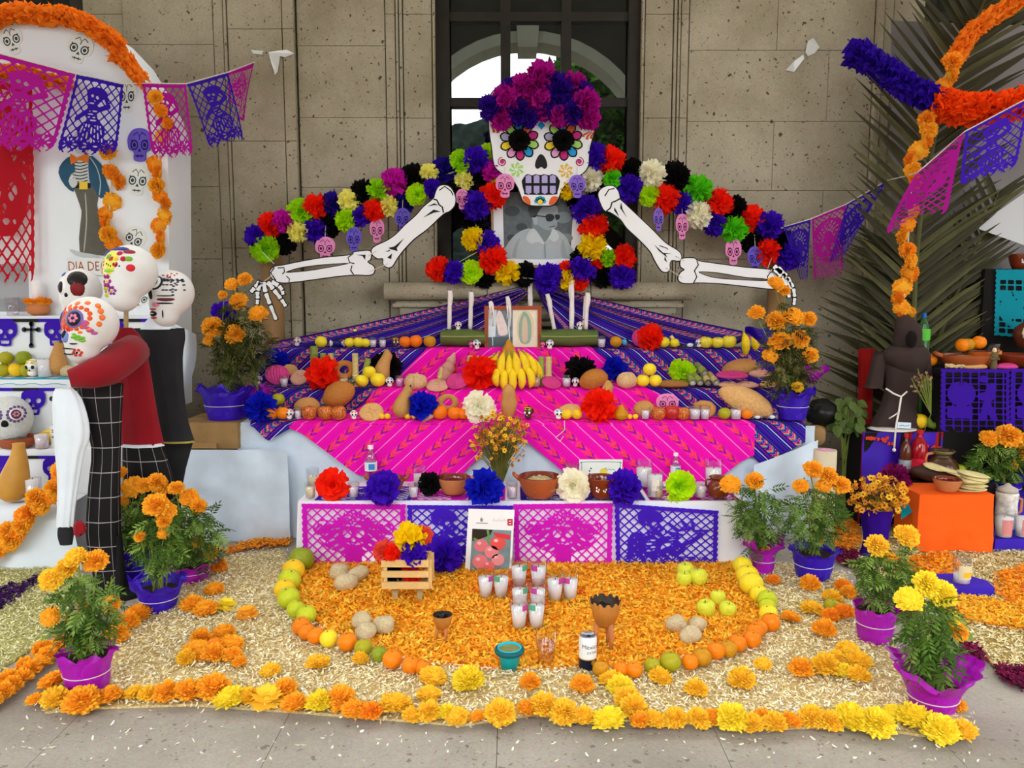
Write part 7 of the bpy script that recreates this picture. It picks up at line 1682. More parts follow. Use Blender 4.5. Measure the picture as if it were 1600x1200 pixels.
# printed charro figure
ch = empty('charro_print',P(135,405,YL),'cut-out print of a skeleton in a blue charro jacket and grey trousers','cut-out figure')
def cprn(name,sh,k,m,sm=2):b = MB();b.plate([px_loop(sh,YL,sm)],YL-.003-.0012*k,.0015);return b.build(name,m,ch)
cprn('trousers',[(118,288),(150,288),(156,300),(152,320),(160,360),(171,396),(148,398),(125,393),(126,350),(128,330),(120,306)],1,mat('charro_grey','#5e5a50',.6,.1,20));cprn('trouser_seam',stroke([(134,305),(136,345),(132,390)],2),2,mat('charro_line','#a8a498',.6));cprn('boots',[(109,389),(126,394),(150,398),(157,402),(140,404),(118,399)],1.5,mat('charro_boot','#c0c4c4',.6))
cprn('ribs',[(113,248),(138,248),(139,290),(118,290)],1,mat('charro_shirt','#c8ccca',.6));
for k in range(7):cprn('rib_line',stroke([(115,253+5*k),(126,255+5*k),(137,252+5*k)],1.4),2,BLACK)
JB = mat('charro_blue','#20506c',.6,.12,16)
cprn('jacket',[(111,244),(116,250),(118,268),(112,272),(107,284),(116,290),(115,300),(102,290),(92,270),(98,254)],3,JB);cprn('jacket',[(140,244),(152,250),(162,262),(166,282),(172,300),(158,310),(148,296),(140,280)],3,JB);cprn('jacket_trim',stroke([(142,247),(152,262),(158,285),(156,304)],1.6),4,mat('charro_silver','#a8b8bc',.5))
cprn('bow',[(111,240),(122,247),(138,239),(138,255),(124,250),(112,257)],4,mat('charro_orange','#e87818',.6));cprn('hand_bones',[(108,282),(118,278),(122,288),(114,294)],4,MATS['charro_shirt']);cprn('belt',[(118,286),(142,286),(142,294),(118,294)],3,BLACK,0);cprn('buckle',[(125,284),(138,284),(138,296),(125,296)],5,mat('charro_gold','#e8c030',.4),0);cprn('head',circle(128,222,14,20),1,MATS['charro_shirt'])
sg = empty('printed_sign',P(140,430,YL),'white scalloped sign lettered in brown outline capitals','sign')
b = MB();b.plate([px_loop([(104,404),(108,402),(180,404),(184,408),(183,426),(178,431),(106,428),(103,422),(106,414)],YL-.02)],YL-.02,.006);b.build('sign_board',mat('sign_white','#e2e4e4',.7),sg)
v,f = text_mesh('DIA DE MUERTOS',.075);o_ = P(146,423,YL-.021);w_s = max(q[0]for q in v)-min(q[0]for q in v);b = MB();k = (P(232,420,YL).x-P(110,420,YL).x)/w_s;x_0 = P(110,420,YL).x-min(q[0]for q in v)*k
b.add([(x_0+q[0]*k,YL-.0215,o_.z+q[1]*1.15)for q in v],f);b.v = [q for q in b.v];b.build('lettering',mat('sign_brown','#a8562a',.7),sg)
b = MB();b.plate([px_loop([(178,404),(238,405),(238,430),(178,431)],YL-.02)],YL-.02,.006);b.build('sign_board',MATS['sign_white'],sg)
# red cut paper hanging at the far left
o = sheet('cut_paper_sheet','flag',P(-40,115,5.12),P(50,140,5.12),P(56,446,5.12),P(-35,452,5.12),PAPER['red'],.02);tag(o,'red cut-paper sheet hanging at the far left of the backdrop','paper banner')
# things on its steps
def lspot(i,x,yb):z,Yf = LZ[i];return on(z+.002,x,yb,Yf+.02,(zf[i-1][3]if i else YL)-.06)
b = MB();p = lspot(0,20,486);Yg = p.y+.06;b.plate([px_loop([(-30,414),(40,411),(44,416),(46,487),(-30,487)],Yg)],Yg,.03);b.v = [(x,y,max(z,LZ[0][0]+.002))for x,y,z in b.v];tag(b.build('picture_back',mat('grey_board','#a8a8ac',.7),None),'plain grey board standing on the top left step','board')
p = lspot(0,20,487);cup_thing(p,sz(28,p),'empty clear glass before the grey board',None,.12,r0=.3,r1=.34)
p = lspot(0,60,486);e = empty('candle_pot',p,'small clay pot of orange marigolds holding a white candle','candle');q = sz(1,p)
b = MB();b.lathe([(r_*q,z*q)for r_,z in cat_rom([(8,0),(15,4),(17,11),(14,16),(15,19)],3,False)],18);b.lb('pot',CLAYL,e,True)
b = MB();b.lathe([(7.5*q,18*q),(7.3*q,52*q),(6*q,54*q)],14);b.lb('wax',WAX,e,True)
for k in range(7):a = k*.9;inst('flower_head',MARI[k%4],(15*q*math.cos(a),12*q*math.sin(a),16*q),17*q,(.4*math.sin(a),-.4*math.cos(a),0),MG['d'],e)
for k,(x,yb,r_,c,dz,lab)in enumerate([(6,588,11,'g',0,'front left'),(24,588,11.5,'y',0,'front right'),(8,572,11,'g',.075,'upper left'),(37,570,11.5,'gr',.075,'upper right'),(44,587,11,'g',0,'rear right')]):
  p = lspot(1,x,yb);p.z+=dz;kk = sz(r_,p);tag(inst('orange',ORG,p,kk,(.2,.1,k),ORG_M[c]),lab+' orange of the pile on the left altar','fruit','orange pile on the left altar')
p = lspot(1,53,586);skull_thing(p,sz(27,p),'white sugar skull beside a white candle on the left altar',None,'yellow');p = lspot(1,71,589);candle_thing('jar_candle',p,sz(30,p),'short white jar candle beside the sugar skull, left altar',None,.34,.36,.9)
p = lspot(1,93,588);tag(inst('squash',GOURD,p,(14*sz(1,p),)*2+(18*sz(1,p),),(0,-.1,0)),'tan squash behind the orange-eyed mask','squash');p = lspot(1,106,587);kk = sz(12,p);tag(inst('jicama',JICM[1],p,kk),'pale jicama beside the red sleeve','vegetable')
b = MB();p = LZ[1];xa_,xb_ = P(-60,590,4.75).x,P(108,590,4.75).x;b.grid(lambda u,v:(xa_+(xb_-xa_)*u,p[1]-.006+.1*(1-v),p[0]+.006-(.03*v if v>.7 else 0)+.004*math.sin(u*30)),40,4);tag(b.build('lace_runner',mat('teal_lace','#2a9cb4',.8,.3,60),None,True),'teal lace runner along the fruit step','cloth')
# big white sequined skull
def big_skull(e,c,r_,yaw,body,parts,pitch=0.0,jaw=True):
  M = Euler((pitch,0,yaw)).to_matrix();c = Vector(c)
  EL = [(0,0,.9,.95,.95)]+([(-.36,-.92,.56,.55,.55),(-.26,-.52,.74,.68,.52)]if jaw else[])
  C0 = Vector((0,-.12,-.3 if jaw else 0));b = MB()
  def fn(d):
    ts = []
    for cy,cz,rx,ry,rz in EL:
      o = Vector((C0.x/rx,(C0.y-cy)/ry,(C0.z-cz)/rz));q = Vector((d.x/rx,d.y/ry,d.z/rz));A,B,C_ = q.dot(q),o.dot(q),o.dot(o)-1;D = B*B-A*C_
      ts.append((-B+math.sqrt(D))/A if D>0 else 0)
    t = math.log(sum(math.exp(16*v)for v in ts))/16
    return(C0+d*t)*r_
  b.blob((0,0,0),1.0,32,24,0,fn)
  b.v = [tuple(c+M@Vector(v))for v in b.v];b.build('skull_shell',body,e,True)
  def surf(x,z):
    best = None
    for cy,cz,rx,ry,rz in EL:
      q = 1-(x/rx)**2-((z-cz)/rz)**2
      if q>.01:
        y = cy-ry*math.sqrt(q)
        if best is None or y<best[0]:best = (y,Vector((x/rx**2,(y-cy)/ry**2,(z-cz)/rz**2)).normalized())
    if best is None:best = (-.1,Vector((x,-.2,z)).normalized())
    return Vector((x,best[0],z))*r_,best[1]
  for name,x,z,w_,h_,m,prot in parts:
    s,n = surf(x,z);prot+=.025 if z<-.2 else 0;u = Vector((0,0,1)).cross(n);u = u.normalized()if u.length>.01 else Vector((1,0,0));w = n.cross(u)
    g = MB();k = 14;vs = [s+n*prot*r_]
    for ring,(f,pr_)in enumerate(((.55,prot*.95),(1.0,prot*.4),(1.04,-.05))):
      for i in range(k):a = 2*math.pi*i/k;vs.append(s+u*(w_*r_*f*math.cos(a))+w*(h_*r_*f*math.sin(a))+n*pr_*r_-n*(.5*(w_*f*math.cos(a))**2+.5*(h_*f*math.sin(a))**2)*r_)
    fs = [(0,1+i,1+(i+1)%k)for i in range(k)]+[(1+q*k+i,1+(q+1)*k+i,1+(q+1)*k+(i+1)%k,1+q*k+(i+1)%k)for q in range(2)for i in range(k)]
    g.add([tuple(c+M@v)for v in vs],fs);g.build(name,m,e,True)
IK = lambda c:mat('paint_'+c,c,.45)
def flower_parts(x,z,r_,c,eye=None,n=6):return[('painted_petal',x+r_*math.cos(2*math.pi*k/n),z+r_*math.sin(2*math.pi*k/n),r_*.52,r_*.52,IK(c),.02)for k in range(n)]+[('painted_dot',x,z,r_*.4,r_*.4,IK(eye or '#f0d020'),.04)]
def eye_parts(x,z,r_,ring,c,rim='#f0f0f0',star=None):
  out_ = [('eye_ring',x+r_*1.15*math.cos(2*math.pi*k/14),z+r_*1.15*math.sin(2*math.pi*k/14),r_*.26,r_*.26,IK(ring),.02)for k in range(14)]+[('eye_rim',x,z,r_*1.02,r_*1.02,IK(rim),.03),('eye_socket',x,z,r_*.8,r_*.8,IK(c),.045)]
  if star:out_+=[('eye_star',x+r_*.3*math.cos(2*math.pi*k/6),z+r_*.3*math.sin(2*math.pi*k/6),r_*.2,r_*.2,IK(star),.07)for k in range(6)]
  return out_
p = lspot(2,12,693);p.y = 4.62;e = empty('sequin_skull',p,'white beaded skull mask on the lower step behind the bowl of mole','skull');r_ = 36*M_per_px(4.62);WS = mat('beaded_white','#e4e6e2',.6,.1,60,1.0,150)
big_skull(e,(P(14,632,4.62).x,4.62,LZ[2][0]+r_*1.18),r_,.35,WS,eye_parts(.42,.25,.26,'#6a4a8a','#6a2a4a',star='#c89aa8')+eye_parts(-.42,.25,.26,'#6a4a8a','#6a2a4a')+[('nose',0,-.15,.14,.18,BLACK,.03)])
p = lspot(2,34,697);p.y = 4.51;bowl('clay_platter',p,sz(30,p),sz(17,p),'clay platter of dark mole on the left altar',body=CLAY,handles=0,food=mat('mole','#2c1a12',.25,.3,20,.6,12));p = lspot(2,66,701);cup_thing(p,sz(24,p),'white cup of wax right of the mole platter',None,.9,WAX,.4,.46)
p = lspot(2,80,670);p.y = 4.62;b = MB();kk = sz(1,p);b.blob(p+Vector((0,0,11*kk)),(20*kk,10*kk,11*kk),14,10,rot=Euler((0,-.3,0)));b.v = [(x,y,max(z,LZ[2][0]+.002))for x,y,z in b.v];tag(b.build('mango',ORG_M['y'],None,True),'yellow mango behind the white lettered box','fruit')
p = lspot(2,94,699);p.y = 4.52;e = empty('lettered_box',p,'white box with black marks and a letter beside the sleeve','box');kk = sz(1,p);b = MB();b.box(p+Vector((0,.04,17*kk)),(28*kk,.08,34*kk));b.build('box_body',WHITE,e)
for i,sh in enumerate(('A',)):
  v,f = text_mesh(sh,14*kk);b = MB();b.add([(p.x+q[0],p.y-.001,p.z+3*kk+q[1])for q in v],f);b.build('lettering',BLACK,e)
for dz in(16,24,27):b = MB();b.box(p+Vector((0,-.001,dz*kk)),(24*kk,.002,1.5*kk));b.build('printed_line',BLACK,e)
b = MB();b.blob(p+Vector((0,.03,40*kk)),(11*kk,9*kk,8*kk),12,8);b.v = [(x,y,max(z,p.z+34.5*kk))for x,y,z in b.v];tag(b.build('green_candle_lid',mat('lime_plastic','#8ac828',.4),None,True),'lime green lid on the lettered white box','lid')
# lowest level
zl1 = zd+.006
def l1(x,yb):return on(zl1,x,yb,4.22,4.44)
p = l1(22,785);b = MB();kk = sz(1,p);b.tube([p+Vector((-2*kk,0,3*kk)),p+Vector((-2*kk,0,10*kk)),p+Vector((0,0,26*kk)),p+Vector((5*kk,.01,48*kk)),p+Vector((9*kk,.02,72*kk)),p+Vector((10*kk,.02,88*kk)),p+Vector((10*kk,.02,93*kk))],[10*kk,20*kk,24*kk,19*kk,12*kk,8.5*kk,9*kk],18);b.v = [(x,y,max(z,zl1))for x,y,z in b.v];tag(b.build('gourd',mat('gourd_skin','#c8923e',.45,.12,8),None,True),'long-necked tan gourd standing low on the left altar','gourd')
p = l1(53,784);candle_thing('jar_candle',p,sz(38,p),'white jar candle beside the long-necked gourd',None,.3,.32,.95)
b = MB();xa_,xb_ = P(-60,780,4.25).x,P(42,780,4.25).x;o = sheet('cut_paper_sheet','flower',(xa_,4.40,zl1+.003),(xb_,4.40,zl1+.003),(xb_-.02,4.165,zl1-.19),(xa_,4.165,zl1-.19),PAPER['magenta'],0);tag(o,'magenta cut paper under the gourd, hanging over the left drape','paper banner')
rope = [(104,760),(97,768),(88,764),(80,776),(70,782),(64,792),(54,802),(46,814),(38,822),(30,834),(20,842),(10,850),(0,858),(-12,868),(60,778),(40,806),(16,830),(26,846),(100,745),(97,735)]
gr_ = empty('marigold_rope',P(50,880,4.2),'thick orange marigold rope draped down the left white cloth','garland')
for i,(x,y)in enumerate(rope):inst('flower_head',MARI[i%4],P(x,y,4.16)-gr_.location,30*M_per_px(4.16),(R(70),random.uniform(-.3,.3),random.uniform(-.4,.4)),MG['o' if i%3 else 'd'],gr_)
b = MB();b.tube([P(x,y,4.18)for x,y in((104,752),(80,780),(46,814),(0,860))],.012,6);b.build('cord',MATS['cord'],gr_)
# ---- costumed papier-mache figures
def loft(rows,Y,ratio=.55,n=26,rip=.03,nr=7,seed=0,vs=3,yoff=0.0):
  """rows (y, xl, xr): elliptical rings down a garment; returns MB with uv"""
  b = MB();rr = cat_rom(rows,vs,False)
  for j,(y,a,c)in enumerate(rr):
    L_,Rr = P(a,y,Y),P(c,y,Y);ce = (L_+Rr)/2;hw = (Rr-L_).length/2;t = j/(len(rr)-1)
    for i in range(n+1):
      an = 2*math.pi*i/n;k = 1+rip*(.3+t)*math.sin(nr*an+seed+t*2)
      b.v.append((ce.x+hw*k*math.sin(an),Y+yoff-hw*ratio*k*math.cos(an),ce.z));b.uv[len(b.v)-1] = (i/n,-(ce.z))
  for j in range(len(rr)-1):
    for i in range(n):q = j*(n+1)+i;b.f.append((q,q+1,q+n+2,q+n+1));b.m.append(0)
  m = len(rr)-1;b.f.append(tuple(range(n)));b.m.append(0);b.f.append(tuple(m*(n+1)+i for i in range(n-1,-1,-1)));b.m.append(0)
  return b
def plaid():
  m = mat('black_plaid','#141214',.85);nt = m.node_tree;N = nt.nodes;L = nt.links;uv = N.new('ShaderNodeUVMap');sp = N.new('ShaderNodeSeparateXYZ');L.new(uv.outputs[0],sp.inputs[0]);fac = []
  for i,k in((0,9.0),(1,8.0)):
    a = N.new('ShaderNodeMath');a.operation = 'MULTIPLY';a.inputs[1].default_value = k;L.new(sp.outputs[i],a.inputs[0]);f_ = N.new('ShaderNodeMath');f_.operation = 'FRACT';L.new(a.outputs[0],f_.inputs[0]);g = N.new('ShaderNodeMath');g.operation = 'LESS_THAN';g.inputs[1].default_value = .035;L.new(f_.outputs[0],g.inputs[0]);fac.append(g.outputs[0])
  mxn = N.new('ShaderNodeMath');mxn.operation = 'MAXIMUM';L.new(fac[0],mxn.inputs[0]);L.new(fac[1],mxn.inputs[1])
  mi = N.new('ShaderNodeMix');mi.data_type = 'RGBA';mi.inputs[6].default_value = lin('#171316');mi.inputs[7].default_value = lin('#a8a2a4');L.new(mxn.outputs[0],mi.inputs['Factor']);L.new(mi.outputs[2],N['Principled BSDF'].inputs['Base Color']);return m
PLD = plaid();REDC = mat('red_wool','#8c0c1c',.9,.08,12,sheen=.1);BLKC = mat('black_suit','#26262a',.85,.1,14);WSH = mat('white_shirt','#e2e9f2',.85,.04,6,.2,12);PM = mat('papier_mache','#e6e4e2',.6,.05,9,.25,25)
Y1 = 3.98
f1 = empty('costumed_figure',G(186,928),'skull-headed figure in a black checked dress with a white blouse sleeve','mannequin');Y1 = f1.location.y+.02
loft([(600,120,192),(640,128,190),(700,143,188),(760,138,187),(830,134,188),(880,142,189),(918,150,190)],Y1,.5,rip=.05).build('checked_dress',PLD,f1,True)
loft([(602,104,128),(618,100,142),(650,101,152),(678,103,154),(700,104,147),(740,107,139),(780,107,133),(806,106,130),(815,106,130)],Y1,.5,n=40,rip=.10,nr=9,yoff=-.09).build('blouse_sleeve',WSH,f1,True)
loft([(814,107,130),(828,106,130),(842,110,128)],Y1,.6,yoff=-.09).build('glove',BLKC,f1,True);b = MB();b.blob(P(124,826,Y1-.17),(.03,.02,.04),10,6,0,noisy(2,.4,3));b.build('handkerchief',REDC,f1)
loft([(570,136,158),(600,132,164)],Y1,.5).build('neck',BLKC,f1,True)
b = MB();b.lathe([(.14,0),(.14,.02),(.03,.03),(.02,.30)],22,c=(f1.location.x,f1.location.y+.02,0));b.build('stand',BLACK,f1)
r_ = 43*M_per_px(Y1);c1 = P(142,505,Y1)
big_skull(f1,c1,r_,R(-32),PM,eye_parts(.38,.2,.33,'#e85a20','#241c30','#7a6ab0','#f08ab0')+eye_parts(-.42,.22,.3,'#d02828','#241c30','#7a6ab0')+[('red_fan',.38+.54*math.cos(.45*q-1.3),.2+.54*math.sin(.45*q-1.3),.1,.1,IK('#f07a30'),.012)for q in range(10)]+[('nose',-.04,-.36,.22,.28,IK('#7a8ac8'),.05),('nose',-.04,-.36,.15,.21,BLACK,.08),('cheek_paint',-.06,.05,.16,.28,IK('#e04a28'),.02),('cheek_paint',.16,-.2,.12,.2,IK('#d82030'),.02),('cheek_paint',-.34,-.2,.14,.22,IK('#d82030'),.02)]+[('painted_leaf',.36+.11*(k//2),-.36-.1*(k%2)-.06*(k//2),.11,.05,IK('#78b838'),.03)for k in range(6)]+[('painted_fan',.72+.06*math.cos(k),-.12+.1*(k-2),.12,.06,IK('#c05a98'),.03)for k in range(5)]+flower_parts(.36,-1.0,.1,'#d83a20','#301010')+[('mouth_line',-.05,-.86,.4,.025,BLACK,.03),('mouth_line',-.05,-1.06,.36,.02,BLACK,.03),('scroll',.3,-.68,.16,.025,BLACK,.03)])
# others: heads on sticks and coats behind
Y2 = 4.14
f2 = empty('costumed_figure',Vector((P(225,700,Y2).x,Y2,0)),'skull-headed figure in a dark red poncho with a white hem','mannequin')
loft([(512,184,206),(530,176,222),(570,176,232),(620,182,240),(660,187,247),(694,190,254)],Y2,.5,rip=.05).build('red_poncho',REDC,f2,True);loft([(692,190,254),(697,190,255)],Y2,.53,rip=.05).build('white_hem',WSH,f2,True)
b = MB();b.tube([P(212,545,Y2-.03),P(190,560,Y2-.14),P(165,578,Y2-.3),P(138,586,Y2-.4),P(108,592,Y2-.44)],[.08,.088,.082,.066,.042],16);b.build('sleeve',REDC,f2,True)
loft([(690,192,250),(740,192,268),(800,194,278),(870,196,280)],Y2,.45,rip=.04).build('checked_skirt',PLD,f2,True)
b = MB();b.tube([P(197,515,Y2),P(197,470,Y2+.02)],.012,8);b.build('wooden_stick',mat('stick','#b09468',.8),f2);b = MB();b.lathe([(.15,0),(.15,.02),(.02,.03),(.02,.3)],20,c=(f2.location.x,Y2,0));b.build('stand',BLACK,f2)
r_ = 42*M_per_px(Y2);big_skull(f2,P(204,424,Y2),r_,R(-26),PM,[('yellow_paint',-.1,.3,.42,.5,IK('#f0e860'),.012),('yellow_paint',-.25,-.2,.3,.4,IK('#f0ead0'),.012)]+flower_parts(.3,.42,.2,'#c01c30',n=4)+[('painted_leaf',.62,.42,.13,.1,IK('#78b030'),.03),('painted_leaf',-.08,.5,.15,.11,IK('#78b030'),.03)]+[('crown_paint',.1,.8,.4,.12,IK('#2c3a8a'),.03),('crown_paint',-.3,.76,.2,.1,IK('#8a3a8a'),.03),('crown_paint',.5,.68,.2,.1,IK('#a02830'),.03),('lime_paint',.05,.0,.24,.06,IK('#a0d830'),.04),('red_paint',.72,.1,.15,.13,IK('#d82430'),.03)]+[('painted_dot',-.05+.1*k,.24-.04*(k%3),.03,.03,BLACK,.03)for k in range(6)]+flower_parts(-.1,-.36,.17,'#a01c78')+flower_parts(-.2,-.75,.14,'#c8c020','#a01c78')+flower_parts(.12,-.7,.12,'#8c2a9a')+eye_parts(-.55,.2,.24,'#c03a28','#7a2818')+[('ear_blue',-.6,.62,.26,.26,IK('#2a3ca0'),.12)])
f3 = empty('skull_mask',P(125,485,4.22),'white skull mask with black and red hair, behind the orange-eyed head','mask');r_ = 33*M_per_px(4.22)
big_skull(f3,P(126,452,4.22),r_,R(-12),PM,[('eye_rim',-.3,.1,.3,.34,IK('#f4f0f0'),.05),('eye_socket',-.3,.1,.22,.27,IK('#2c1418'),.08),('hair',.42,.5,.42,.42,IK('#1c1212'),.05),('hair_red',.5,.05,.3,.4,IK('#7c1818'),.05),('blue_paint',-.5,.68,.3,.14,IK('#2c4aa0'),.05),('nose',0,-.3,.1,.14,BLACK,.03)]+flower_parts(.38,.3,.12,'#c02424','#f0f0f0',5))
f4 = empty('costumed_figure',Vector((P(262,690,4.32).x,4.32,0)),'striped skull-headed figure in a black suit jacket with a white collar','mannequin')
loft([(513,208,288),(530,212,289),(560,222,285),(620,240,288),(660,246,294),(690,247,303)],4.32,.45,rip=.03).build('suit_jacket',BLKC,f4,True);loft([(688,246,303),(691,246,304)],4.32,.48,rip=.03).build('gold_hem',mat('gold_braid','#b0a050',.5),f4,True)
loft([(690,248,302),(760,250,285),(860,252,280)],4.32,.4).build('trousers',BLKC,f4,True);loft([(492,240,270),(505,228,274),(514,222,276)],4.32,.6,yoff=-.02).build('white_collar',WSH,f4,True)
b = MB();b.lathe([(.15,0),(.15,.02),(.02,.03),(.02,.3)],20,c=(f4.location.x,4.32,0));b.build('stand',BLACK,f4)
r_ = 36*M_per_px(4.32);big_skull(f4,P(268,457,4.32),r_,R(-26),PM,[('eye_rim',.05,.42,.34,.32,IK('#101418'),.03),('eye_rim',.05,.42,.27,.26,IK('#e8ece8'),.05),('eye_socket',.05,.42,.2,.2,IK('#182448'),.07),('eye_rim',-.6,.4,.26,.3,IK('#101418'),.03),('nose',-.2,-.1,.15,.24,BLACK,.04)]+[('painted_dash',.35+.1*math.cos(.5*k)+.11*ring,.1+.5*math.sin(.5*k)*.9,.07,.03,IK('#1c2a3c'),.03)for ring in range(5)for k in range(5)]+[('painted_dash',.1+.13*k,.62+.1*(k%2)-.012*k*k,.06,.025,IK('#8a2838'),.03)for k in range(6)]+[('painted_dash',.72,.5-.12*k,.06,.03,IK('#1c2a3c'),.03)for k in range(6)]+[('painted_band',.48,-.3,.36,.08,IK('#6c2430'),.04),('painted_band',.45,-.45,.36,.035,IK('#1a1414'),.04),('painted_band',.5,-.14,.36,.025,IK('#1a1414'),.04),('cheek_paint',.1,-.5,.2,.1,IK('#e088a0'),.03),('mouth',-.15,-.88,.26,.12,BLACK,.04),('teeth',-.15,-.88,.2,.03,PM,.07),('lip',-.15,-.7,.26,.05,IK('#c02838'),.03),('lip',-.15,-1.06,.24,.05,IK('#c02838'),.03),('jaw_line',.34,-.86,.03,.2,BLACK,.04)]+flower_parts(.45,.72,.08,'#c02838'))
# ================================================================= buntings, boas, palm fronds
def boa(name,label,path,Y,rad,m,n_per=60,cat='garland',seed=1,parent=None):
  rn = random.Random(seed);pts = cat_rom([tuple(P(x,y,yy))for(x,y),yy in zip(path,Y)],6,False);pts = [Vector(q)for q in pts];b = MB();b.tube(pts,rad*.45,8)
  tot = len(pts)-1
  for k in range(n_per):
    t = (k+.5)/n_per*tot;i = min(int(t),tot-1);c = pts[i].lerp(pts[i+1],t-i);ax = (pts[i+1]-pts[i]).normalized();u = ax.orthogonal().normalized();w = ax.cross(u)
    for q in range(7):
      a = 2*math.pi*(q+rn.random()*.6)/7;d = u*math.cos(a)+w*math.sin(a)+ax*rn.uniform(-.35,.35);s = MB();petal_sheet(s,d,(u*-math.sin(a)+w*math.cos(a))+ax*rn.uniform(-.5,.5),rad*.25,rad*rn.uniform(.85,1.1),rad*.34,2,2,.4,.2,rn);b.add([Vector(v)+c for v in s.v],s.f)
  o = b.build(name,m,parent);return tag(o,label,cat)if label else o
ORT = TIS['orange'];ORM = mat('orange_tissue','#ff9422',.8,transl=.3)
ag = empty('orange_garland',P(100,140,YL),'orange flower garland edging the arched backdrop','garland')
boa('garland_rope',None,[(-20,30),(30,20),(60,24),(100,26),(135,38),(165,56),(184,72)],[YL-.05]*7,14*M_per_px(YL),ORM,90,parent=ag);boa('garland_rope',None,[(178,84),(195,92),(206,106),(222,126)],[YL-.05]*4,11*M_per_px(YL),ORM,36,parent=ag)
boa('garland_rope',None,[(-20,112),(30,112),(60,120),(108,132)],[YL-.05]*4,10*M_per_px(YL),ORM,40,parent=ag)
for lab,lst in(('orange marigold string hanging at the right edge of the backdrop',[(245,155,11),(249,175,11),(252,195,12),(250,215,11),(247,258,13),(253,272,12),(250,292,12),(249,308,11),(251,318,11),(251,338,13),(252,354,13),(257,374,11),(254,393,13)]),('orange marigold string beside the charro figure',[(172,240,12),(170,270,12),(174,284,13),(172,316,14),(170,336,12),(172,348,12),(175,368,13),(176,382,12),(178,394,11)])):
  g = empty('marigold_string',P(lst[-1][0],lst[-1][1]+12,YL),lab,'garland')
  for i,(x,y,r_)in enumerate(lst):inst('flower_head',MARI[i%4],P(x,y,YL-.03)-g.location,2.1*r_*M_per_px(YL),(R(80),0,i),MG['d' if i%3 else 'o'],g)
  b = MB();b.tube([P(x,y,YL-.015)for x,y,r_ in lst],.006,5);b.build('cord',MATS['cord'],g)
def bunting(label,sheets,cordpts,grp):
  e = empty('cut_paper_bunting',P(*cordpts[0]),label,'bunting');b = MB();b.tube([P(*c)for c in cordpts],.004,5);b.build('cord',MATS['cord'],e)
  for i,(des,tl,tr,br,bl,m,wv)in enumerate(sheets):sheet('paper_flag',des,P(*tl),P(*tr),P(*br),P(*bl),PAPER[m],wv,1.1,e,i*1.7)
  return e
bunting('magenta and purple cut-paper bunting across the left backdrop',[('dancer',(-30,76,4.95),(118,116,5.02),(82,236,4.98),(-35,240,4.92),'plum',.02),('dancer',(119,116,5.02),(193,132,5.08),(184,243,5.04),(88,240,4.98),'indigo',.03),('dancer',(222,131,5.12),(291,132,5.2),(303,246,5.16),(238,246,5.08),'plum',.03),('dancer',(291,132,5.2),(356,114,5.5),(386,218,5.48),(330,230,5.2),'indigo',.03),('flower',(357,114,5.5),(398,98,5.9),(382,190,5.85),(364,160,5.5),'plum',.03)],
[(-40,73,4.94),(118,115,5.02),(193,131,5.08),(222,130,5.12),(291,131,5.2),(356,113,5.5),(398,97,5.93)],'l')
bunting('cut-paper bunting rising from the right garland end past the palm fronds',[('flag',(1224,355,5.62),(1267,343,5.6),(1262,440,5.6),(1252,440,5.62),'indigo',.015),('flag',(1268,342,5.6),(1322,320,5.5),(1316,432,5.5),(1272,440,5.6),'plum',.02),('flag',(1323,320,5.5),(1386,283,5.4),(1316,404,5.42),(1296,414,5.5),'indigo',.03),('flag',(1432,272,5.0),(1508,206,4.9),(1476,330,4.86),(1378,364,4.98),'plum',.04),('dancer',(1508,206,4.9),(1612,152,4.8),(1588,262,4.76),(1500,292,4.86),'purple',.03)],
[(1215,358,5.64),(1267,342,5.6),(1322,319,5.5),(1386,282,5.4),(1432,271,5.0),(1508,205,4.9),(1640,135,4.75)],'r')
boa('tissue_boa','thick purple tissue boa reaching left from the palm fronds',[(1332,84),(1350,88),(1385,112),(1425,140),(1472,162)],[5.55,5.5,5.35,5.2,5.1],19*M_per_px(5.3),tissue('boa_purple','#3610a8'),100,seed=3)
boa('tissue_boa','thick orange tissue boa continuing to the right of the purple one',[(1470,162),(1500,170),(1545,170),(1610,158),(1720,128),(1860,60)],[5.1,5.05,5.0,4.95,4.9,4.85],22*M_per_px(5.05),ORT,190,seed=4)
pg = empty('orange_garland',P(1410,490,5.15),'long orange flower garland hanging down the palm fronds','garland')
boa('garland_rope',None,[(1600,-10),(1580,8),(1545,30),(1515,55),(1500,80),(1488,95)],[5.2]*6,13*M_per_px(5.2),ORM,60,parent=pg,seed=6)
gl = [(1484,100,14),(1478,118,14),(1473,135,12),(1468,150,11),(1452,188,13),(1446,205,14),(1440,222,11),(1436,236,14),(1432,250,13),(1428,266,12),(1424,285,11),(1423,330,11),(1421,352,11),(1419,370,14),(1419,392,12),(1416,408,14),(1416,428,14),(1414,450,15),(1412,468,12),(1409,482,12),(1402,492,9),(1419,488,9)]
for i,(x,y,r_)in enumerate(gl):inst('flower_head',MARI[i%4],P(x,y,5.12)-pg.location,2.1*r_*M_per_px(5.12),(R(80),0,i*1.3),MG['o' if i%2 else 'd'],pg)
b = MB();b.tube([P(x,y,5.15)for x,y,r_ in gl],.006,5);b.build('cord',MATS['cord'],pg)
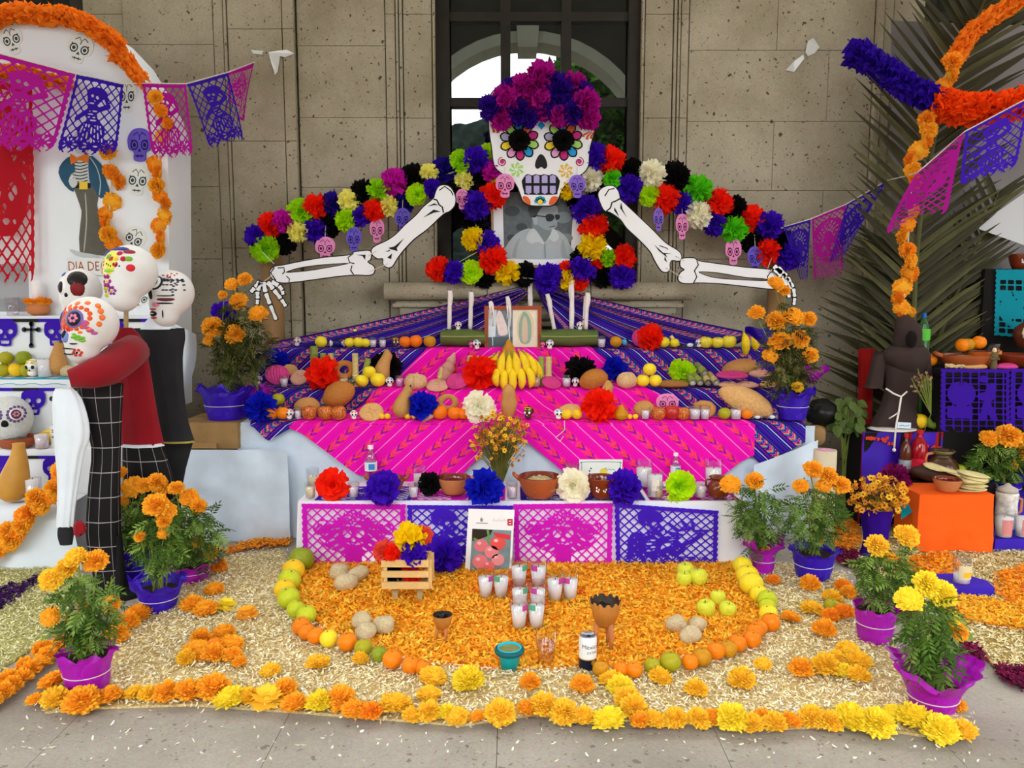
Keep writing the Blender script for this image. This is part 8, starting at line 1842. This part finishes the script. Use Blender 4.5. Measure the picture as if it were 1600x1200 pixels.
# ================================================================= right neighbour altar
PALM = [mat('palm_leaf','#38361e',.6,.2,6),mat('palm_leaf_light','#54522e',.6,.2,6)]
def palm(label,spine,Ys,L_,rows,spread,seed,side=(1,1)):
  rn = random.Random(seed);sp = [Vector(q)for q in cat_rom([tuple(P(x,y,yy))for(x,y),yy in zip(spine,Ys)],8,False)];e = empty('palm_frond',sp[0],label,'palm frond');b = MB();n = len(sp);b.tube(sp,[.022*(1-.8*i/n)for i in range(n)],7);b.build('rib',PALM[1],e)
  for s in(-1,1):
    if not side[0 if s<0 else 1]:continue
    for k in range(rows):
      t = (k+rn.random()*.5)/rows*(n-1);i = min(int(t),n-2);o = sp[i].lerp(sp[i+1],t-i);ax = (sp[i+1]-sp[i]).normalized();f = k/rows;ln = L_*(.75+.35*math.sin(math.pi*min(1,f*.9+.15)))*rn.uniform(.85,1.1)
      out_ = Vector((s,0,0));d = (out_*math.sin(spread)+ax*math.cos(spread)+Vector((0,rn.uniform(-.12,.05),rn.uniform(-.06,.06)))).normalized();nv = Vector((0,-1,0));w = d.cross(nv).normalized();wd = .022*rn.uniform(.8,1.2);droop = Vector((0,-.03,-.05))*rn.uniform(.2,1.6);m = MB();vs = []
      for q in range(5):
        u = q/4;c = o+d*ln*u+droop*u*u;ww = wd*(1-u)**.55*(1 if q else .6)+.0012;vs+=[c-w*ww,c+nv*-.008*(1-u),c+w*ww]
      m.add(vs,[(q*3+j,q*3+j+1,q*3+j+4,q*3+j+3)for q in range(4)for j in range(2)]);m.build('leaflet',PALM[0 if rn.random()<.7 else 1],e)
  return e
palm('tall dark palm frond standing behind the orange garland',[(1425,640),(1428,480),(1440,330),(1475,160),(1530,20),(1570,-60)],[5.45,5.45,5.42,5.4,5.38,5.36],.62,66,R(48),1)
palm('shorter palm frond spreading low behind the brown robe',[(1400,720),(1405,600),(1415,480),(1420,400)],[5.5,5.52,5.54,5.55],.62,36,R(60),2)
palm('palm frond leaning right behind the clay dishes',[(1430,660),(1470,520),(1520,400),(1560,300)],[5.5,5.5,5.5,5.5],.42,22,R(40),3)
GP = mat('grey_sheeting','#827c7e',.55,.08,4,.3,5)
b = MB();b.grid(lambda u,v:P(1392+330*u,32+12*u+(450-10*u)*v,5.72+.05*math.sin(u*9+v*3)+.03*math.sin(v*11+u*4)),36,36);tag(b.build('grey_sheet',GP,None,True),'large grey sheet hung over the right window behind the palm fronds','sheet')
b = MB();b.grid(lambda u,v:P(1530+70*u,350-48*u*(1-v)+8*v+25*u*v,5.42-.1*u*(1-v)),10,6);tag(b.build('folded_sheet_corner',mat('pale_sheet','#d4d6da',.6),None,True),'pale folded corner of sheeting at the right edge','sheet')
# tubes and posts
TUBE = mat('cardboard_tube','#9a7650',.85,.12,6)
def tube_col(name,label,xa,xb,yt,Y,m,top=None,z0=0.0):
  c = P((xa+xb)/2,yt,Y);r_ = (P(xb,yt,Y).x-P(xa,yt,Y).x)/2;e = empty(name,(c.x,Y,z0),label,'tube');b = MB();b.lathe([(r_,0),(r_,c.z-z0),(r_*.86,c.z-z0),(r_*.86,c.z-z0-.05)],24,caps=(True,False));b.lb('tube_wall',m,e,True)
  b = MB();nn = noisy(4,.3,6);b.blob((0,0,c.z-z0-.02),(r_*.86,r_*.86,.03),18,8,0,lambda d:nn(d));b.lb('tube_filling',top or m,e);return e
tube_col('cardboard_tube','brown cardboard tube holding up the left garland end',408,440,386,5.84,TUBE);tube_col('cardboard_tube','brown cardboard tube holding up the right garland end',1203,1229,386,5.84,TUBE)
tube_col('paper_tube','tall cream paper tube topped with pink tissue right of the altar',1272,1307,703,4.46,mat('cream_paper','#cfc0a4',.8,.06,8),mat('pink_tissue','#c890a8',.9,.2,30))
b = MB();c = P(1284,681,4.95);b.tube([c+Vector((-.06,-.06,0)),c+Vector((.07,.25,0))],.055,18);tag(b.build('cardboard_roll',CARD,None,True),'short brown cardboard roll end under the right corner of the cloth','roll')
b = MB();p0 = G(1346,800);b.box((p0.x,p0.y,.28),(.035,.035,.56));tag(b.build('wooden_post',mat('old_wood','#6c5638',.85,.25,12),None),'slim wooden post beside the purple draped stand','post')
# leafy cuttings and dark bag by the wall end of the altar
b = MB();nn = noisy(9,.25,2.5);c = P(1284,645,5.1);b.blob(c,(.10,.1,.09),16,10,0,lambda d:nn(d));tag(b.build('black_bag',mat('black_plastic','#10120f',.35),None,True),'crumpled black plastic bag behind the right marigold pot','bag');c.z
fcut = empty('leaf_bunch',G(1328,700),'bunch of broad green leaves beside the black bag','plant');fcut.location = Vector((P(1322,665,5.15).x,5.15,0));rn = random.Random(5)
BLF = mat('broad_leaf','#54682c',.5,.15,10,transl=.2)
for k in range(34):
  c = P(1322+rn.uniform(-26,26),642+rn.uniform(-22,26),5.12+rn.uniform(-.08,.08));d = Vector((rn.uniform(-.5,.5),rn.uniform(-.5,.1),rn.uniform(-1,-.1))).normalized();w = d.cross(Vector((rn.uniform(-.3,.3),-1,.2))).normalized();nv = w.cross(d);L_ = rn.uniform(.06,.1);b = MB();vs = []
  for q in range(5):u = q/4;ww = L_*.34*math.sin(math.pi*(u**.7)*.97+.03);o_ = c+d*L_*u;vs+=[o_-w*ww,o_+nv*.006,o_+w*ww]
  b.add(vs,[(q*3+j,q*3+j+1,q*3+j+4,q*3+j+3)for q in range(4)for j in range(2)]);b.build('leaf',BLF,fcut)
b = MB()
for k in range(8):b.tube([(fcut.location.x+rn.uniform(-.03,.03),5.15,0),(fcut.location.x+rn.uniform(-.03,.03),5.14,.4),tuple(P(1322+rn.uniform(-22,22),640+rn.uniform(-15,15),5.12))],.004,5)
b.build('stalks',STEMM,fcut)
# table with purple cut-paper front
YR_ = 4.95;ra = empty('side_altar_table',(P(1560,700,YR_).x,5.2,0),'dark table of the right altar hung with purple cut paper','table');zr = P(1500,578,YR_).z;X0,X1 = P(1474,578,YR_).x,P(1760,578,YR_).x;DK = mat('black_cloth','#15110f',.9)
b = MB();b.box(((X0+X1)/2,YR_+.25,zr-.02),(X1-X0,.5,.04));b.build('table_top',DK,ra);b = MB();b.box(((X0+X1)/2,YR_+.26,(zr-.04)/2),(X1-X0-.02,.44,zr-.04));b.build('dark_skirt',DK,ra)
for i,(xa,xb)in enumerate(((1470,1578),(1579,1690))):
  Yf = YR_-.015;o = sheet('cut_paper_sheet','grid',P(xa,576,Yf),P(xb,577,Yf),P(xb,678,Yf),P(xa,676,Yf),PAPER['violet'],.008);tag(o,('left' if i==0 else 'right')+' purple cut-paper sheet on the right altar table front','paper banner')
def rspot(x,yb):return on(zr+.002,x,yb,YR_+.05,YR_+.42)
p = rspot(1505,574);bowl('clay_dish',p,sz(36,p),sz(20,p),'long clay dish of torn tortillas on the right altar',food=mat('tortilla_bits','#c8ae80',.7,.3,40,.6,30));p.y+=.1
p = rspot(1534,573);bowl('clay_pot',p,sz(20,p),sz(24,p),'glazed orange clay pot behind the small figurine',body=mat('orange_glaze','#b85a1c',.2,spec=.7),handles=1);p = rspot(1590,574);p.y+=.04;bowl('clay_dish',p,sz(34,p),sz(20,p),'wide glazed clay dish at the right edge',body=GLAZE,handles=2)
p = rspot(1552,577);e = empty('figurine',p,'tiny brown robed figurine with a pale head','figurine');q = sz(1,p);b = MB();b.lathe([(r_*q,z*q)for r_,z in cat_rom([(5.5,0),(5,6),(4.5,14),(6,20),(4,25),(2,26)],3,False)],14);b.lb('robe',mat('olive_robe','#6a5a3c',.8),e,True);b = MB();b.blob((0,0,29*q),(3.2*q,3.2*q,4*q),10,8);b.lb('head',mat('pale_face','#e8d0b4',.6),e,True)
b = MB()
for s in(-1,1):b.tube([(s*5*q,0,20*q),(s*6*q,-3*q,15*q),(s*1*q,-5*q,16*q)],1.6*q,6)
b.lb('arms',MATS['olive_robe'],e,True)
for x,yb,r_,c,dz,lab in((1502,556,11,'o',.11,'orange resting left on the tortilla dish'),(1526,555,11,'o',.13,'orange resting right above the clay pot'),(1512,558,10,'d',.12,'olive orange between two oranges, right altar'),(1452,556,11,'o',0,'orange at the left end of the right altar table')):
  p = rspot(max(x,1466),yb+18);p.y = YR_+.2;p.x = P(x,yb,p.y).x;p.z = zr+.002+dz*(.9);kk = sz(r_,p);tag(inst('orange',ORG,p,kk,(0,.2,x),ORG_M[c]),lab,'fruit')
p = rspot(1545,570);p.y = YR_+.3;candle_thing('glass_jar',p,sz(34,p),'printed glass jar behind the clay pot on the right altar',None,.34,.36,.5,cat='jar',band=(mat('jar_print','#d8a050',.5,.4,60),.2,.7,-2.4,-.8))
p = rspot(1523,584);p.y = YR_+.06;kk = sz(1,p);tag(inst('bread',BUN[0],p,(20*kk,9*kk,11*kk),(0,0,0),BR['l']),'oval pale bread on the right table edge','bread');p = rspot(1573,584);p.y = YR_+.06;tag(inst('sweet_bread',CONCHA,p,(18*kk,9*kk,13*kk),(0,0,0),BR['k']),'oval pink sweet bread on the right table edge','bread')
b = MB();p = rspot(1494,584);p.y = YR_+.06
for k in range(26):nn = noisy(k,.1,2);b.blob(p+Vector((random.uniform(-14,14)*kk,random.uniform(-4,6)*kk,random.uniform(2.5,6)*kk)),(3.4*kk,2.4*kk,2.4*kk),8,6,0,None)
tag(b.build('peanuts',mat('peanut_shell','#d8bc88',.8),None,True),'little heap of peanuts on the right table edge','peanuts',None,'stuff')
p = rspot(1592,560);p.y = YR_+.28;p.z = zr+.11;e = empty('braided_bread',p,'large dark braided bread with white strips at the right edge','bread');b = MB();nn = noisy(5,.1,3);kk = sz(1,p);b.blob((0,0,22*kk),(32*kk,20*kk,24*kk),20,12,0,lambda d:nn(d));b.lb('loaf',mat('dark_crust','#5e2a16',.4,.2,10),e,True)
for k in range(4):b = MB();a = k*.8;b.tube([(30*kk*math.cos(a+t*1.2)*math.sin(t),-20*kk*math.sin(t)*.98,(22+25*math.cos(t))*kk)for t in[.3+.28*j for j in range(6)]],2.4*kk,6);b.lb('sugar_strip',SUG,e,True)
# tall black block with teal cut paper, pot on top
Yt = 5.42;b = MB();X0,X1 = P(1537,500,Yt).x,P(1700,500,Yt).x;zt2 = P(1560,420,Yt).z;b.box(((X0+X1)/2,Yt+.13,zt2/2),(X1-X0,.22,zt2));tag(b.build('black_block',DK,None),'tall black block behind the right altar','block')
o = sheet('cut_paper_sheet','cat',P(1556,421,Yt-.0),P(1650,421,Yt-.0),P(1648,532,Yt-.0),P(1554,524,Yt-.0),PAPER['teal'],.008);tag(o,'turquoise cut-paper sheet on the black block','paper banner')
p = Vector((P(1594,420,Yt+.1).x,Yt+.1,zt2));bowl('clay_jar',p,.075,.10,'small brown glazed jar with painted flowers on the black block','jar',body=GLAZE,handles=0,flowers=True)
# draped stand with the brown habit
Ys = 4.97;zs_ = P(1410,676,Ys).z;e = empty('draped_stand',(P(1410,700,Ys).x,Ys+.15,0),'stand draped in purple and red cloth under the brown robe','stand');X0,X1 = P(1352,680,Ys).x,P(1472,680,Ys).x
b = MB();b.box(((X0+X1)/2,Ys+.16,zs_/2),(X1-X0,.3,zs_-.002));b.build('block',DK,e);RC = mat('red_cloth','#a01414',.85,.15,10);VC = mat('violet_satin','#3c14a8',.55,.25,7)
b = MB();b.grid(lambda u,v:(X0-.012+(X1-X0+.024)*u,Ys+.005-.02*v+.012*math.sin(u*14+v*3),zs_+.002-.42*v*(1-.3*abs(u-.35))),30,12);b.build('violet_drape',VC,e,True);b = MB();b.grid(lambda u,v:(X0-.014+(X1-X0+.03)*u,Ys+.016+.008*math.sin(u*19),zs_+.001-(zs_-.02)*v),26,10);b.build('red_drape',RC,e,True)
for k in range(18):
  b = MB();u = random.random();q = Vector((X0+(X1-X0)*u,Ys-.022,zs_-.03-.14*random.random()*u));b.box(q,(.03*random.uniform(.5,1),.002,.02),rx=.1,ry=random.uniform(-.6,.6));b.build('red_fleck',mat('red_foil','#d83c20',.5),e)
ROBE = mat('brown_habit','#3a2c2a',.9,.08,12)
p = Vector((P(1404,672,Ys).x,Ys+.14,zs_+.004));hb = empty('brown_habit',p,'brown hooded habit with a white rope belt on the draped stand','garment');Yh = Ys+.13
loft([(548,1378,1446),(575,1382,1444),(605,1384,1438),(635,1376,1432),(655,1366,1434),(669,1360,1436)],Yh,.5,rip=.05).build('robe_body',ROBE,hb,True);loft([(540,1390,1440),(552,1376,1450),(566,1380,1448),(578,1398,1440),(580,1400,1438)],Yh,.62,rip=.03,yoff=-.02).build('shoulder_cape',ROBE,hb,True)
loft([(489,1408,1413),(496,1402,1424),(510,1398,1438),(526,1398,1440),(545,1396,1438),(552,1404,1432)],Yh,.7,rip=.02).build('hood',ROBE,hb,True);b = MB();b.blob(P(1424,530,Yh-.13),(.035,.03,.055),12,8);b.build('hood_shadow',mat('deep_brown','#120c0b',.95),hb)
loft([(550,1366,1386),(575,1360,1382),(606,1352,1378)],Yh,.9,rip=.04).build('sleeve',ROBE,hb,True);loft([(552,1438,1452),(580,1438,1456),(608,1436,1458)],Yh,.9,rip=.04).build('sleeve',ROBE,hb,True)
b = MB();yr = Yh-.145;b.tube([P(1384,607,yr+.02),P(1396,615,yr),P(1408,620,yr-.02),P(1417,612,yr)],.006,6);b.tube([P(1408,620,yr-.02),P(1405,640,yr-.04),P(1400,665,yr-.06),P(1397,702,yr-.07)],.006,6);b.tube([P(1403,645,yr-.03),P(1396,650,yr-.03),P(1389,654,yr-.03)],.0045,6);b.blob(P(1397,703,yr-.07),.012,8,6);b.build('rope_belt',mat('white_rope','#e6e0d8',.9),hb,True)
b = MB();c = P(1394,672,Ys+.08);c.z = zs_+.003;b.blob(c+Vector((0,0,.008)),(.155,.12,.012),24,6);tag(b.build('white_plate',mat('white_platter','#ece4dc',.5),None,True),'flat white platter under the hem of the brown habit','plate')
b = MB();c = P(1413,664,Ys);c.z = zs_+.045;b.box(c+Vector((0,.01,0)),(.085,.02,.038),rx=-.2,ry=.06);nc = b.build('name_card',mat('pale_blue_card','#d4e2ec',.6),None);tag(nc,'small pale card standing on the white platter','card');b = MB();b.tube([c+Vector((-.032,-.003,-.001)),c+Vector((-.012,-.003,.004)),c+Vector((.006,-.003,-.003)),c+Vector((.03,-.003,.003))],.0025,4);b.build('printed_line',mat('card_blue','#6a90b8',.6),nc)
def ss(x,yb):return on(zs_+.004,x,yb,Ys+.03,Ys+.28)
p = ss(1436,670);kk = sz(13,p);tag(inst('orange',ORG,p,kk,(0,0,0),ORG_M['y']),'shiny yellow orange right of the brown habit','fruit');p = ss(1420,668);p.y+=.12;tag(inst('orange',ORG,p,kk,(0,0,0),ORG_M['o']),'orange half hidden behind the brown habit hem','fruit')
p = ss(1460,672);kk = sz(1,p);b = MB();b.tube([p+Vector((-10*kk,0,20*kk)),p+Vector((-8*kk,0,9*kk)),p+Vector((0,0,7*kk)),p+Vector((12*kk,0,8*kk)),p+Vector((16*kk,0,9*kk))],[2*kk,6*kk,7*kk,6*kk,1.5*kk],12);tag(b.build('green_squash',mat('avocado_skin','#6c7c24',.4,.15,10),None,True),'curved green squash beside the yellow orange','squash')
df = empty('dried_flowers',P(1446,640,Ys+.06),'bunch of dried brown seed heads behind the robe sleeve','bouquet');df.location.z = zs_;b = MB()
hp = [tuple(P(1441+random.gauss(0,7),596+random.gauss(0,9),Ys-.06+random.uniform(-.04,.04)))for _ in range(70)]
for q in hp[:24]:b.tube([(df.location.x,Ys+.06,zs_),(df.location.x+.005,Ys+.0,zs_+.12),q],.0025,4)
b.build('stems',STEMM,df);tiny_flowers(hp,df,.009,'seed_heads',[mat('seed_brown','#8a6a44',.9),mat('seed_tan','#b09468',.9),mat('seed_dark','#3c2c1c',.9)],5)
b = MB();b.grid(lambda u,v:P(1341+24*u,545+60*v,Ys+.33+.02*math.sin(u*6)),6,8);b.v = [(x,y,z)for x,y,z in b.v];b.box((P(1352,640,Ys+.35).x,Ys+.36,P(1350,545,Ys+.35).z/2),(.09,.03,P(1350,545,Ys+.35).z));tag(b.build('red_chair_back',RC,None),'red draped upright behind the brown habit','chair')
RS = mat('red_soda','#9c0c1c',.12,spec=.6);
# dark step in front of the stand, level for bottles and dishes
zb = .345;b = MB();x0_,x1_ = P(1404,760,4.9).x,P(1530,760,4.9).x;b.box(((x0_+x1_)/2,4.835,zb/2),(x1_-x0_,.21,zb));tag(b.build('low_step',DK,None),'low dark step carrying bottles, jug and tortillas','step')
def bs(x,yb):return on(zb+.003,x,yb,4.76,4.92)
def soda2(x,h_,w_,*a):
  p = bs(x,735);p.y = 4.90;p.x = P(x,720,4.90).x;k = M_per_px(4.90,.5);e = empty('soda_bottle',p,a[3],'bottle');r_ = w_/2*k;H = h_*k
  b = MB();b.lathe([(q*r_,z*H)for q,z in cat_rom([(.85,0),(1,.05),(.92,.3),(1,.55),(.8,.72),(.35,.86),(.3,.92)],3,False)],18);b.lb('bottle_body',a[0],e,True)
  b = MB();b.lathe([(.38*r_,.92*H),(.38*r_,H),(.3*r_,H)],12);b.lb('cap',a[1],e);b = MB();b.lathe([(1.02*r_,.22*H),(1.03*r_,.42*H)],18,caps=(False,False));b.lb('label_band',a[2],e)
  return e
soda2(1414,70,18,mat('amber_glass','#5a2a18',.1,spec=.6),mat('red_cap','#c01420',.4),mat('silver_label','#b8c0c8',.3,metal=.5),'dark soda bottle with a red cap before the draped stand');soda2(1435,76,26,RS,MATS['red_cap'],mat('crimson_label','#d01c38',.4,.3,40),'red soda bottle right of the darker bottle')
p = on(zr,1441,540,5.0,5.3);e = empty('green_bottle',Vector((P(1441,545,Ys+.27).x,Ys+.27,zs_+.004)),'green plastic bottle with a blue cap behind the hood','bottle');H = P(1441,489,Ys+.27).z-e.location.z;r_ = .042
b = MB();b.lathe([(q*r_,z*H)for q,z in((.9,0),(1,.03),(1,.8),(.7,.9),(.3,.96))],16);b.lb('bottle_body',mat('green_pet','#2c5c24',.2,spec=.5),e,True);b = MB();b.lathe([(.36*r_,.955*H),(.36*r_,H),(.3*r_,H)],12);b.lb('cap',mat('blue_cap','#1c64b8',.4),e);b = MB();b.lathe([(1.03*r_,.76*H),(1.03*r_,.86*H)],16,caps=(False,False));b.lb('label_band',mat('lime_label','#5cc83c',.5),e)
p = bs(1471,746);p.y = 4.86;p.x = P(1471,735,4.86).x;e = empty('clay_jug',p,'brown glazed jug with a wide green rim on the low step','jug');k = sz(1,p);b = MB();b.lathe([(r_*k,z*k)for r_,z in cat_rom([(12,0),(22,8),(25,18),(20,30),(13,37),(14,42),(18,46),(16,46),(11,38)],3,False)],24,caps=(True,False));b.lb('jug_body',mat('jug_glaze','#4a2c18',.2,.3,8,spec=.7),e,True)
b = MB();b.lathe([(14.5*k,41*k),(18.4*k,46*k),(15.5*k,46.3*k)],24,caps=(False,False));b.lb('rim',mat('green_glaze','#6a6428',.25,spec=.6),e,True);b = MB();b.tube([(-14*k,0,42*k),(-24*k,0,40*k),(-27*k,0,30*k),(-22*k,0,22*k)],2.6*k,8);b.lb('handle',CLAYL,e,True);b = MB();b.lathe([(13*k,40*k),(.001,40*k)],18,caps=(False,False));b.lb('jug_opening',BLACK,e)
p = bs(1494,748);kk = sz(14,p);tag(inst('apple',APPLE,p,(kk,kk,kk*.95),(0,0,0),mat('green_apple','#9aa828',.35)),'green apple right of the clay jug','fruit')
p = bs(1446,760);p.y = 4.79;p.x = P(1446,750,4.79).x;e = empty('wooden_trough',p,'dark wooden trough of tortillas on the low step','tray');k = sz(1,p);b = MB();b.blob((8*k,0,11*k),(34*k,14*k,12*k),20,10,0,None,Euler((0,.22,0)));b.v = [(x,y,max(z,0))for x,y,z in b.v];b.lb('trough',mat('dark_wood','#3c2618',.6,.2,10),e,True);TORT = mat('tortilla','#d8c890',.8,.15,20)
for i,(dx,dz,ry)in enumerate(((14,24,.15),(36,19,.25),(44,16,.28),(30,22,.2))):b = MB();nn = noisy(i,.05,2);b.blob((dx*k,-2*k,dz*k),(20*k,14*k,2.2*k),18,6,0,lambda d:nn(d),Euler((.3,ry,0)));b.lb('tortilla',TORT,e,True)
# orange draped box in front
OB = mat('orange_cloth','#f4600c',.8,.06,6,.35,6);pF = G(1490,866);zo = P(1490,774,pF.y).z;X0,X1 = P(1438,800,pF.y).x,P(1552,800,pF.y).x;e = empty('orange_box',(pF.x,pF.y+.14,0),'box covered in bright orange paper at the front of the right altar','box');b = MB();b.box(((X0+X1)/2,pF.y+.15,zo/2),(X1-X0-.01,.27,zo-.004));b.build('box_body',CARD,e)
b = MB();b.grid(lambda u,v:(X0-.004+(X1-X0+.008)*u-.006*v,pF.y+.01-.02*v+.018*math.sin(u*9+v*3)*v+wr(u,v,7,.012)*v,zo-(zo-.02)*v),30,16);b.build('cloth_front',OB,e,True);b = MB();b.grid(lambda u,v:(X0-.005,pF.y+.01+.28*u,zo-(zo-.03)*v),8,8);b.build('cloth_side',OB,e,True);b = MB();b.box(((X0+X1)/2,pF.y+.15,zo),(X1-X0+.008,.29,.005));b.build('cloth_top',OB,e)
def os_(x,yb):return on(zo+.004,x,yb,pF.y+.04,pF.y+.24)
p = os_(1485,773);p.y = pF.y+.08;bowl('salsa_bowl',p,sz(20,p),sz(20,p),'clay bowl of red salsa on the orange box',body=CLAYL,handles=0,food=mat('salsa','#6a1408',.3,.3,30))
p = os_(1527,775);p.y = pF.y+.1;e = empty('tortilla_stack',p,'stack of pale tortillas on the right of the orange box','tortillas');k = sz(1,p)
for i in range(7):b = MB();nn = noisy(i+3,.06,2);b.blob((random.uniform(-3,3)*k,random.uniform(-2,2)*k,(2+4*i)*k),(26*k*(1-.01*i),18*k,2.6*k),20,6,0,lambda d:nn(d),Euler((random.uniform(-.05,.05),random.uniform(-.06,.06)+(.12 if i>4 else 0),i)));b.lb('tortilla',TORT,e,True)
b = MB();b.grid(lambda u,v:P(1408+50*u,790-22*u+22*v*(1-.6*u),pF.y+.08+.06*(1-v)),10,6);tag(b.build('turquoise_cloth',PAPER['teal'],None),'turquoise paper corner left of the orange box','paper')
tag(inst('paper_flower',POM[1],P(1398,748,4.72),24*M_per_px(4.72),(0,0,0),tissue('maroon','#8c1460')),'big maroon paper flower left of the wooden trough','paper flower')
# right edge: purple covered steps with candles, potted marigold
VS = mat('violet_paper','#3a1cb4',.75,.15,8,.3,12);b = MB();pv = G(1580,864);X0 = P(1556,830,pv.y).x;zv = P(1580,842,pv.y).z;b.box((X0+.25,pv.y+.13,zv/2),(.5,.26,zv));tag(b.build('violet_step',VS,None),'low violet paper-covered step at the right edge','step')
b = MB();zv2 = P(1580,772,pv.y+.42).z;b.box((X0+.3,pv.y+.45,zv2/2),(.56,.3,zv2));tag(b.build('violet_step',VS,None),'higher violet paper-covered step behind the candles, right edge','step')
def vs_(x,yb):return on(zv+.003,x,yb,pv.y+.04,pv.y+.24)
PCB = (mat('candle_art','#d88a8a',.5,.5,40),.15,.85,-2.3,-1.0)
for x,lab in((1567,'printed white candle glass on the low violet step'),(1598,'second candle glass at the very right edge of the violet step')):p = vs_(x,842);candle_thing('glass_candle',p,sz(34,p),lab,None,.36,.38,.9,band=PCB)
p = Vector((P(1572,800,pv.y+.2).x,pv.y+.2,zv+.003));e = empty('lidded_jar',p,'white painted lidded jar behind the printed candle glass','jar');k = sz(1,p);b = MB();b.lathe([(r_*k,z*k)for r_,z in cat_rom([(12,0),(16,8),(15,40),(16,56),(13,58)],3,False)],18);b.lb('jar_body',mat('jar_white','#d8d0c8',.4,.4,30),e,True);b = MB();b.lathe([(15*k,58*k),(14*k,64*k),(6*k,68*k),(2*k,72*k)],18);b.lb('lid',mat('jar_lid','#b8aca0',.4),e,True);b = MB();b.tube([(15*k,0,50*k),(23*k,0,46*k),(23*k,0,28*k),(16*k,0,22*k)],2.4*k,7);b.lb('handle',CLAYL,e,True)
plant('marigold plant on the higher violet step at the right edge',1565,770,60,22,'purple',[(1541,681,14,'o'),(1573,680,18,'o'),(1563,671,9,'o'),(1587,688,11,'o'),(1596,684,11,'o'),(1599,706,12,'o'),(1581,723,8,'o')],(1560,722,40,34),170,.075,base=Vector((P(1564,768,pv.y+.42).x,pv.y+.42,zv2+.003)),seed=21,flare=.3,up=.3)
# purple board with a candle on the right carpet
pb = G(1515,936,.012);b = MB();q0,q1,q2,q3,q4 = G(1466,937,.03),G(1553,936,.03),G(1553,916,.05),G(1530,901,.05),G(1462,903,.05);zt3 = .055;fr = [(G(1470,935),G(1552,934))];ya,yb2 = G(1510,935).y,G(1510,935).y+.20;xa,xb = G(1466,935).x,G(1553,935).x
pts = [(xa,ya),(xb,ya),(xb+.02,ya+.10),(xb-.05,yb2),(xa+.02,yb2)];b.add([(x,y,.012)for x,y in pts]+[(x,y,zt3)for x,y in pts],[(4,3,2,1,0),(5,6,7,8,9)]+[(i,(i+1)%5,(i+1)%5+5,i+5)for i in range(5)]);tag(b.build('violet_board',VS,None),'violet paper-covered board lying on the right sawdust','board')
p = on(zt3,1502,910,ya+.05,yb2-.05);candle_thing('glass_candle',p,sz(42,p),'colourfully labelled candle glass on the violet board',None,.3,.33,.35,band=(mat('label_multi','#e8d8b0',.5),.2,.72,-2.4,-.7));
b = MB();kx = sz(1,p);b.grid(lambda u,v:(p.x+13.6*kx*math.sin(-.3+1.0*u),p.y-13.6*kx*math.cos(-.3+1.0*u),p.z+(12+8*v)*kx),6,1);lb = b.build('label_print',mat('label_yellow','#f0c020',.5),bpy.data.objects[[o.name for o in bpy.data.objects if o.get('label','').startswith('colourfully')][0]])
# vase of small yellow flowers wrapped in purple
pk = G(1366,868,.012);e = empty('flower_vase',pk,'purple wrapped vase of small yellow and brown flowers left of the orange box','vase');q = M_per_px(pk.y,.2);b = MB();b.lathe([(r_*q,z*q)for r_,z in cat_rom([(24,0),(20,6),(18,20),(20,45),(24,70),(27,78)],3,False)],28,fn=lambda v,a,r_,z:Vector((v.x*(1+.14*mnoise.noise(Vector((a*2,z*14,2)))),v.y*(1+.14*mnoise.noise(Vector((a*2,z*14,2)))),v.z)),caps=(True,False));b.lb('paper_wrap',tissue('vase_purple','#3a1098'),e,True)
b = MB();hd = []
for i in range(230):
  a = random.uniform(0,6.28);el = random.random();rr = math.sqrt(random.random());c = P(1372+46*rr*math.cos(a),772-4+34*rr*math.sin(a)+8,pk.y+random.uniform(-.12,.08)*math.sqrt(max(0,1-rr*rr)));hd.append(tuple(c))
for c in hd[:50]:b.tube([(pk.x,pk.y,70*q),((pk.x+c[0])/2,(pk.y+c[1])/2,(80*q+c[2])/2),c],.002,4)
b.build('stems',FLS,e);tiny_flowers(hd,e,.019,'blossoms',FLM)
# torn clear tape left on the wall
TAPE = mat('clear_tape','#d8d8d4',.12,spec=.8)
for lab,pcs in(('torn clear tape stuck on the stone left of the window',[[(392,78),(412,80),(410,86),(396,84)],[(420,82),(448,78),(460,84),(446,90),(438,88),(434,112),(430,118),(426,104),(422,90)]]),('torn white tape stuck on the stone right of the window',[[(1227,110),(1240,96),(1254,86),(1256,92),(1240,113)],[(1258,82),(1262,64),(1270,60),(1280,74),(1272,84),(1262,88)]])):
  e = empty('wall_tape',P(pcs[0][0][0],118,5.95),lab,'tape');Yw = 5.955 if 'left' in lab else 5.99
  for sh in pcs:
    b = MB();lp = px_loop(sh,Yw);b.plate([lp],Yw-.004,.002);b.v = [(x,y-.006*abs(math.sin(x*40+z*30)),z)for x,y,z in b.v];b.build('tape_piece',TAPE,e)
